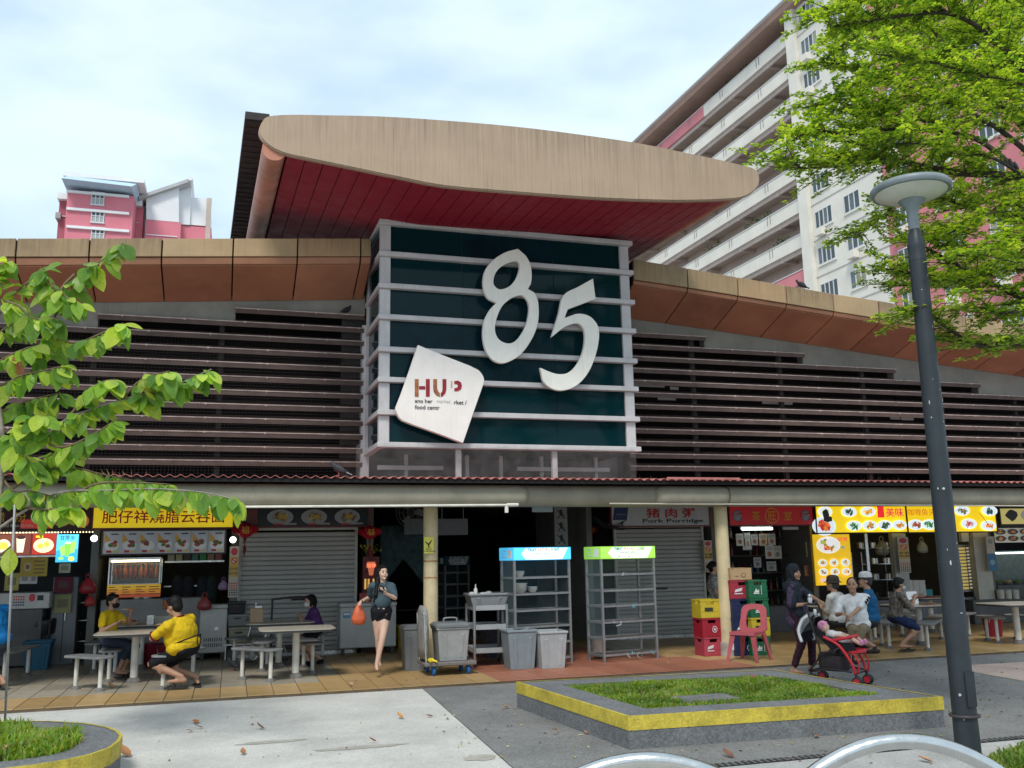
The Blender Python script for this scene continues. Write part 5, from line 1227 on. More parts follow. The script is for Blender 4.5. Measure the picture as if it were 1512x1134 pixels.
# cable ties on the green rack
for i, (x, z) in enumerate(((-.1,1.38),(.06,.87),(-.36,.64),(-.2,.62),(.0,.15),(.14,.12),(-.1,.12),(.36,.13))):
    p = rk2.matrix_basis @ V((x,-.012,z)); b = MB().tube(curve_pts([(0,0,0),(random.uniform(-.05,.05),-.02,-.05),(random.uniform(-.09,.09),-.015,-.1+random.uniform(0,.12))],4),.006,5)
    b.build('cable_tie', mat('tie_%d' % (i % 3), ((.45,.48,.5),(.1,.35,.45),(.3,.32,.34))[i % 3], .5, 0), None, p, label='cut strip of plastic tie on the green rack, ' + ('right of centre near top','on the fourth shelf from the floor','curling at the left post','on the third shelf from the floor','blue one at the bottom middle','bottom shelf beside the blue one','on the bottom shelf left of centre','by the bottom right post')[i], cat='cable tie', group='cut plastic ties on the green tray rack')
t = thing('planter_pot', 'pale plastic tub standing inside the green rack', 'tub', rk2.matrix_basis @ V((-.34,.42,.121))); MB().lathe([(.1,0),(.13,.22),(.14,.23),(.12,.23)],16).build('body', mat('tub_pinkish', (.36,.28,.24), .6, .1), t, smooth=True)

# ================================================================== UTILITY CART, BINS, PLATFORM TROLLEY
def cart():
    a, b_ = G(700,986), G(752,982); c = (a+b_)/2; w_ = .52; d = .62
    t = thing('utility_cart', 'three tier grey service cart carrying a dirty dish tub', 'cart', (c.x,c.y+.28,0), -.05)
    for x in (-1,1):
        for y in (-1,1):
            MB().tube([(x*w_/2,y*d/2,.12),(x*w_/2,y*d/2,.93)],.022,10).build('post', m_rack, t, smooth=True)
            cs_ = MB().lathe([(.05,-.016),(.056,-.008),(.056,.008),(.05,.016)],14); m = Matrix.Rotation(pi/2,4,'Y')
            cs_.v = [tuple(m @ V(p)) for p in cs_.v]; cs_.build('caster', m_frame, t, (x*w_/2,y*d/2,.057)); MB().box(-.02,-.012,.06,.02,.012,.12).build('caster_fork', m_steel, t, (x*w_/2,y*d/2,0))
    for z in (.22,.57,.86):
        f = MB(); f.box(-w_/2,-d/2,z-.015,w_/2,d/2,z)
        for y in (-d/2,d/2-.015): f.box(-w_/2,y,z+.001,w_/2,y+.015,z+.06)
        for x in (-w_/2,w_/2-.015): f.box(x,-d/2+.016,z+.001,x+.015,d/2-.016,z+.06)
        f.build('shelf', mat('cart_shelf', (.33,.335,.34), .55, .12, 4, .05, grime=.4), t)
    return t
ct = cart(); bpy.context.view_layer.update()
p = ct.matrix_basis @ V((0,0,.862)); t = thing('dish_tub', 'grey dish tub full of crockery on top of the service cart', 'tub', p, -.05)
b = bin_mesh(.5,.62,.40,.48,.20,.04); b.build('body', mat('tub_grey', (.23,.24,.25), .55, .1, 3, .05, grime=.4), t, bevel=.01)
b = MB(); 
for i in range(14): b.ell((random.uniform(-.24,.24),random.uniform(-.16,.16),.17+random.uniform(0,.06)),(.06,.06,.03),10,6)
b.build('dishes', m_cer, t, smooth='all')
small('sauce_bottle', 'white squeeze bottle standing in the dish tub', 'bottle', MB().lathe([(.03,0),(.03,.1),(.01,.13),(.008,.18)],10), m_cer, p+V((-.2,-.1,.20)))
small('plate', 'pale plates left on the middle shelf of the service cart', 'plate', plate(.15).lathe([(.07,.03),(.15,.05),(.14,.052),(.07,.04)],18), m_cer, ct.matrix_basis @ V((.05,-.05,.571)))
g1 = (.21,.245,.265)
bin_at('open blue grey square bin in front of the blue tray rack', 773,989,.45,.54,g1,d=.42); bin_at('open pale grey square bin right of the blue grey one', 819,988,.43,.51,(.36,.37,.375),d=.44)
bin_at('dark maroon grey bin standing behind the service cart', 733,972,.36,.50,(.05,.045,.055),d=.34)
t = bin_at('round ribbed grey bin hidden half behind the left pillar', 613,991,.34,.60,(.17,.18,.185),d=.32)
MB().slab(rrect(.37,.35,.1),.636,.66).build('lid', mat('bin_lid_grey', (.15,.16,.165), .5, .1), t)
# platform trolley with lidded bin
a, b_ = G(640,999), G(690,998); c = (a+b_)/2+V((.02,.34,0))
t = thing('platform_trolley', 'grey platform trolley with blue caster wheels', 'trolley', c)
W2, D2 = .76, .62
MB().box(-W2/2,-D2/2,.135,W2/2,D2/2,.19).build('deck', mat('deck_grey', (.15,.135,.125), .8, .2, 4, .1, grime=.4), t, bevel=.012)
for x in (-.24,.27):
    for y in (-.22,.22):
        q = MB().lathe([(.05,-.022),(.064,-.014),(.064,.014),(.05,.022)],16); m = Matrix.Rotation(pi/2,4,'Y'); q.v = [tuple(m @ V(k)) for k in q.v]
        q.build('wheel', mat('wheel_blue', (.01,.10,.32), .5, .1), t, (x,y,.066)); MB().box(-.03,-.035,.07,.03,.035,.132).build('fork', mat('fork_blue', (.02,.09,.25), .5, .1), t, (x,y,0))
h_ = MB(); h_.tube(curve_pts([(-W2/2+.03,-.25,.19),(-W2/2+.0,-.25,.8),(-W2/2,-.2,.86),(-W2/2,.2,.86),(-W2/2,.25,.8),(-W2/2+.03,.25,.19)],3),.016,8).build('push_handle', m_steel, t)
# grey cloth draped on handle
b = MB(); rg = []
for z, y0, k in ((.24,-.02,.85),(.4,0,1),(.6,0,1.0),(.78,0,1.0),(.9,.02,.9),(.97,.05,.5)):
    rg.append([(-W2/2+.03+(.055+.012*sin(a*2.3+z*7))*cos(a*pi/10)*k, y0+(.27+.02*sin(a*1.7+z*5))*sin(a*pi/10)*k, z) for a in range(20)])
b.loft(rg).build('draped_cloth', mat('cloth_grey', (.25,.245,.23), .9, .2, 9, .3, grime=.5), None, c, smooth='all', label='dirty grey cloth cover draped over the trolley handle by the pillar', cat='cloth')
small('work_glove', 'yellow and black work glove at the foot of the draped cloth', 'glove', MB().ell((0,0,.03),(.05,.08,.035),12,8).cap((.02,-.04,.03),(.06,-.1,.02),.02,.014).cap((-.02,-.04,.03),(-.03,-.11,.02),.02,.014), mat('glove_yellow', (.65,.5,.03), .7, .35, 20), c+V((-.28,-.24,.191)), 'all')
t = thing('lidded_bin', 'square lidded grey bin with a handle riding on the platform trolley', 'bin', c+V((.06,0,.191)))
bin_mesh(.40,.47,.38,.44,.44).build('body', mat('bin_stained', (.30,.30,.295), .7, .15, 3, .1, grime=.6, streak=.5), t, bevel=.012); MB().loft([[(x*k,y*k,z) for x, y in rrect(.53,.50,.06)] for k, z in ((1,.476),(1,.505),(.85,.535))]).build('lid', mat('bin_lid_grey', (.15,.16,.165)), t)
MB().tube(curve_pts([(-.09,0,.53),(-.09,0,.59),(.09,0,.59),(.09,0,.53)],4),.012,8).build('handle', m_rack, t, smooth='all')
t = thing('yellow_tub', 'yellow tub standing in the dark passage behind the woman', 'tub', G(597,957)); MB().loft([[(x*k,y*k,z) for x, y in rrect(.32,.3,.05)] for k, z in ((.85,0),(1,.40),(1.06,.41),(1.06,.43),(.9,.43))]).build('body', mat('tub_yellow', (.42,.30,.03), .6, .1), t)

# ================================================================== CRATES, CARTON, RED CHAIR
def crate(label, x, y, z, col, emblem, rz=0, w_=.40, d=.30, h=.30):
    t = thing('bottle_crate', label, 'crate', (x,y,z), rz, 'plastic bottle crates by the right pillar')
    m = mat('crate_%d_%d_%d' % tuple(int(c*100) for c in col), col, .45, .1, 3, .04, grime=.35)
    b = MB(); th = .018
    b.box(-w_/2,-d/2,0,w_/2,d/2,.02)
    for y_ in (-d/2,d/2-th): b.box(-w_/2,y_,.021,w_/2,y_+th,h*.72).box(-w_/2,y_,h*.721,-.07,y_+th,h*.9).box(.07,y_,h*.721,w_/2,y_+th,h*.9)
    for x_ in (-w_/2,w_/2-th): b.box(x_,-d/2+th+.001,.021,x_+th,d/2-th-.001,h*.72).box(x_,-d/2+th+.001,h*.721,x_+th,-.06,h*.9).box(x_,.06,h*.721,x_+th,d/2-th-.001,h*.9)
    b.build('walls', m, t)
    r = MB()
    r.box(-w_/2-.008,-d/2-.008,h*.901,w_/2+.008,-d/2+th,h-.002).box(-w_/2-.008,d/2-th,h*.901,w_/2+.008,d/2+.008,h-.002).box(-w_/2-.008,-d/2+th,h*.901,-w_/2+th,d/2-th,h-.002).box(w_/2-th,-d/2+th,h*.901,w_/2+.008,d/2-th,h-.002)
    r.build('rim', m, t)
    rb = MB()
    for i in range(5): 
        x_ = -w_/2+.0+i*(w_-.02)/4; rb.box(x_,-d/2-.008,.02,x_+.02,-d/2-.0005,h*.70); 
    for i in range(4):
        y_ = -d/2+i*(d-.02)/3; rb.box(w_/2+.0005,y_,.02,w_/2+.008,y_+.02,h*.70)
    for z_ in (.005,h*.34): rb.box(-w_/2,-d/2-.006,z_,w_/2,-d/2-.0006,z_+.015)
    rb.build('ribs', m, t)
    s = Sheet(-w_/2,0,w_,h,-d/2-.0095)
    if emblem == 'disc': s.disc(.62,.40,.13,.18,(.55,.55,.58)); s.disc(.62,.40,.10,.14,col); s.disc(.62,.4,.05,.07,(.55,.55,.58))
    elif emblem == 'bar': s.rect(.2,.36,.62,.56,(.03,.03,.02))
    elif emblem == 'mark': s.poly([(.15,.35),(.45,.42),(.5,.6),(.2,.5)],(.6,.58,.58)); s.rect(.15,.25,.5,.31,(.6,.5,.5))
    elif emblem == 'tower': s.rect(.25,.25,.55,.30,(.6,.62,.6)); s.poly([(.25,.32),(.55,.32),(.55,.5),(.48,.42),(.4,.55),(.33,.42)],(.6,.62,.6)); s.rect(.66,.2,.69,.7,(.5,.55,.5))
    s.build(t,'emblem') if emblem else None
    for i in range(4):
        for j in range(3): MB().lathe([(.03,.02),(.03,.16),(.012,.22),(.012,.265)],8,(-w_/2+.065+i*(w_-.13)/3,-d/2+.06+j*(d-.12)/2,0)).build('bottle', mat('bottle_brown', (.06,.02,.01), .2, .1), t) if z > .8 else None
    return t
CY, CR, CB, CG = (.52,.40,.03), (.33,.025,.045), (.012,.02,.07), (.012,.12,.05)
a = G(1056,969); x, y = a.x-.02, a.y+.15
crate('pinkish red crate at the bottom left of the pillar', x,y,.006,(.40,.05,.075),'mark',.03,.36); crate('red crate under the yellow one left of the pillar', x-.01,y,.307,(.32,.015,.03),'disc',.02,.36); crate('yellow crate topmost in the stack left of the pillar', x-.02,y,.608,CY,'bar',.0,.36)
a = G(1108,970); x, y = a.x+.03, a.y+.3
for k, (col, em, l_) in enumerate(((CB,'disc','lowest navy crate behind the red chair'),(CB,'mark','second navy crate from the floor behind the red chair'),(CB,'disc','topmost navy crate under the red crate'),(CR,'mark','red crate under the cardboard carton'))): crate(l_, x+random.uniform(-.012,.012),y,.006+k*.301,col,em,random.uniform(-.03,.03),.44)
t = thing('carton', 'brown cardboard carton on top of the red crate by the pillar', 'carton', (x-.02,y,1.212), .03); MB().box(-.2,-.15,0,.2,.15,.19).build('body', mat('cardboard', (.40,.26,.14), .8, .1, 3, .1), t, bevel=.004)
MB().box(-.2,-.152,.19,-.002,.15,.196).build('flap', mat('cardboard',(.40,.26,.14)), t); MB().box(.002,-.152,.19,.2,.15,.194).build('flap', mat('cardboard',(.40,.26,.14)), t); s = Sheet(-.2,0,.4,.19,-.1535); s.disc(.6,.4,.12,.2,(.2,.1,.05)); s.disc(.6,.4,.08,.13,(.4,.26,.14)); s.rect(.05,.9,.1,1.0,BRN); s.rect(.2,.3,.35,.36,(.22,.12,.06)); s.build(t)
a = G(1133,970); x, y = a.x+.01, a.y+.32
for k, (col, em, l_) in enumerate(((CG,'tower','lowest green crate right of the red chair'),(CY,'bar','yellow crate between green crates right of the red chair'),(CG,'tower','green crate under the topmost green one'),(CG,'tower','topmost green crate beside the cardboard carton'))): crate(l_, x+random.uniform(-.01,.01),y,.006+k*.301,col,em,random.uniform(-.03,.03),.34)
# monobloc chair
a = G(1113,977)
t = thing('plastic_chair', 'faded red plastic chair with a slotted back beside the crates', 'chair', (a.x-.0,a.y+.12,0), R(-56))
m = mat('chair_red', (.42,.085,.10), .5, .12, 3, .05, grime=.35)
b = MB(); sw, sdp, sh = .42, .42, .44
sr = []
for i in range(9):
    v_ = i/8; sr.append([((u/8-.5)*sw*(1-.08*v_), -sdp/2+v_*sdp, sh-.02*sin(pi*u/8)*sin(pi*v_)+.01*(1-v_)) for u in range(9)])
b.loft(sr, caps=False, closed=False); b.loft([[(x_,y_,z-.022) for x_, y_, z in r_] for r_ in sr], caps=False, closed=False)
b.loft([[sr[0][i] for i in range(9)],[(x_,y_-.008,z-.05) for x_, y_, z in sr[0]]], caps=False, closed=False)
for c_ in (0,8): b.loft([[r_[c_] for r_ in sr],[(r_[c_][0],r_[c_][1],r_[c_][2]-.05) for r_ in sr]], caps=False, closed=False)
b.build('seat', m, t, smooth=True)
for sx in (-1,1):
    for sy in (-1,1):
        b = MB(); top = (sx*sw*.46, sy*sdp*.45, sh-.02); bot = (sx*(sw*.46+.06), sy*(sdp*.45+.07), 0)
        L_ = lambda p, k: [(p[0]-sx*k,p[1],p[2]),(p[0],p[1]-sy*k,p[2]),(p[0]+sx*.012,p[1],p[2]),(p[0]+sx*.012,p[1]+sy*.012,p[2]),(p[0],p[1]+sy*.012,p[2])]
        b.loft([L_(top,.075), L_(bot,.035)]); b.build('leg', m, t)
bo = smooth_loop([(-.2,.0),(-.215,.2),(-.2,.36),(-.1,.42),(.1,.42),(.2,.36),(.215,.2),(.2,.0)],3); bh = smooth_loop([(-.10,.06),(-.12,.2),(-.10,.30),(-.04,.34),(.04,.34),(.10,.30),(.12,.2),(.10,.06)],3)
o = outline([bo,bh],.011,m,'backrest',t,(0,sdp/2-.02,sh-.005)); o.rotation_euler = (R(-14),0,0)

# ================================================================== SIGNS ON THE GLASS BOX
m_num = mat('number_white', (.88,.85,.77), .6, .05, 2, .05, streak=.35, streak_col=(.42,.37,.3), grime=.12)
YN = YB-.22
N8 = [[(712,186),(740,210),(760,245),(766,285),(762,325),(750,345),(775,358),(790,390),(794,440),(788,490),(768,540),(735,590),(700,620),(655,638),(620,630),(592,600),(578,560),(574,515),(580,470),(597,435),(615,412),(631,399),(600,385),(582,360),(575,320),(580,280),(600,245),(635,215),(675,195)],
      [(715,235),(720,260),(712,290),(695,320),(670,340),(640,347),(620,335),(613,315),(620,285),(640,258),(670,240),(695,233)],[(722,368),(745,380),(757,405),(757,440),(745,490),(720,535),(690,560),(660,560),(635,545),(622,520),(620,490),(630,450),(650,410),(685,380)]]
N5 = [[(1010,305),(1015,345),(1020,382),(965,403),(910,424),(902,443),(896,462),(940,446),(975,446),(1005,460),(1028,490),(1034,530),(1025,590),(1000,660),(965,710),(925,738),(880,747),(840,735),(812,705),(803,660),(830,672),(870,684),(910,680),(945,650),(970,600),(980,550),(978,510),(962,485),(940,480),(905,490),(870,515),(848,533),(862,486),(876,440),(895,370),(950,338)]]
def zp(x_, y_): q = P(500+x_/2.7, 300+y_/2.7, YN); return (q.x, q.z)
def sharp_loop(pts, corners, k=4):
    n = len(pts); o = []
    sm = smooth_loop(pts, k)
    for i in range(n):
        for a in range(k):
            j = (i+1) % n
            if i in corners or j in corners:
                t_ = a/k; o.append((pts[i][0]*(1-t_)+pts[j][0]*t_, pts[i][1]*(1-t_)+pts[j][1]*t_))
            else: o.append(sm[i*k+a])
    return o
for num, sp, cor, lab in (('8',N8,({0,5,21},set(),set()),'big weathered white figure eight with two loops on the glass box'),('5',N5,({0,2,4,6,19,31},),'big weathered white figure five right of and lower than the eight')):
    c = [sharp_loop([zp(*p) for p in s_], cr_) for s_, cr_ in zip(sp, cor)]
    cx, cz = sum(p[0] for p in c[0])/len(c[0]), sum(p[1] for p in c[0])/len(c[0])
    t = thing('numeral_sign', lab, 'sign', (cx,YN,cz), group='numerals on the glass box')
    outline([[(x_-cx,z-cz) for x_, z in s_] for s_ in c], .035, m_num, 'numeral', t, bevel=.006)
ds = [(315,570),(430,617),(520,652),(552,668),(570,690),(575,712),(565,745),(530,845),(492,956),(400,921),(290,882),(255,868),(236,848),(228,815),(250,760),(285,660)]
c = sharp_loop([zp(*p) for p in ds], {0,1,2,7,8,9,10,14,15})
cx, cz = sum(p[0] for p in c)/len(c), sum(p[1] for p in c)/len(c)
t = thing('diamond_sign', 'tilted white diamond sign with rounded corners and worn red HUP letters', 'sign', (cx,YN,cz))
outline([[(x_-cx,z-cz) for x_, z in c]], .05, mat('sign_pinkish_white', (.84,.78,.73), .6, .05, 2, .04, streak=.2, streak_col=(.4,.3,.25), grime=.15), 'board', t, bevel=.006)
def zl(x_, y_): q = zp(x_, y_); return (q[0]-cx, -.062, q[1]-cz)
m_hup = mat('hup_red', (.30,.015,.03), .6, .2, 5, .05, grime=.8); m_hup2 = mat('hup_rust', (.33,.12,.05), .7, .3, 12, .1)
px2 = (zl(400,700)[0]-zl(300,700)[0])/100
def letter(pts, m): 
    q = [zl(*p) for p in pts]; MB().loft([[(a[0],-.0565,a[2]) for a in q],[(a[0],-.064,a[2]) for a in q]]).build('letter_stroke', m, t)
for x_, y_, w_, h_, m in ((301,704,15,70,m_hup2),(345,704,15,70,m_hup),(318,732,24,13,m_hup)): letter([(x_,y_),(x_+w_,y_),(x_+w_,y_+h_),(x_,y_+h_)], m)
letter([(374,704),(389,704),(389,740),(394,754),(400,760),(400,775),(385,768),(376,755),(374,742)], m_hup2); letter([(411,704),(426,704),(426,745),(421,762),(410,773),(404,775),(404,760),(410,752),(411,742)], m_hup)
letter([(458,712),(472,710),(484,717),(488,731),(484,745),(472,752),(458,752),(458,740),(468,739),(473,731),(468,724),(458,724)], m_hup)
letter([(444,712),(450,712),(450,738),(444,738)], mat('hup_ghost', (.55,.42,.38), .7, .2, 9))
for tx, x0_, x1_, y_ in (('ano her',301,371,790),('rket /',457,507,796),('food centr',301,399,815)):
    a_, b_ = zl(x0_,y_), zl(x1_,y_); text(tx,.1,mat('ink_worn', (.05,.045,.045), .7, .2, 30),t,((a_[0]+b_[0])/2,-.062,a_[2]),width=b_[0]-a_[0],off=.001)
text('market', .1, mat('ink_ghost', (.60,.55,.51), .7, .1), t, (zl(415,792)[0],-.0615,zl(415,792)[2]), width=zl(440,790)[0]-zl(385,790)[0])

# ================================================================== LAMP POST, HOOP RAILS
a = G(1430,1112)
t = thing('lamp_post', 'dark scuffed tapered lamp post with a flat disc lamp head', 'street lamp', (a.x,a.y,-.04)); KR = .75
m_pole = mat('pole_navy', (.022,.029,.035), .45, .15, 3, .05, grime=.4)
ztop = W(1343,330,math.hypot(a.x,a.y)*cos(math.atan2(a.x,a.y)-YAW)).z
zd = W(1338,278,math.hypot(a.x,a.y)*cos(math.atan2(a.x,a.y)-YAW)).z
MB().lathe([(r_*KR,z_) for r_,z_ in [(.145,0),(.142,.04),(.135,.05),(.125,.6),(.121,1.6),(.117,1.603),(.108,3.2),(.100,4.3),(.103,4.302),(.1,4.34),(.098,ztop-.22),(.102,ztop-.2),(.103,ztop-.17),(.075,ztop-.05),(.06,ztop-.02)]],28).build('pole', m_pole, t, smooth=25)
MB().box(-.045,-.106,.42,.045,-.088,.70).build('access_door', m_pole, t); MB().lathe([(r_*KR,z_) for r_,z_ in [(.16,.33),(.165,.335),(.165,.345),(.16,.35)]],24).build('collar', m_frame, t)
m_lh = mat('lamp_grey', (.20,.235,.245), .45, .15, 5, .05, grime=.3)
MB().lathe([(r_*KR,z_) for r_,z_ in [(.058,ztop-.02),(.062,ztop),(.066,ztop+.05),(.058,ztop+.10),(.060,ztop+.13),(.09,ztop+.2),(.16,zd-.085)]],24).build('neck', m_lh, t, smooth=40)
MB().lathe([(r_*KR*1.13,z_) for r_,z_ in [(.16,zd-.084),(.27,zd-.055),(.375,zd-.01)]],40).build('diffuser', mat('diffuser_white', (.62,.62,.56), .35, .08, 3), t, smooth=60)
MB().lathe([(r_*KR*1.13,z_) for r_,z_ in [(.375,zd-.012),(.40,zd-.01),(.418,zd+.01),(.418,zd+.035),(.40,zd+.055),(.30,zd+.085),(.1,zd+.1)]],44).build('canopy', m_lh, t, smooth=40)
sc = MB()
for i in range(30):
    z = random.uniform(.3,ztop-.25); an = random.uniform(-2.6,-.5); r_ = (.145-(.047)*(z/ztop)-.006)*KR+.004
    w__ = random.choice((.005,.008,.01,.018)); h__ = random.choice((.006,.01,.015,.03)); q = []
    for k in range(6): aa = an+w__/.11*cos(k*1.05)*random.uniform(.5,1); q.append((r_*cos(aa),r_*sin(aa),z+h__*sin(k*1.05)*random.uniform(.5,1)))
    sc.poly(*q)
sc.build('paint_scuffs', mat('scuff', (.42,.44,.44), .7, .1), t, kind='stuff')
def hoop(label, pk, lt, rt_, D):
    c = W(*pk, D); t = thing('hoop_rail', label, 'railing', (c.x,c.y,-.04), -YAW, 'stainless hoop rails along the kerb')
    A, B_ = W(*lt, D), W(*rt_, D); half = (B_-A).length/2; zt = c.z+.04; dz = c.z-(A.z+B_.z)/2
    r_ = .036; W_ = half*1.55; pts = []
    ce = half*half/(2*dz) if dz > .01 else 3
    for i in range(25):
        x_ = -W_+2*W_*i/24; k = abs(x_)/W_
        pts.append((x_, 0, zt-r_-dz*(x_/half)**2*(1+.5*(max(0,k-.62))**1.0)))
    pts = [p for p in pts if p[2] > 0.02]
    pts = [(pts[0][0]-.03,0,0)]+pts+[(pts[-1][0]+.03,0,0)]
    MB().tube(curve_pts(pts,3),r_,20).build('tube', mat('stainless', (.62,.62,.60), .22, .08, 12, .01, metal=1.0, grime=.15), t, smooth='all')
    for p in (pts[0],pts[-1]): MB().lathe([(.07,0),(.07,.008),(.04,.012)],20,(p[0],0,0)).build('base_plate', m_steel, t)
hoop('stainless hoop rail in front of the square planter', (952,1110),(845,1136),(1062,1136),4.55)
hoop('taller stainless hoop rail beside the lamp post base', (1330,1082),(1188,1134),(1474,1134),4.5)
# ================================================================== PEOPLE
SKIN = mat('skin_light', (.50,.29,.20), .5, .06, 12, .03, spec=.35); SKIN2 = mat('skin_tan', (.36,.20,.13), .5, .06, 12, .03, spec=.35); SKIN3 = mat('skin_pale', (.58,.38,.29), .5, .05, 12, .03)
HAIR = mat('hair_black', (.007,.006,.006), .55, .3, 40, .2, spec=.2); HAIRG = mat('hair_grey', (.045,.042,.04), .6, .3, 40, .2, spec=.2)
EYE = mat('eye_dark', (.015,.01,.01), .2, 0); LIP = mat('lip', (.32,.09,.07), .5, .05)
def cloth(name, col, sc=14, bump=.35, var=.12, **k): return mat('cloth_'+name, col, .85, var, sc, bump, bscale=22, spec=.15, **k)
def ik(a, b, l1, l2, hint):
    d = b-a; L_ = d.length; mx_ = (l1+l2)*.995
    if L_ > mx_: b = a+d*(mx_/L_); d = b-a; L_ = mx_
    if L_ < abs(l1-l2)*1.05: L_ = abs(l1-l2)*1.05
    u = d.normalized(); k = (l1*l1-l2*l2+L_*L_)/(2*L_); h = math.sqrt(max(0,l1*l1-k*k))
    hn = (hint-u*hint.dot(u)); hn = hn.normalized() if hn.length > 1e-5 else u.orthogonal().normalized()
    return a+u*k+hn*h, b
def hand(mb, w_, d, n, s, side, curl=.5):
    d = d.normalized(); n = (n-d*n.dot(d)); n = n.normalized() if n.length > 1e-4 else d.orthogonal().normalized(); x = d.cross(n)
    M_ = Matrix((x, n, d)).transposed()
    mb.ell(w_+d*.045*s, (.040*s,.016*s,.052*s), 12, 8, M_)
    for i, (o, L_) in enumerate(((-.029,.066),(-.010,.076),(.010,.072),(.028,.056))):
        p = w_+d*.085*s+x*o*s; pts = [p]; dd_ = d.copy()
        for k in range(3):
            dd_ = (dd_*cos(curl*.7)+n*sin(curl*.7)).normalized(); pts.append(pts[-1]+dd_*L_*s/3)
            nn = n*cos(curl*.7)-d*sin(curl*.7); 
        mb.tube(pts, [.0095*s,.009*s,.0082*s,.006*s], 7)
    p = w_+d*.03*s-x*.034*s*side; mb.tube([p, p+(d*.6-x*.6*side+n*.35)*.035*s, p+(d*1.5-x*.7*side+n*.9)*.04*s], [.012*s,.0105*s,.007*s], 7)
def person(label, D0, s, rz, head, hip, wr, wl, ar, al, shirt, pants, skin=SKIN, hair='short', hairm=HAIR, sleeve=.5, leg=.45, belly=0, hy=0, hp=0, seated=True, wide=1.0,
           knee=None, elbow=None, shoe=None, mask=None, long_shirt=0, handcurl=.5, foot=None, neckline=True, feet='bare', palm=None, extra=None, gz=0.004, hem=.05):
    P_ = lambda t: W(t[0], t[1], D0+(t[2] if len(t) > 2 else 0))
    H_, Hp = P_(head), P_(hip); base = V((Hp.x, Hp.y, gz))
    t = thing('person', label, 'person', base)
    H_ -= base; Hp -= base
    f0 = V((sin(rz), -cos(rz), 0))
    up = (H_-Hp).normalized(); nk = H_-up*.145*s*.6-V((0,0,1))*.145*s*.4-f0*.025*s
    up = (nk-Hp).normalized(); f = (f0-up*f0.dot(up)).normalized(); l = up.cross(f)
    T = (nk-Hp).length
    M_ = Matrix((l, -f, up)).transposed()
    fh = Matrix.Rotation(hy, 3, 'Z') @ f0; fh = (fh*cos(hp)+V((0,0,1))*sin(hp)).normalized()
    uh = (V((0,0,1))*.85+up*.15); uh = (uh-fh*uh.dot(fh)).normalized(); lh = uh.cross(fh); MH = Matrix((lh, -fh, uh)).transposed()
    hd = lambda x, y, z: H_+lh*x*s+fh*y*s+uh*z*s            # right-left, forward, up in head space
    sh = {1: nk-up*.060*s+l*.165*s*wide, -1: nk-up*.060*s-l*.165*s*wide}
    hj = {1: Hp+l*.085*s, -1: Hp-l*.085*s}
    ank = {1: P_(al)-base, -1: P_(ar)-base}; wri = {1: P_(wl)-base, -1: P_(wr)-base}
    kn, el = {}, {}
    for sd in (1,-1):
        kh = (knee[sd] if knee else None) or (f*1.0+V((0,0,.5)) if seated else f)
        kn[sd], ank[sd] = ik(hj[sd], ank[sd], .41*s, .40*s, kh)
        eh = (elbow[sd] if elbow else None) or (V((0,0,-1))*.8+l*sd*.5-f*.35)
        el[sd], wri[sd] = ik(sh[sd], wri[sd], .275*s, .245*s, eh)
    B = MB()
    B.ell(H_+uh*.018*s-fh*.008*s, (.073*s,.092*s,.098*s), 16, 12, MH); B.ell(hd(0,.022,-.055), (.056*s,.066*s,.062*s), 14, 10, MH)
    B.ell(hd(0,.088,-.012), (.012*s,.018*s,.024*s), 10, 8, MH); B.ell(hd(0,.080,-.095), (.024*s,.018*s,.016*s), 10, 8, MH)
    for sd in (1,-1): B.ell(hd(sd*.074,-.005,-.01), (.012*s,.024*s,.034*s), 10, 8, MH); B.ell(hd(sd*.036,.068,-.035), (.024*s,.022*s,.024*s), 10, 8, MH)
    B.cap(nk-up*.06*s, hd(0,-.012,-.06), .056*s, .050*s)
    B.ell(nk-up*.20*s*min(1,T/.5), (.135*s*wide,.088*s,.17*s), 14, 10, M_); B.ell(Hp+up*.16*s, (.115*s*wide,.085*s,.16*s), 14, 10, M_); B.ell(Hp, (.14*s*wide,.10*s,.10*s), 14, 10, M_)
    for sd in (1,-1):
        B.cap(nk-up*.03*s, sh[sd], .045*s, .046*s); B.cap(sh[sd], el[sd], .046*s, .035*s); B.cap(el[sd], wri[sd], .036*s, .024*s)
        d = wri[sd]-el[sd]; q = el[sd]+d*.3; B.ell(q, (.037*s,)*3, 10, 8)
        B.cap(hj[sd], kn[sd], .084*s, .053*s); B.cap(kn[sd], ank[sd], .053*s, .033*s); B.ell(kn[sd]+(ank[sd]-kn[sd])*.28-(kn[sd]-hj[sd]).normalized()*.0-f*.012*s, (.048*s,.05*s,.09*s), 12, 8)
        ff = (foot[sd] if foot else None) or f0; ff = V((ff.x, ff.y, 0)).normalized()
        tz = max(.028*s, ank[sd].z-.055*s)
        a_ = ank[sd]-V((0,0,.045*s)); B.cap(a_-ff*.035*s, V((a_.x,a_.y,max(.022*s,a_.z-.01)))+ff*.14*s, .034*s, .022*s); B.cap(ank[sd], a_-ff*.02*s, .031*s, .034*s)
    body = remesh(B, .0115*s, skin, 'body', t, 3)
    for sd in (1,-1):
        hb = MB()
        pn = (palm[sd] if palm else None) or (V((0,0,-1)) if abs((wri[sd]-el[sd]).normalized().z) < .8 else -l*sd)
        hand(hb, wri[sd], wri[sd]-el[sd], pn, s*.98, sd, handcurl); hb.build('hand', skin, t, smooth='all')
    # clothes
    c = MB(); k = .016*s
    c.ell(nk-up*.20*s*min(1,T/.5), (.155*s*wide,.108*s+belly*.4,.19*s), 16, 12, M_); c.ell(Hp+up*.17*s+f*belly*.5, (.152*s*wide,.112*s+belly*.6,.19*s), 16, 12, M_); c.ell(Hp+up*hem*s+f*belly*.4, (.168*s*wide,.130*s+belly*.5,.12*s), 16, 12, M_)
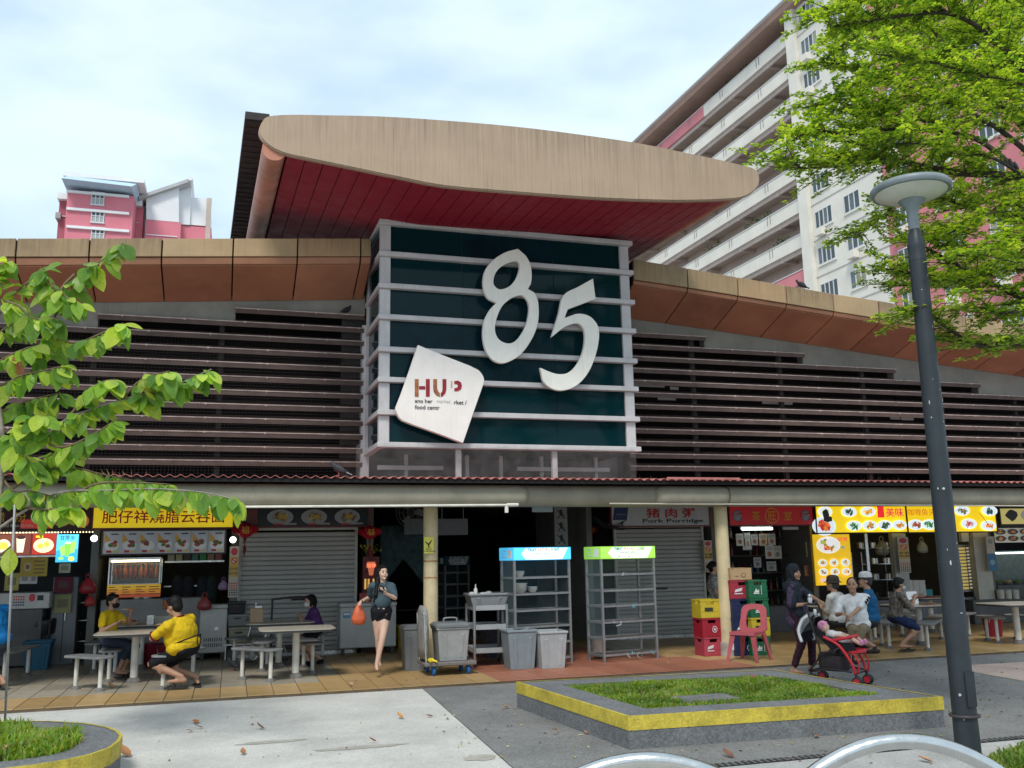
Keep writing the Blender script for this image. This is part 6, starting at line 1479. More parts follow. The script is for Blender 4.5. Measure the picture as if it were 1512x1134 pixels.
    for sd in (1,-1):
        c.cap(nk-up*.030*s+l*sd*.03*s, sh[sd]-l*sd*.01*s, .056*s, .064*s)
        e = sh[sd]+(el[sd]-sh[sd])*min(1,sleeve*1.0); c.cap(sh[sd], e, .064*s, .060*s if sleeve <= 1 else .052*s)
        if sleeve > 1: c.cap(el[sd], el[sd]+(wri[sd]-el[sd])*(sleeve-1), .050*s, .046*s)
    if long_shirt: c.cap(Hp+up*.05*s, Hp-up*long_shirt*s, .15*s*wide, .165*s*wide)
    remesh(c, .013*s, shirt, 'shirt', t, 5, disp=.022*s, dscale=.08)
    c = MB(); c.ell(Hp-up*.01*s, (.144*s*wide,.108*s,.095*s), 16, 12, M_)
    for sd in (1,-1):
        if leg <= 1: c.cap(hj[sd], hj[sd]+(kn[sd]-hj[sd])*leg, .090*s, .086*s-.02*s*leg)
        else: c.cap(hj[sd], kn[sd], .094*s, .066*s); c.cap(kn[sd], kn[sd]+(ank[sd]-kn[sd])*(leg-1), .066*s, .054*s)
    remesh(c, .013*s, pants, 'trousers' if leg > .7 else 'shorts', t, 5, disp=.020*s, dscale=.06)
    # face
    for sd in (1,-1):
        MB().ell(hd(sd*.031,.0835,.008), (.0135*s,.006*s,.0065*s), 8, 6, MH).build('eye', EYE, t, smooth='all')
        MB().ell(hd(sd*.032,.086,.030), (.019*s,.006*s,.0042*s), 8, 6, MH).build('eyebrow', hairm if hair != 'bald' else HAIRG, t, smooth='all')
    if not mask: MB().ell(hd(0,.088,-.058), (.022*s,.008*s,.0075*s), 10, 6, MH).build('mouth', LIP, t, smooth='all')
    else:
        m_ = MB(); m_.ell(hd(0,.058,-.050), (.064*s,.056*s,.052*s), 14, 10, MH)
        o = m_.build('face_mask', mask, t, smooth='all'); 
        MB().tube([hd(.06,.05,-.035),hd(.078,.0,.0)],.003*s,4).tube([hd(-.06,.05,-.035),hd(-.078,.0,.0)],.003*s,4).build('mask_loops', mask, t)
    if hair:
        h_ = MB()
        if hair in ('short','bob','long','bun'):
            h_.ell(hd(0,-.022,.040), (.083*s,.094*s,.090*s), 16, 12, MH); h_.ell(hd(0,-.050,-.010), (.076*s,.060*s,.085*s), 14, 10, MH); h_.ell(hd(0,.045,.088), (.060*s,.035*s,.024*s), 12, 8, MH)
            for sd in (1,-1): h_.ell(hd(sd*.068,-.008,.030), (.018*s,.034*s,.045*s), 10, 8, MH)
        if hair == 'bald': h_.ell(hd(0,-.024,.034), (.081*s,.092*s,.090*s), 16, 12, MH); h_.ell(hd(0,-.05,-.01), (.073*s,.055*s,.06*s), 14, 10, MH)
        if hair == 'bob':
            for sd in (1,-1): h_.cap(hd(sd*.070,-.01,.03), hd(sd*.072,.005,-.075), .030*s, .022*s)
            h_.cap(hd(0,-.06,.0), hd(0,-.06,-.08), .070*s, .055*s)
        if hair == 'bun': h_.ell(hd(0,-.115,.02), (.04*s,.035*s,.04*s), 12, 8, MH)
        if hair == 'long':
            for sd in (1,-1): h_.cap(hd(sd*.068,-.005,.04), hd(sd*.078,-.01,-.12), .030*s, .030*s)
            h_.cap(hd(0,-.06,.0), hd(-.02,-.075,-.22), .072*s, .075*s); h_.cap(hd(-.075,-.01,-.10), hd(-.13,.045,-.34), .040*s, .028*s); h_.cap(hd(-.06,-.04,-.15), hd(-.13,.0,-.44), .055*s, .026*s); h_.cap(hd(-.09,.0,-.3), hd(-.13,.03,-.50), .035*s, .014*s)
        remesh(h_, .009*s, hairm, 'hair', t, 2, disp=.010*s, dscale=.025)
    for sd in (1,-1):
        ff = (foot[sd] if foot else None) or f0; ff = V((ff.x, ff.y, 0)).normalized(); a_ = ank[sd]-V((0,0,.06*s))
        if feet == 'sandal':
            b = MB(); b.cap(V((a_.x,a_.y,max(.010,a_.z-.018)))-ff*.05*s, V((a_.x,a_.y,max(.010,a_.z-.028)))+ff*.165*s, .040*s, .040*s); b.v = [(x, y, .010+(z-.010)*.28) for x, y, z in b.v]
            b.tube([V((a_.x,a_.y,.03))+ff*.07*s+ff.cross(V((0,0,1)))*.04*s, V((a_.x,a_.y,.072*s))+ff*.085*s, V((a_.x,a_.y,.03))+ff*.07*s-ff.cross(V((0,0,1)))*.04*s], .011*s, 6); b.build('sandal', shoe, t, smooth='all')
        elif feet == 'shoe':
            b = MB(); b.cap(V((a_.x,a_.y,max(.035*s,a_.z)))-ff*.03*s, V((a_.x,a_.y,max(.032*s,a_.z-.02)))+ff*.155*s, .046*s, .036*s); b.cap(a_+V((0,0,.02*s)), a_+V((0,0,.05*s)), .042*s, .040*s); remesh(b, .012*s, shoe, 'shoe', t, 3)
    if extra: extra(t, dict(hd=hd, MH=MH, nk=nk, up=up, f=f, f0=f0, l=l, Hp=Hp, wri=wri, el=el, sh=sh, kn=kn, M=M_, s=s, base=base, H=H_, ank=ank, hj=hj, uh=uh, fh=fh))
    return t
Zc = V((0,0,1))
m_black = cloth('black', (.012,.012,.016)); m_sandal = mat('sandal_black', (.02,.018,.017), .6, .1)
# walking woman with phone and orange bag
def ex1(t, j):
    s = j['s']; w_ = j['wri'][1]; d = (w_-j['el'][1]).normalized()
    MB().obox((0,0,0),(.075,.012,.15)).build('phone_body', mat('phone_black', (.012,.012,.014), .15, 0), t, w_+d*.085+Zc*.03-j['f']*.01, bevel=.004).rotation_euler = (R(-50),R(25),0)
    MB().tube([j['hd'](-.04,.05,-.12), j['hd'](0,.075,-.175), j['hd'](.04,.05,-.12)],.0025*s,5).build('necklace', m_steel, t)
tw = person('long haired woman in grey blue tee and black shorts walking with a phone', 13.67, .94, R(4), (565,845.5), (563,902), (535,887,-.06), (569,876,-.30), (560,982,.22), (555,988,-.12), cloth('slate', (.055,.085,.105)), m_black, SKIN3, 'long', sleeve=.85, leg=.30, seated=False, hy=R(12), hem=.13,
   elbow={1: V((.75,.2,-.7)), -1: V((-.4,.3,-.8))}, foot={1: V((-.1,-1,0)), -1: V((.05,-1,0))}, wide=.92, palm={1: V((-.2,.6,1)), -1: V((.5,0,-.4))}, handcurl=.9, extra=ex1)
p = W(530,889,13.58); t = thing('carrier_bag', 'orange plastic bag carried by the walking woman', 'bag', p+V((0,0,-.05)))
b = MB(); rg = []
for z, k in ((-.27,.3),(-.25,.8),(-.17,1),(-.08,.72),(0,.35),(.05,.16)): rg.append([(.105*k*cos(a*pi/9)*(1+random.uniform(-.1,.1)), .07*k*sin(a*pi/9)*(1+random.uniform(-.1,.1)), z) for a in range(18)])
b.loft(rg).build('sack', mat('bag_orange', (.55,.11,.04), .35, .2, 9, .25), t, smooth='all')
# old woman with stroller
def ex2(t, j):
    s, hd = j['s'], j['hd']
    h_ = MB(); h_.ell(hd(0,-.022,.035), (.094*s,.105*s,.100*s), 16, 12, j['MH']); h_.ell(hd(0,-.05,-.03), (.088*s,.075*s,.11*s), 14, 10, j['MH'])
    for sd in (1,-1): h_.cap(hd(sd*.074,-.01,.02), hd(sd*.062,.035,-.09), .030*s, .026*s)
    h_.ell(hd(0,.03,-.125), (.06*s,.05*s,.03*s), 12, 8, j['MH']); h_.cap(j['nk']+j['up']*.02, j['nk']-j['up']*.08*s-j['f']*.04, .085*s, .12*s)
    remesh(h_, .010*s, cloth('charcoal', (.018,.022,.028)), 'hood', t, 3)
    c = MB()
    for sd in (1,-1):
        q = j['nk']+j['l']*sd*.05*s; c.cap(q-j['up']*.03*s+j['f']*.05*s, j['Hp']+j['up']*.0+j['l']*sd*.12*s+j['f']*.05*s, .055*s, .075*s); c.cap(j['sh'][sd], j['el'][sd]+(j['wri'][sd]-j['el'][sd])*.15, .070*s, .060*s)
    c.ell(j['nk']-j['up']*.22*s-j['f']*.02*s, (.165*s,.10*s,.22*s), 14, 10, j['M']); c.ell(j['Hp']+j['up']*.1*s-j['f']*.03*s, (.165*s,.10*s,.24*s), 14, 10, j['M'])
    remesh(c, .014*s, cloth('cardigan', (.022,.026,.036)), 'cardigan', t, 4, disp=.03, dscale=.075)
    MB().tube([j['wri'][-1]+(j['el'][-1]-j['wri'][-1])*.1+V((.028*cos(a*pi/8),.028*sin(a*pi/8),.0)) for a in range(17)],.006,6).build('bangle', mat('bangle_gold', (.6,.4,.1), .3, .1, metal=.7), t, smooth='all')
person('old woman in dark hood, cardigan and maroon patterned trousers pushing a stroller', 13.0, .93, R(48), (1172.5,845), (1176,906), (1193,892,-.22), (1216,891,-.32), (1172,986.5,.0), (1199,984.5,.05), cloth('violet', (.07,.05,.09), 40, .3, .4), cloth('maroon_print', (.045,.018,.028), 55, .3, .5), SKIN2, None, HAIRG, .9, 1.85, seated=False, hy=R(-28), hp=R(-4),
   long_shirt=.10, shoe=mat('sandal_tan', (.20,.13,.08), .6, .1), feet='sandal', elbow={1: V((.6,.6,-.8)), -1: V((-.6,.2,-.8))}, foot={1: V((.6,-.7,0)), -1: V((.6,-.75,0))}, handcurl=1.1, extra=ex2, gz=-.034)
# man in yellow
m_yel = cloth('yellow', (.60,.40,.015)); m_trim = cloth('maroon_trim', (.14,.01,.015))
def ex3(t, j):
    s = j['s']; a_ = j['Hp']+j['up']*.10*s
    b = MB(); b.tube([a_+j['l']*(.205*s*cos(k*pi/12))*1.0-j['f']*(.185*s*sin(k*pi/12)) for k in range(25)], .010, 6); b.build('apron_string', m_black, t, smooth='all')
    kb = a_-j['f']*.195*s+j['l']*.0; b = MB()
    for sx in (-1,1): b.tube([kb+j['l']*sx*(.045*sin(q))-Zc*(.07*(1-cos(q)))-j['f']*.012 for q in (0,.7,1.4,2.1,2.8)], .008, 6)
    b.build('apron_bow', m_black, t, smooth='all')
    MB().tube([j['nk']+j['up']*.0*s+(j['l']*cos(k*pi/10)+j['f']*sin(k*pi/10))*.066*s for k in range(21)], .016*s, 8).build('collar', m_trim, t, smooth='all')
    for sd in (1,-1):
        e = j['sh'][sd]+(j['el'][sd]-j['sh'][sd])*.82; d = (j['el'][sd]-j['sh'][sd]).normalized(); x = d.orthogonal().normalized(); y = d.cross(x)
        MB().tube([e+(x*cos(k*pi/10)+y*sin(k*pi/10))*.066*s for k in range(21)], .010*s, 6).build('sleeve_cuff', m_trim, t, smooth='all')
person('broad man in a yellow polo seated with his back turned at left table', 12.75, 1.10, R(-120), (257,895), (277,957), (246,926,.42), (238,931,.08), (290,999,.22), (268,999,-.10), m_yel, m_black, SKIN2, 'short', HAIR, .80, .95, belly=.12, wide=1.5, hy=R(-10), hp=R(-18), shoe=m_sandal, feet='sandal', extra=ex3, knee={1: V((-.9,.3,.9)), -1: V((-1,-.1,1.1))}, foot={1: V((-1,.1,0)), -1: V((.2,-1,0))}, elbow={1: V((-.7,-.2,-.6)), -1: V((.3,.2,-.8))})
def ex4(t, j):
    w_ = j['wri'][1]; MB().tube([w_+V((.03,0,.06)), w_+V((-.12,-.03,.05))],.004,5).tube([w_+V((.03,.01,.055)), w_+V((-.12,-.02,.06))],.004,5).build('chopsticks', mat('bamboo', (.5,.36,.2), .6, .1), t)
person('woman with black mask in a yellow shirt eating with chopsticks at the left table', 13.9, .94, R(62), (167,888), (160,945), (172,920,-.22), (193,905,-.02), (176,988,-.05), (184,986,.15), m_yel, cloth('jeans', (.035,.05,.075)), SKIN2, 'short', HAIR, .62, 1.5, shoe=m_sandal, feet='sandal', mask=m_black, extra=ex4, hp=R(-6))
person('woman in a purple top and white mask leaning on the middle table', 15.3, .90, R(-82), (458,888), (469,929), (443,911,-.12), (448,914,.12), (457,977,-.1), (474,974,.15), cloth('purple', (.075,.028,.12)), m_black, SKIN, 'bob', HAIR, .5, .62, mask=cloth('mask_white', (.55,.58,.6)), shoe=m_black, feet='shoe', hp=R(-3), foot={1: V((-.4,-1,0)), -1: V((-.5,-1,0))})
person('person in bright blue shirt cut off at the left edge of the picture', 13.0, 1.03, R(-130), (-16,880), (-2,950), (-30,930,.2), (-28,925,-.1), (4,1003,-.1), (-16,1005,-.2), cloth('bright_blue', (.012,.16,.42)), cloth('grey_blue', (.05,.065,.085)), SKIN2, 'short', HAIR, .6, .95, wide=1.2, belly=.05, shoe=m_sandal, feet='sandal')
def ex7(t, j):
    sd = 1; a_, b_ = j['sh'][sd], j['el'][sd]; d = (b_-a_).normalized(); o = V((.05,-1,.1)).normalized(); o = (o-d*o.dot(d)).normalized(); x = d.cross(o)
    for k in range(3):
        c = a_+d*(.035+.055*k)+o*.066; q = [c+x*.028-d*.0, c+x*.012-d*.022, c-x*.012-d*.022, c-x*.028, c-x*.02+d*.016, c+x*.02+d*.016]; MB().loft([q,[p_+o*.006 for p_ in q]]).build('sleeve_mark', m_black, t)
person('stout man in a white tee with black marks down one sleeve seated facing out', 14.1, .97, R(-32), (1258,864), (1268,927), (1243,906,-.28), (1247,920,-.42), (1252,968,-.30), (1262,968,-.42), cloth('white', (.62,.62,.62)), cloth('khaki', (.20,.155,.10)), SKIN2, 'bald', HAIR, .82, 1.7, belly=.09, wide=1.12, hy=R(-8), hp=R(4), shoe=m_sandal, feet='shoe', extra=ex7)
def hat(m, brim=True, cap=False):
    def f(t, j):
        s, hd = j['s'], j['hd']; b = MB()
        rg = lambda r_, z, fx=0: [hd(r_*1.0*cos(k*pi/12), r_*1.12*sin(k*pi/12)-.012+fx, z) for k in range(24)]
        b.loft([rg(.092,.03), rg(.094,.06), rg(.085,.115), rg(.05,.14), rg(.01,.145)], caps=True)
        o = b.build('hat_crown', m, t, smooth=True)
        if brim: MB().loft([rg(.093,.036), rg(.128,.022), rg(.130,.026), rg(.09,.045)], caps=False).build('hat_brim', m, t, smooth=True)
        if cap: MB().loft([[hd(-.06,.07,.045),hd(0,.09,.05),hd(.06,.07,.045)],[hd(-.055,.15,.035),hd(0,.17,.04),hd(.055,.15,.035)]], caps=False, closed=False).build('hat_peak', m_black, t)
        b = MB(); b.loft([rg(.095,.032), rg(.096,.05)], caps=False); b.build('hat_band', m_black, t)
    return f
person('man in a dark bucket hat and white shirt turned away at the seafood stall table', 14.9, .98, R(-150), (1229,862), (1237,917), (1222,898,.35), (1214,898,.2), (1228,958,.2), (1240,958,.3), cloth('offwhite', (.50,.49,.46)), cloth('dark_grey', (.03,.03,.03)), SKIN2, 'short', HAIRG, .8, 1.7, wide=1.1, extra=hat(cloth('hat_brown', (.05,.04,.032))), shoe=m_sandal, feet='shoe')
person('man in a blue tee and white cap with his back turned on the bench', 14.9, 1.0, R(-135), (1277,857), (1288,917), (1268,900,.35), (1262,898,.15), (1280,955,.2), (1292,955,.0), cloth('teal_blue', (.012,.09,.20)), cloth('dark_grey', (.03,.03,.03)), SKIN2, 'short', HAIRG, .8, 1.5, wide=1.12, belly=.03, hy=R(15), extra=hat(cloth('cap_white', (.5,.5,.5)), False, True), shoe=m_sandal, feet='shoe')
m_pat = mat('cloth_leaf_print', (.10,.085,.07), .85, .95, 24, .25)
person('woman in a dark patterned blouse and pale mask eating at the right table', 15.6, .93, R(78), (1328,863), (1321,912), (1350,884,-.18), (1354,882,.05), (1332,950,-.1), (1336,950,.12), m_pat, cloth('navy', (.015,.025,.07)), SKIN2, 'short', HAIR, .95, .95, mask=cloth('mask_grey', (.38,.42,.42)), hp=R(-10), wide=1.05, shoe=m_sandal, feet='sandal')
person('woman in a black and white print blouse seated behind the right pillar', 17.0, .93, R(70), (1054,838), (1052,902), (1070,885,-.1), (1068,890,.1), (1062,945,-.1), (1066,945,.1), mat('cloth_bw_print', (.25,.25,.24), .85, .95, 30, .2), m_black, SKIN, 'bun', HAIR, .7, 1.6, shoe=m_sandal, feet='shoe')

# ================================================================== STROLLER WITH BABY
g0, g1, g2 = W(1208,990,12.1), W(1252,996,11.9), W(1281,995,12.2)
r0 = G(1208,1002); fr = (G(1252,1010)+G(1280,1008))/2; hv = (fr-r0); rz = math.atan2(hv.y, hv.x)+R(14)
ctr = (r0+fr)/2+V((.03,-.02,0))
t = thing('stroller', 'red and black baby stroller with a reclined seat and white canopy edge', 'stroller', (ctr.x,ctr.y,-.036), rz)
LEN2, WID = .30, .19                                  # local +x ahead
mk = mat('stroller_black', (.018,.018,.02), .5, .1, 9, .05); mr = mat('stroller_red', (.55,.02,.035), .45, .08, 6, .03); mw = mat('stroller_white', (.66,.66,.66), .6, .08, 9, .1); mfab = cloth('stroller_fabric', (.018,.019,.022))
for x, ys in ((-LEN2,(-.17,.17)),(LEN2,(-.17,.17))):
    for y in ys:
        fk = MB()
        for o in (-.028,.028):
            q = MB().lathe([(.012,-.012),(.052,-.014),(.062,-.008),(.062,.008),(.052,.014),(.012,.012)],18); m = Matrix.Rotation(pi/2,4,'X'); q.v = [tuple(m @ V(p_)) for p_ in q.v]; wo = q.build('wheel', mk, t, (x,y+o,.063), smooth=30)
            q = MB().lathe([(.008,-.0165),(.042,-.0165),(.042,.0165),(.008,.0165)],16); q.v = [tuple(m @ V(p_)) for p_ in q.v]; q.build('hub', mr, wo)
        MB().tube([(x,y-.03,.063),(x,y+.03,.063)],.010,8).cap((x,y,.08),(x-.02,y,.17),.020,.018).build('wheel_fork', mk, t, smooth='all')
for sy in (-1,1):
    y = sy*WID
    MB().tube(curve_pts([(-LEN2-.02,y,.16),(-.16,y,.40),(-.24,y,.72),(-.30,y,.98)],5),.013,8).build('handle_tube', mk, t, smooth='all')
    MB().tube(curve_pts([(LEN2-.02,y*.9,.15),(.24,y,.30),(.10,y,.50),(-.10,y,.60)],5),.019,8).build('red_side_bar', mr, t, smooth='all')
    MB().tube(curve_pts([(-LEN2+.02,y,.16),(-.05,y,.20),(LEN2-.06,y,.18)],4),.011,8).build('base_bar', mk, t, smooth='all'); MB().tube([(-.12,y,.36),(.12,y,.48)],.011,8).build('cross_bar', mk, t, smooth='all')
MB().tube(curve_pts([(-.30,-WID,.98),(-.33,-WID*.8,1.0),(-.33,WID*.8,1.0),(-.30,WID,.98)],4),.017,8).build('push_bar', mk, t, smooth='all')
MB().tube([(-LEN2,-.17,.17),(-LEN2,.17,.17)],.010,8).tube([(LEN2-.03,-.17,.16),(LEN2-.03,.17,.16)],.010,8).build('axle_bar', mk, t, smooth='all')
MB().loft([[(x,y*k,z) for y, k in ((-.17,1),(.17,1))] for x, z in ((-.40,.66),(-.16,.44),(.02,.42),(.16,.46))], caps=False, closed=False).build('seat', mfab, t, (.15,0,0), smooth='all')
for sy in (-1,1): MB().loft([[(-.42,sy*.18,.80),(-.18,sy*.18,.58),(.0,sy*.18,.54),(.14,sy*.18,.54)],[(-.40,sy*.172,.66),(-.16,sy*.172,.44),(.02,sy*.172,.42),(.16,sy*.172,.46)]], caps=False, closed=False).build('side_panel', mfab, t, (.15,0,0), smooth='all')
b = MB(); rg = []
for k in range(9):
    a = -.35+k*.20; rg.append([(-.30-.26*cos(a)*(1), .19*cos(j*pi/10), .62+.26*sin(a)*max(.35,sin(j*pi/10))*1.0-.02) for j in range(11)])
b.loft(rg, caps=False, closed=False).build('canopy', mfab, t, (.15,0,0), smooth='all')
for sy in (-1,1): MB().tube(curve_pts([(-.55,sy*.19,.52),(-.58,sy*.195,.66),(-.52,sy*.195,.80),(-.44,sy*.19,.86)],4),.022,8).build('canopy_edge', mw, t, (.15,0,0), smooth='all')
MB().loft([[(-.60,-.18,.56),(-.60,.18,.56)],[(-.62,-.18,.68),(-.62,.18,.68)],[(-.56,-.17,.82),(-.56,.17,.82)],[(-.46,-.16,.90),(-.46,.16,.90)]], caps=False, closed=False).build('rear_panel', mw, t, (.15,0,0), smooth='all')
MB().loft([[(x,y,z) for x, y in rrect(.34*k,.32*k,.06)] for z, k in ((.17,.88),(.19,.95),(.34,1.0),(.36,1.0))]).build('basket', mat('basket_mesh', (.03,.022,.025), .7, .4, 40, .2), t, (-.06,0,0), smooth=40)
MB().loft([[(x+.22,y,z) for x, y in rrect(.24*k,.33*k,.08)] for z, k in ((.40,.85),(.415,1),(.445,1),(.455,.88))]).build('footrest_pad', mr, t, smooth=40)
MB().tube(curve_pts([(.02,-.18,.56),(.20,-.17,.60),(.24,0,.61),(.20,.17,.60),(.02,.18,.56)],5),.022,10).build('bumper_bar', mr, t, smooth='all')
MB().tube(curve_pts([(.26,.17,.42),(.33,.16,.30),(LEN2+.01,.16,.16)],4),.012,8).tube(curve_pts([(.26,-.17,.42),(.33,-.16,.30),(LEN2+.01,-.16,.16)],4),.012,8).build('front_strut', mr, t, smooth='all')
MB().lathe([(.03,0),(.035,.06),(.03,.07)],12).ell((0,0,.09),(.03,.03,.03)).build('cup_holder', m_steel, t, (-.31,-.05,1.02), smooth=True)
MB().tube([(-.25,-.05,.94),(-.25,-.05,.86)],.02,8).build('hanging_toy', mw, t, smooth='all')
# baby
bt = thing('baby', 'baby in pink hat and white outfit lying back in the stroller', 'baby', (ctr.x+.11*cos(rz),ctr.y+.11*sin(rz),-.036), rz)
b = MB(); hb_ = V((-.27,0,.70)); b.ell(hb_, (.066,.062,.068),14,10); b.cap((-.24,0,.65),(-.18,0,.60),.030,.032); b.cap((-.18,0,.59),(-.02,0,.52),.072,.075)
for sy in (-1,1): b.cap((-.17,sy*.07,.62),(-.08,sy*.11,.62),.028,.024); b.cap((-.08,sy*.11,.62),(0,sy*.06,.61),.024,.020); b.ell((.015,sy*.05,.61),(.022,.022,.018)); b.cap((-.01,sy*.05,.53),(.11,sy*.08,.585),.040,.034); b.cap((.11,sy*.08,.585),(.22,sy*.06,.52),.033,.024); b.ell((.235,sy*.06,.53),(.022,.02,.034))
b.ell(hb_+V((.058,0,.03)),(.012,.012,.01),8,6)
remesh(b,.0085,SKIN3,'body',bt,3)
b = MB(); b.cap((-.18,0,.60),(-.02,0,.53),.080,.086)
for sy in (-1,1): b.cap((-.17,sy*.07,.62),(-.10,sy*.105,.62),.036,.034); b.cap((-.01,sy*.05,.53),(.08,sy*.075,.575),.050,.045)
remesh(b,.010,cloth('baby_white', (.62,.58,.58)),'romper',bt,3)
b = MB(); b.ell(hb_+V((-.022,0,.020)),(.072,.072,.074),14,10); b.ell(hb_+V((.0,.05,.062)),(.024,.024,.02),10,8); b.ell(hb_+V((.0,-.05,.062)),(.024,.024,.02),10,8); b.build('pink_hat', cloth('baby_pink', (.60,.25,.38)), bt, smooth='all')
for sy in (-1,1): MB().ell((.235,sy*.06,.54),(.03,.026,.042)).build('sock', cloth('baby_pink', (.60,.25,.38)), bt, smooth='all'); MB().ell(hb_+V((.048,sy*.024,.032)),(.006,.008,.006),8,6).build('eye', EYE, bt)
MB().ell(hb_+V((.064,0,-.002)),(.006,.014,.006),8,6).build('mouth', LIP, bt)
MB().obox((.13,0,.56),(.08,.10,.03),(0,.3,0)).build('red_strap', mr, bt, bevel=.01)
# ================================================================== SAPLING AT LEFT
m_bark = mat('bark_pale', (.26,.23,.19), .85, .25, 14, .4); m_twig = mat('twig_brown', (.16,.115,.06), .8, .25, 20, .3)
SD = 8.6
def leaf_mesh(L_, w_, curl, fold, m, name='leaf'):
    n = 8; vs_, fs, uvs = [], [], []
    prof = [0.04,.42,.74,.94,1.0,.95,.78,.48,.03]
    for i in range(n+1):
        v_ = i/n; y = L_*v_; z = -curl*L_*v_*v_; hw = w_/2*prof[i]
        for u in (-1,-.5,0,.5,1):
            vs_.append((u*hw, y, z + abs(u)*hw*fold + (.006 if abs(u) == .5 else 0)*sin(v_*20))); uvs.append((u*.5+.5, v_*2.4-abs(u)*.55))
    for i in range(n):
        for j in range(4): a_ = i*5+j; fs.append((a_,a_+1,a_+6,a_+5))
    b0 = len(vs_); 
    for (x, y) in ((-.003,-.035),(.003,-.035),(.003,.0),(-.003,.0)): vs_.append((x,y,0)); uvs.append((.5,.5))
    fs.append((b0,b0+1,b0+2,b0+3))
    me = bpy.data.meshes.new(name); me.from_pydata(vs_, [], fs); me.materials.append(m)
    uv = me.uv_layers.new(name='UVMap')
    for lp_ in me.loops: uv.data[lp_.index].uv = uvs[lp_.vertex_index]
    me.polygons.foreach_set('use_smooth', [True]*len(me.polygons)); return me
lm = [leaf_mat('sapling_leaf_a', (.17,.35,.045), True), leaf_mat('sapling_leaf_b', (.31,.47,.07), True), leaf_mat('sapling_leaf_c', (.10,.24,.035), True)]
lmesh = [leaf_mesh(1, .55, c_, f_, m) for m, c_, f_ in ((lm[0],.18,.25),(lm[0],.34,.15),(lm[1],.22,.3),(lm[1],.10,.2),(lm[2],.28,.2),(lm[2],.15,.35))]
dead = leaf_mesh(1, .5, .3, .5, mat('dead_leaf', (.30,.12,.04), .7, .3, 8, .2))
base = G(-26,1070,.19)
sp = thing('sapling', 'young broad leaved sapling with drooping bright green leaves at the left edge', 'tree', base)
tr = [base-base]+[W(px,py,SD+.1)-base for px, py in ((-18,960),(-6,820),(2,705),(4,650),(-6,560),(-16,470),(-14,400))]
MB().tube(curve_pts(tr,4),[.030-.0006*i for i in range(4*7+1)],10).build('trunk', m_bark, sp, smooth='all')
br = [[(3,692,.1),(25,668,0),(60,652,-.1),(100,618,-.2),(180,590,-.3),(250,572,-.35),(312,545,-.4)],[(2,702,.1),(22,690,.15),(75,672,.25),(115,655,.3)],[(-4,570,.1),(50,545,0),(75,480,-.05),(97,440,-.1),(117,405,-.15),(150,385,-.2),(182,358,-.25)],
      [(72,492,-.05),(110,506,-.2),(150,492,-.25),(182,477,-.3)],[(-12,480,.1),(20,435,.1),(55,410,.15),(78,425,.1)],[(-4,782,.1),(40,752,0),(90,727,-.15),(160,724,-.3),(230,722,-.35),(300,727,-.4),(348,738,-.45)],[(0,735,.1),(50,702,.2),(100,690,.3),(150,700,.3),(210,712,.25)],
      [(-8,612,.1),(40,592,.2),(90,580,.3)],[(-12,540,.1),(20,522,-.1),(50,510,-.2)],[(-14,430,.1),(4,398,.0),(12,384,0)],[(-4,660,.1),(35,630,-.2),(60,610,-.3)],[(100,738,-.15),(140,715,-.25),(190,712,-.3),(250,715,-.3)],[(0,820,.1),(10,812,-.1),(16,806,-.15)],[(180,590,-.3),(210,560,-.4),(250,548,-.5)],[(-6,600,.1),(20,560,-.1),(60,548,-.2),(95,540,-.25)],[(-14,440,.1),(25,450,-.1),(50,470,-.15),(85,470,-.2)],[(-12,500,.1),(15,480,.2),(40,470,.2)],[(-6,640,.1),(20,655,-.2),(50,690,-.25)],[(0,700,.2),(20,725,.0),(45,725,-.1),(85,735,-.15)],[(95,440,-.1),(75,420,-.15),(60,395,-.15)],[(110,405,-.15),(90,430,-.25),(120,450,-.3)],[(60,652,-.1),(95,660,-.25),(140,640,-.3),(170,620,-.35)],[(100,618,-.2),(140,570,-.35),(170,560,-.4)],[(40,750,0),(70,752,-.2),(110,748,-.25)]]
nl = 0; leaves_ = []
for bi, b_ in enumerate(br):
    pts = curve_pts([W(x,y,SD+d)-base for x, y, d in b_],5)
    MB().tube(pts,[.012*(1-.8*i/(len(pts)-1))+.002 for i in range(len(pts))],7).build('branch', m_twig if bi not in (0,5) else m_bark, sp, smooth='all')
    tot = sum((pts[i+1]-pts[i]).length for i in range(len(pts)-1)); step = .026; acc = 0; start = .28*tot if bi != 12 else 0
    for i in range(len(pts)-1):
        sg = pts[i+1]-pts[i]; acc += sg.length
        if acc < start: continue
        k = max(1, int(sg.length/step+random.random()*.9))
        tip = 3 if i > len(pts)-5 else 0
        for q in range(k+tip if bi != 12 else (1 if i == len(pts)-2 else 0)):
            leaves_.append((pts[i]+sg*random.random(), sg.normalized(), bi))
random.shuffle(leaves_)
print('sapling leaves', len(leaves_))
rest = MB()
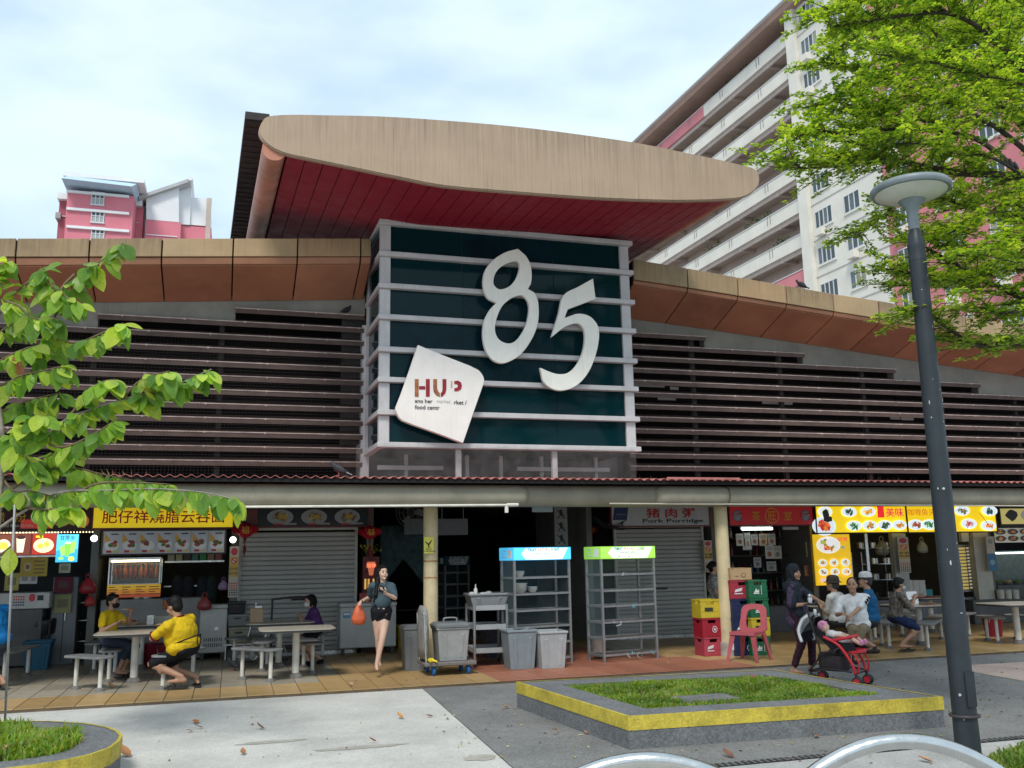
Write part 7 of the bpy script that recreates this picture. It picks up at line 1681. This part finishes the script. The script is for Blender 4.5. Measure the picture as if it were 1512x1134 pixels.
for li_, (p_, d_, bi) in enumerate(leaves_[:860]):
    side = V((random.uniform(-1,1), random.uniform(-1,.7), random.uniform(-.4,.3)))
    ax = (d_*random.uniform(.1,.7)+side*.75+V((0,0,random.uniform(-1.15,-.25)))).normalized()
    if bi == 12: ax = V((.02,-.1,-1)).normalized()
    nrm = V((random.uniform(-.5,.5),-.75+random.uniform(-.3,.3),.75)); nrm = (nrm-ax*nrm.dot(ax)).normalized()
    x_ = ax.cross(nrm).normalized(); Mx = Matrix((x_, ax, nrm)).transposed()
    sc = random.uniform(.155,.28) if bi != 12 else .25
    if li_ >= 290: sc *= .72
    Tm = Matrix.LocRotScale(p_+V((0,0,-.005))+ax*.03*sc, Mx, (sc*random.uniform(.78,1.15),sc,sc*random.uniform(.4,1.7))); k = random.randrange(6)
    me = lmesh[k] if random.random() > .012 else dead
    if li_ < 290:
        o = link('leaf', me, sp); o.matrix_local = Tm
    else:
        rest.cur = k//2; rest.add([Tm @ v_.co for v_ in lmesh[k].vertices], [tuple(p.vertices) for p in lmesh[k].polygons])
if rest.v:
    o = rest.build('leaves', [leaf_mat('small_leaf_%d' % i, c_) for i, c_ in enumerate(((.17,.35,.045),(.31,.47,.07),(.10,.24,.035)))], sp, smooth='all', kind='stuff')
a_, b_ = G(8,1069,.19), W(22,745,SD-.15)
t = thing('tree_stake', 'thin grey metal stake planted beside the sapling', 'stake', a_); MB().tube([(0,0,-.15), (b_-a_)],.011,8).build('pole', mat('stake_grey', (.33,.33,.32), .5, .12, 9, .05, metal=.3), t, smooth='all')

# ================================================================== BIG TREE AT RIGHT
m_bark2 = mat('bark_dark', (.055,.042,.032), .9, .3, 12, .5)
TD = 9.4
tb_ = W(1745,880,TD); tb_.z = -.04
bt_ = thing('tree', 'large tree with layered sprays of small bright green leaves beyond the right edge', 'tree', tb_)
tk = [V((0,0,0)), W(1738,760,TD)-tb_, W(1728,600,TD)-tb_, W(1715,460,TD)-tb_, W(1690,340,TD)-tb_, W(1660,180,TD)-tb_, W(1640,0,TD)-tb_, W(1620,-150,TD)-tb_]
MB().tube(curve_pts(tk,4),[.23-.006*i for i in range(29)],16).build('trunk', m_bark2, bt_, smooth='all')
limbs = [([(1700,420,9.4),(1600,300,9.3),(1512,262,9.1),(1420,256,9.0),(1370,246,8.9),(1310,235,8.9),(1225,231,8.8)],.055),
 ([(1705,440,9.4),(1600,352,9.6),(1512,325,9.7),(1440,308,9.8),(1390,290,9.9),(1335,262,10)],.05),
 ([(1715,500,9.4),(1600,468,9.0),(1512,440,8.7),(1460,418,8.6),(1400,412,8.5),(1310,398,8.3)],.045),([(1460,418,8.6),(1420,395,8.8),(1380,372,8.9),(1340,352,9.0)],.022),
 ([(1720,540,9.4),(1600,522,8.8),(1512,506,8.5),(1440,510,8.4),(1408,490,8.3),(1368,465,8.2),(1336,462,8.1)],.04),
 ([(1680,330,9.4),(1560,222,10),(1460,135,10.2),(1420,100,10.3),(1385,55,10.4),(1350,-10,10.5)],.06),([(1460,135,10.2),(1400,140,10.3),(1340,150,10.2),(1270,160,10.1)],.02),
 ([(1660,200,9.4),(1540,130,9.0),(1470,60,8.8),(1400,20,8.7),(1300,28,8.6),(1225,40,8.6)],.04),([(1512,262,9.1),(1440,205,9.2),(1340,190,9.2),(1250,198,9.1),(1200,192,9.0),(1160,215,9.0)],.03),
 ([(1600,300,9.3),(1500,210,9.6),(1440,170,9.7),(1360,135,9.8),(1270,100,9.8),(1205,92,9.8)],.035),([(1310,235,8.9),(1240,243,8.8),(1190,248,8.8),(1150,236,8.8)],.016),
 ([(1560,222,10),(1512,130,10.3),(1480,40,10.5),(1470,-60,10.6)],.035),([(1300,28,8.6),(1250,10,8.5),(1200,30,8.5)],.016),([(1400,20,8.7),(1340,-20,8.6),(1270,-40,8.6)],.02),
 ([(1390,290,9.9),(1330,300,10),(1290,330,10),(1262,350,10)],.018),([(1640,260,9.4),(1560,160,8.4),(1500,120,8.2),(1440,110,8.1),(1370,90,8.0),(1290,80,8.0)],.03),
 ([(1680,400,9.4),(1600,400,10.4),(1512,380,10.8),(1440,370,11),(1370,345,11)],.03),([(1640,60,9.4),(1560,20,9.0),(1500,-10,9.0),(1420,-50,9.0)],.035),([(1512,262,9.1),(1470,235,8.6),(1400,215,8.5),(1330,212,8.4),(1270,215,8.4)],.02),
 ([(1600,468,9.0),(1540,452,8.2),(1490,462,8.0),(1440,452,8.0)],.02),([(1560,222,10),(1500,180,10.6),(1440,60,11),(1380,90,11.2),(1300,60,11.3)],.025),([(1440,170,9.7),(1380,180,9.4),(1310,170,9.2),(1230,150,9.2),(1190,160,9.2)],.02),
 ([(1600,350,9.6),(1550,330,8.9),(1490,300,8.7),(1440,330,8.5),(1400,345,8.4)],.02),([(1512,130,10.3),(1450,30,9.9),(1380,-5,9.8),(1310,0,9.8)],.02),
 ([(1690,300,9.4),(1600,260,11),(1512,280,11.4),(1430,300,11.5),(1370,290,11.5),(1300,290,11.4)],.03),([(1700,420,9.4),(1620,420,10.6),(1530,400,11.2),(1450,400,11.4),(1380,420,11.4),(1300,420,11.3)],.03),
 ([(1660,180,9.4),(1580,100,10.8),(1500,90,11.4),(1420,150,11.5),(1350,110,11.5),(1250,130,11.4)],.03),([(1640,60,9.4),(1560,60,10.8),(1480,20,11.2),(1400,60,11.3),(1320,30,11.3),(1240,70,11.2)],.03),
 ([(1690,340,9.4),(1600,330,8.4),(1520,350,8.0),(1460,370,7.9),(1400,380,7.9)],.02)]
lb = MB(); tw_ = MB(); cr_ = MB(); rosettes = 0
def rosette(c, n_, sz):
    for k in range(n_):
        a_ = random.uniform(0,2*pi); d_ = V((cos(a_), sin(a_), random.uniform(-.35,.55))).normalized(); n1 = d_.cross(V((random.uniform(-.3,.3),random.uniform(-.3,.3),1))).normalized()
        L_ = sz*random.uniform(.7,1.25); wd = L_*.28; cr_.cur = random.choice((0,0,1,1,2))
        o_ = c+d_*L_*.12; dr_ = V((0,0,-L_*random.uniform(0,.25)))
        cr_.add([o_, o_+d_*L_*.6+n1*wd, o_+d_*L_+dr_, o_+d_*L_*.6-n1*wd], [(0,1,2,3)])
for li, (pts, r_) in enumerate(limbs):
    q = curve_pts([W(*p_)-tb_ for p_ in pts],6); n_ = len(q)
    (lb if r_ >= .03 else tw_).tube(q,[r_*(1-.78*i/(n_-1)) for i in range(n_)],9)
    L_ = 0
    for i in range(n_-1):
        sg = q[i+1]-q[i]
        f_ = i/n_
        if f_ < .22 and len(pts) > 4: continue
        k = sg.length/.0275*(.65+.5*f_); k = int(k)+(random.random() < k % 1)
        for _ in range(k):
            p0 = q[i]+sg*random.random(); a_ = random.uniform(0,2*pi)
            d_ = (V((cos(a_), sin(a_), random.uniform(-.22,.30)))+sg.normalized()*.55).normalized(); TL = random.uniform(.18,.75)*(1.05-.35*f_)
            p1 = p0+d_*TL*.5+V((0,0,random.uniform(-.02,.05))); p2 = p0+d_*TL+V((0,0,random.uniform(-.06,.04)))
            tw_.tube([p0,p1,p2],[.0055,.004,.002],5,False)
            m_ = max(2, int(TL/.055))
            for s_ in range(1,m_+1):
                t_ = s_/m_; c = (p0*(1-t_)**2+p1*2*t_*(1-t_)+p2*t_*t_)+V((random.uniform(-.04,.04),random.uniform(-.04,.04),random.uniform(-.015,.03)))
                rosette(c, random.randint(6,9), random.uniform(.042,.068))
lb.build('limbs', m_bark2, bt_, smooth='all'); tw_.build('twigs', m_bark2, bt_, kind='stuff')
cr_.build('crown', [leaf_mat('tree_leaf_a', (.20,.36,.045)), leaf_mat('tree_leaf_b', (.31,.46,.065)), leaf_mat('tree_leaf_c', (.08,.20,.02))], bt_, kind='stuff')

# ================================================================== APARTMENT BLOCK AT RIGHT
AD = 70.0
o_ = W(1200,391,AD); HB = R(-87.7)
ab = thing('apartment_block', 'long white apartment block with open corridors, pink panels and a brown roof edge', 'building', (o_.x,o_.y,0), HB)
hF = (W(1200,38.5,AD).z-o_.z)/7; z0 = o_.z
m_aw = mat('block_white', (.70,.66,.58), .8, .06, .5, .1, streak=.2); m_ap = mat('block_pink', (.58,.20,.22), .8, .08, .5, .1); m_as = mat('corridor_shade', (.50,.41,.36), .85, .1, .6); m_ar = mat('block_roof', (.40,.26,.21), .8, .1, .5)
m_win = mat('window_glass', (.05,.07,.08), .1, .2, 1.5, spec=.5); m_wf = mat('window_frame_white', (.6,.6,.6), .6, 0)
FAR, NEAR = -80, 34
NFL = 12; zt_ = z0+7*hF
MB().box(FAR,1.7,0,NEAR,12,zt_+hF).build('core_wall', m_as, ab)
m_win2 = mat('window_curtain', (.30,.28,.25), .7, .2, 2); m_win3 = mat('window_tint', (.10,.13,.14), .12, .2, 1.5, spec=.5)
def hdb_win(x0, x1, z, hgt, y=0, panes=4, par=None):
    w_ = x1-x0; f = MB(); f.box(0,-.06,0,w_,.02,.08).box(0,-.06,hgt-.08,w_,.02,hgt)
    for i in range(panes+1): f.box(max(0,i*w_/panes-.04),-.06,.081,min(w_,i*w_/panes+.04),.02,hgt-.081)
    o = f.build('window', m_wf, ab, (x0,y,z))
    for i in range(panes):
        MB().box(i*w_/panes+.05,-.02,.09,(i+1)*w_/panes-.05,0,hgt-.09).build('pane', random.choice((m_win,m_win,m_win,m_win2,m_win3)), o)
    if random.random() < .35: MB().box(w_*.2,-.55,-.75,w_*.2+.8,-.02,-.2).build('aircon_unit', m_aw, ab, (x0,y,z))
for k in range(-5, 8):
    z = z0+k*hF
    segs = [(FAR,-.75,m_aw)]
    if k == 7: segs = [(FAR,-31,m_aw),(-31,-14.5,m_ap),(-14.5,-.75,m_aw)]
    if k == 0: segs = [(FAR,-7,m_aw),(-7,-.75,m_ap)]
    for a_, b_, m in segs: MB().box(a_+.01,0,z-1.12,b_-.01,.16,z-.001).build('parapet', m, ab)
    MB().box(FAR,-.05,z,-.75,.2,z+.07).build('parapet_coping', m_wf, ab)
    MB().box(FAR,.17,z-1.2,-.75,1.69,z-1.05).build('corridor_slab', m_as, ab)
    b = MB()
    for i in range(13): b.box(-4.2-i*6,.17,z-1.55,-3.9-i*6,1.69,z-1.201)
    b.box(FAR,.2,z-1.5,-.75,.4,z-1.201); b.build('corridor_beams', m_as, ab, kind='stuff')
    pi_ = MB()
    for i in range(13): pi_.box(-5.5-i*6,-.04,z-.75,-5.45-i*6,-.01,z+.0).box(-5.1-i*6,-.04,z-.75,-5.05-i*6,-.01,z+.0)
    pi_.build('drain_pipes', mat('pipe_grey', (.25,.24,.23), .7, 0), ab, kind='stuff')
    if -2 <= k <= 7:
        for i in range(7): 
            x_ = -3.2-i*6
            MB().box(x_,1.60,z-.55,x_+1.6,1.69,z+.35).build('corridor_window', m_win, ab); MB().box(x_+2.3,1.6,z-1.0,x_+3.2,1.69,z+.5).build('door', mat('door_%d' % (i % 3), ((.12,.08,.06),(.2,.18,.16),(.08,.09,.1))[i % 3], .6, .1), ab)
MB().box(-.75,-.35,0,.35,1.7,zt_+1.4).build('pier', m_aw, ab)
xs_ = [(.36,8.4,m_aw),(8.4,20,m_ap),(20,NEAR,m_aw)]
for a_, b_, m in xs_: MB().box(a_+.01,.05,0,b_-.01,1.69,zt_+1.4).build('facade_wall', m, ab)
for k in range(-4, 8):
    z = z0+k*hF-.32
    for a_, b_, n_ in ((.75,2.75,4),(4.2,5.9,3),(9.2,10.8,3),(13,15,4),(17,18.6,3)):
        if k in (6,7) and a_ > 10: pass
        hdb_win(a_, b_, z, 1.45, .045, n_)
        MB().box(a_-.1,-.05,z-.12,b_+.1,.04,z-.02).build('window_sill', m_aw, ab)
for k in range(-5,8): MB().box(.36,.0,z0+k*hF-1.2,NEAR,.045,z0+k*hF-1.12).build('floor_line', mat('line_grey', (.5,.48,.45), .8, 0), ab)
zr_ = zt_+1.42
MB().hexa([(FAR,-.7,zr_),(NEAR,-.7,zr_),(NEAR,13,zr_),(FAR,13,zr_),(FAR,-.9,zr_+.5),(NEAR,-.9,zr_+.5),(NEAR,13,zr_+.5),(FAR,13,zr_+.5)]).build('roof', m_ar, ab)
MB().box(FAR,-1.2,zr_+.501,NEAR,-.9,zr_+.62).build('roof_edge', m_wf, ab)
MB().box(-46,2,zr_+.5,-44.6,4,zr_+4.2).build('lift_tower', m_aw, ab)
# corridor plants
for k, xs2 in ((7,(-8,-11,-13)),(2,(-6,-7.5,-9,-14,-15.5)),(3,(-3,)),(1,(-4,-5)),(5,(-10,))):
    for x_ in xs2:
        b = MB()
        for i in range(90): c = V((random.gauss(0,.35),random.gauss(.1,.12),random.uniform(0,.9))); u = V((random.uniform(-1,1),random.uniform(-1,1),random.uniform(-1,1)))*.16; b.poly(c,c+u,c+V((u.y,u.z,u.x)))
        o = b.build('corridor_plant', leaf_mat('plant_green', (.04,.09,.03)), ab, (x_,.3,z0+k*hF-.1))

# ================================================================== PINK TOWERS AT LEFT
TY = 150.0
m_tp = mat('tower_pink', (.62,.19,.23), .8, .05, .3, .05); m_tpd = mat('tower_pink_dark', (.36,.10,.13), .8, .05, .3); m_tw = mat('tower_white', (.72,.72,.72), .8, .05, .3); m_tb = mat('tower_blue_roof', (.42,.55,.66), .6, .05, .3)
def twr(label):
    return thing('apartment_tower', label, 'building', (P(150,300,TY).x,TY,0), 0)
def pbox(par, name, px0, py0, px1, py1, y0, dep, m, zb=None):
    a_, b_ = P(px0,py0,TY+y0), P(px1,py1,TY+y0); o = par.location; zl_, zh = (b_.z if zb is None else zb), a_.z
    return MB().box(a_.x-o.x, y0, zl_, b_.x-o.x, y0+dep, zh).build(name, m, par)
ta = twr('pink apartment tower with white floor bands, three windows and a pale blue roof canopy')
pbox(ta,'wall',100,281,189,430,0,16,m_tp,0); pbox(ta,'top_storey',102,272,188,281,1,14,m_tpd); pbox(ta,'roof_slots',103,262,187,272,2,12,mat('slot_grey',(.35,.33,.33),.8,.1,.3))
for i in range(3): pbox(ta,'roof_opening',106+i*9,266+i*.7,113+i*9,270.5+i*.7,1.9,.2,m_tw); pbox(ta,'roof_opening',160+i*9,269+i*.5,167+i*9,273.5+i*.5,1.9,.2,m_tw)
x0_, x1_ = P(91,258,TY-3).x-ta.location.x, P(205,265,TY-3).x-ta.location.x; zl_, zm_ = P(91,263,TY-3).z, P(91,254,TY-3).z
MB().hexa([(x0_,-3,zl_),(x1_-1,-3,zl_-.3),(x1_-1,14,zl_-.3),(x0_,14,zl_),(x0_+.7,-2,zl_+.9),(x1_-.4,-2,zl_+.6),(x1_-.4,14,zl_+.6),(x0_+.7,14,zl_+.9)]).build('roof_canopy', m_tb, ta); MB().box(x0_,-1.8,zl_+.95,x1_+.7,15,zl_+1.6).build('roof_slab', m_tw, ta)
for py in (281,306.5,333,359): 
    a_, b_ = P(100,py,TY-.4), P(189,py,TY-.4); MB().box(a_.x-ta.location.x-.2,-.4,a_.z-.3,b_.x-ta.location.x+.2,-.01,a_.z+.1).build('floor_band', m_tw, ta)
def tower_win(par, px0, py0, px1, py1, y0):
    a_, b_ = P(px0,py0,TY+y0), P(px1,py1,TY+y0); o = par.location; w_, h = b_.x-a_.x, a_.z-b_.z; n_ = 3
    f = MB().box(-.15,-.25,-.2,w_+.15,-.01,0).box(-.12,-.2,h,w_+.12,-.01,h+.1)
    for i in range(n_+1): f.box(i*w_/n_-.06,-.2,.001,i*w_/n_+.06,-.01,h-.001)
    f.box(-.05,-.19,h*.48,w_+.05,-.012,h*.54)
    wn = f.build('window', m_wf, par, (a_.x-o.x,y0,b_.z))
    for i in range(n_): MB().box(i*w_/n_+.07,-.1,.55*h,(i+1)*w_/n_-.07,-.005,h-.03).build('pane', m_win, wn); MB().box(i*w_/n_+.07,-.1,.02,(i+1)*w_/n_-.07,-.005,h*.47).build('pane', mat('frosted_pane', (.35,.38,.38), .4, .1), wn)
for py in (284,310,336): tower_win(ta,136,py,153,py+19,0)
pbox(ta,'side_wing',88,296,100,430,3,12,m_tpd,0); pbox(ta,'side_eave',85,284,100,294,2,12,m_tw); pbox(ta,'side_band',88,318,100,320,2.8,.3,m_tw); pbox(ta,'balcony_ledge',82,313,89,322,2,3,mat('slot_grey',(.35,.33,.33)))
pbox(ta,'rear_wing',189,304,205,430,5,10,m_tp,0); pbox(ta,'rear_eave',189,294,210,304,4,11,m_tw); pbox(ta,'rear_band',189,327,205,329,4.8,.3,m_tw)
for py in (304,331): tower_win(ta,190.5,py,198,py+10,5)
pbox(ta,'stair_shaft',204.5,303,212,430,6,8,mat('slot_grey',(.35,.33,.33)),0)
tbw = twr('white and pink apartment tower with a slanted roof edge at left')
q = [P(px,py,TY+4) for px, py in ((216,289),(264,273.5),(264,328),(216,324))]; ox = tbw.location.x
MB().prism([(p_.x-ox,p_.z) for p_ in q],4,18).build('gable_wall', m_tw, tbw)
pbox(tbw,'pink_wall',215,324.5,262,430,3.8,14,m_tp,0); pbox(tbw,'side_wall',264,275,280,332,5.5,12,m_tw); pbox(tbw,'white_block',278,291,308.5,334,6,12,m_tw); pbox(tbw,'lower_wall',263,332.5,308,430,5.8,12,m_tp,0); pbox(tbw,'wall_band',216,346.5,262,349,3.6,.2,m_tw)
a_, b_ = P(205,292,TY+3), P(281,266,TY+3); c_ = P(205,289,TY+3)
MB().hexa([(a_.x-ox,3,a_.z-.2),(b_.x-ox,3,b_.z-.2),(b_.x-ox,18,b_.z-.2),(a_.x-ox,18,a_.z-.2),(a_.x-ox,3,a_.z+.4),(b_.x-ox,3,b_.z+.4),(b_.x-ox,18,b_.z+.4),(a_.x-ox,18,a_.z+.4)]).build('slanted_roof', mat('tower_roof_grey', (.40,.40,.40), .7, .1, .3), tbw)
MB().tube([(b_.x-ox,2.6,b_.z+.2),(b_.x-ox,18,b_.z+.2)],.42,10).build('ridge_pipe', m_tw, tbw); pbox(tbw,'rain_pipe',305.5,292,306.5,430,5.7,.2,m_as,0); pbox(tbw,'inner_shadow_wall',207,300,216,430,8,8,mat('slot_grey',(.35,.33,.33)),0)
lo = MB(); a_ = P(97,351,TY-20); b_ = P(72,358,TY-20)

# ================================================================== BIRDS
m_bd = mat('pigeon_dark', (.035,.038,.045), .6, .3, 12, .05); m_bw = mat('pigeon_white', (.5,.5,.52), .6, .1); m_bf = mat('pigeon_foot', (.35,.10,.08), .6, .1)
def bird(label, loc, rz, s=1.0, white=False, col=m_bd, cat='bird'):
    t = thing('bird', label, 'bird', loc, rz); up_ = V((.35,0,1))
    b = MB(); Mx = Matrix.Rotation(R(-32),3,'Y')
    b.ell((0,0,.115*s),(.095*s,.055*s,.06*s),14,10,Mx); b.cap((.06*s,0,.15*s),(.085*s,0,.195*s),.036*s,.027*s); b.ell((.093*s,0,.208*s),(.031*s,.026*s,.028*s),12,8)
    b.cap((-.06*s,0,.085*s),(-.14*s,0,.045*s),.040*s,.026*s); remesh(b,.008*s,col,'body',t,2)
    for sy in (-1,1):
        w_ = MB(); w_.ell((-.025*s,sy*.052*s,.11*s),(.10*s,.014*s,.042*s),12,8,Mx); w_.build('wing', m_bd if white else col, t, smooth='all'); MB().ell((.106*s,sy*.023*s,.213*s),(.005*s,)*3,8,6).build('eye', mat('bird_eye', (.4,.12,.02), .2, 0), t)
        MB().tube([(-.005*s,sy*.025*s,.07*s),(.0,sy*.028*s,.004)],.006*s,6).tube([(-.015*s,sy*.028*s,.005),(.04*s,sy*.032*s,.005)],.005*s,5).build('leg', m_bf, t)
    MB().loft([[(-.11*s,-.025*s,.066*s),(-.11*s,.025*s,.066*s),(-.11*s,.025*s,.055*s),(-.11*s,-.025*s,.055*s)],[(-.21*s,-.033*s,.02*s),(-.21*s,.033*s,.02*s),(-.21*s,.033*s,.014*s),(-.21*s,-.033*s,.014*s)]]).build('tail', m_bw if white else col, t)
    MB().tube([(.12*s,0,.206*s),(.142*s,0,.200*s)],[.008*s,.002*s],6).build('beak', mat('beak_dark', (.05,.045,.04), .4, .1), t)
p_ = P(500,700,13.6); bird('grey pigeon with white wing patch on the red canopy edge', (p_.x,13.6,ZC+.035), R(165), .95, True)
p_ = P(512,468,YW-.03); bird('small dark bird perched on the top louvre left of the glass box', (p_.x,YW-.03,rowsL[0]+.016), R(30), .75)
p_ = P(1182,424,YF+.05); bird('black bird perched on the sloping roof edge near the apartment block', (p_.x,YF+.04,wings['right']['top'](p_.x)+.002), R(170), .8)
p_ = G(345,991); bird('black mynah walking on the floor tiles below the middle tables', (p_.x,p_.y,.005), R(165), .85)
bird('dark pigeon perched on a branch right of the lamp post', W(1388,372,8.9)+V((0,0,.0)), R(100), .62); bird('pigeon on a lower branch near the right edge', W(1466,412,8.6)+V((0,0,.0)), R(20), .55); bird('pigeon on the middle branch right of the lamp head', W(1497,258,9.1)+V((0,0,.03)), R(200), .6)

# ================================================================== FALLEN LEAVES
for i, (px, py, sz, rz, col, lab) in enumerate(((291,1068,.15,.2,0,'big orange fallen leaf on the pale pavement, upper of a cluster'),(301,1075,.10,1.4,1,'pinkish fallen leaf just below the big orange one'),(284,1079,.09,2.5,1,'small pale fallen leaf left in the cluster of three'),
  (391,1076,.11,.8,0,'lone tan fallen leaf between the cluster and the grey dark paving'),(192,1117,.16,.5,0,'curled orange leaf lying by the rounded planter'),(77,1090,.13,1.7,2,'dry orange leaf standing in the grass of the rounded planter'),(6,1110,.12,.3,2,'dry leaf at the left edge on the planter grass'),
  (595,1061,.11,.4,0,'brown leaf near the edge between pale and dark paving'),(640,1058,.08,1,3,'small dark leaf on the paving boundary'),(360,1114,.10,.1,3,'flat dark leaf low in the pale pavement'),(556,1095,.08,2,1,'small rust leaf near the cement patch'),
  (521,1013,.11,.2,4,'brown leaf on the tan tile row below the walking woman'),(166,1016,.12,.6,4,'brown leaf on the tiles under the front left table'),(790,1037,.12,1.2,0,'tan leaf lying beside the planter left corner'),(800,1045,.13,.3,0,'two tone brown leaf by the planter left side'),
  (820,1052,.14,2.1,0,'larger brown leaf against the planter side'),(876,1084,.11,.5,0,'pale brown leaf near the planter front corner'),(752,1045,.08,1.8,3,'rust leaf on the dark paving left of the planter'),(1084,1119,.13,.2,0,'brown leaf on the drain line'),(1190,1083,.11,.9,3,'brown leaf below the planter front edge'),
  (1205,1087,.10,2.7,0,'tan leaf right of the brown leaf below the planter'),(1378,1126,.12,.4,0,'orange brown leaf near the hoop rail'),(1290,1110,.09,1.3,0,'pale leaf between hoop rail and planter'),(1118,1002,.10,.2,2,'dead leaf lying on the back rim of the square planter'))):
    z_ = {0:-.03,1:-.03,2:.26,3:-.03,4:.006}[col]; c_ = G(px,py,z_)
    m = mat('fallen_%d' % (i % 5), ((.42,.17,.05),(.38,.20,.12),(.45,.22,.07),(.16,.08,.05),(.30,.14,.06))[i % 5], .75, .3, 10, .25)
    me = leaf_mesh(sz, sz*.5, random.uniform(-.5,-.15), random.uniform(.15,.7), m, 'fallen_leaf')
    o = link('fallen_leaf', me, None, c_+V((0,0,.006)), label=lab, cat='leaf', group='fallen leaves'); o.rotation_euler = (random.uniform(-.1,.15),random.uniform(-.3,.3),rz)
lt = MB()
def litter(n, x0, x1, y0, y1, z, szs=(.02,.055)):
    for i in range(n):
        px, py = random.uniform(x0,x1), random.uniform(y0,y1); c_ = G(px,py,z); a_ = random.uniform(0,6.28); L_ = random.uniform(*szs); d_ = V((cos(a_),sin(a_),0)); n_ = V((-d_.y,d_.x,0)); lt.cur = random.randrange(4)
        up_ = V((0,0,random.uniform(.003,.02))); lt.add([c_-d_*L_/2, c_+n_*L_*.25+up_, c_+d_*L_/2, c_-n_*L_*.25+up_*.5],[(0,1,2),(0,2,3)])
litter(150,1200,1512,985,1060,-.030); litter(70,640,930,1030,1120,-.030,(.02,.06)); litter(60,950,1400,1075,1130,-.032); litter(26,150,620,1050,1130,-.034,(.015,.04)); litter(60,1240,1512,965,985,-.028); litter(30,880,1000,960,985,.006,(.01,.03)); litter(20,300,700,1000,1020,.006,(.012,.035))
lt.build('leaf_litter', [mat('litter_a', (.42,.33,.10), .8, .2), mat('litter_b', (.26,.13,.06), .8, .2), mat('litter_c', (.14,.09,.05), .8, .2), mat('litter_d', (.5,.42,.25), .8, .2)], kind='stuff')
# dry weeds and leaves lodged on the canopy
wd = MB()
for i in range(160):
    x_ = P(random.choice((random.gauss(1260,40),random.gauss(960,60),random.gauss(1320,30),random.gauss(150,60))),704,13.4).x; c_ = V((x_,random.uniform(13.35,13.8),ZC+.01)); h_ = random.uniform(.01,.11); wd.poly(c_, c_+V((random.uniform(-.05,.05),0,h_)), c_+V((.012,.02,.004)))
wd.build('canopy_weeds', mat('dry_weed', (.28,.19,.10), .9, .3), kind='stuff')
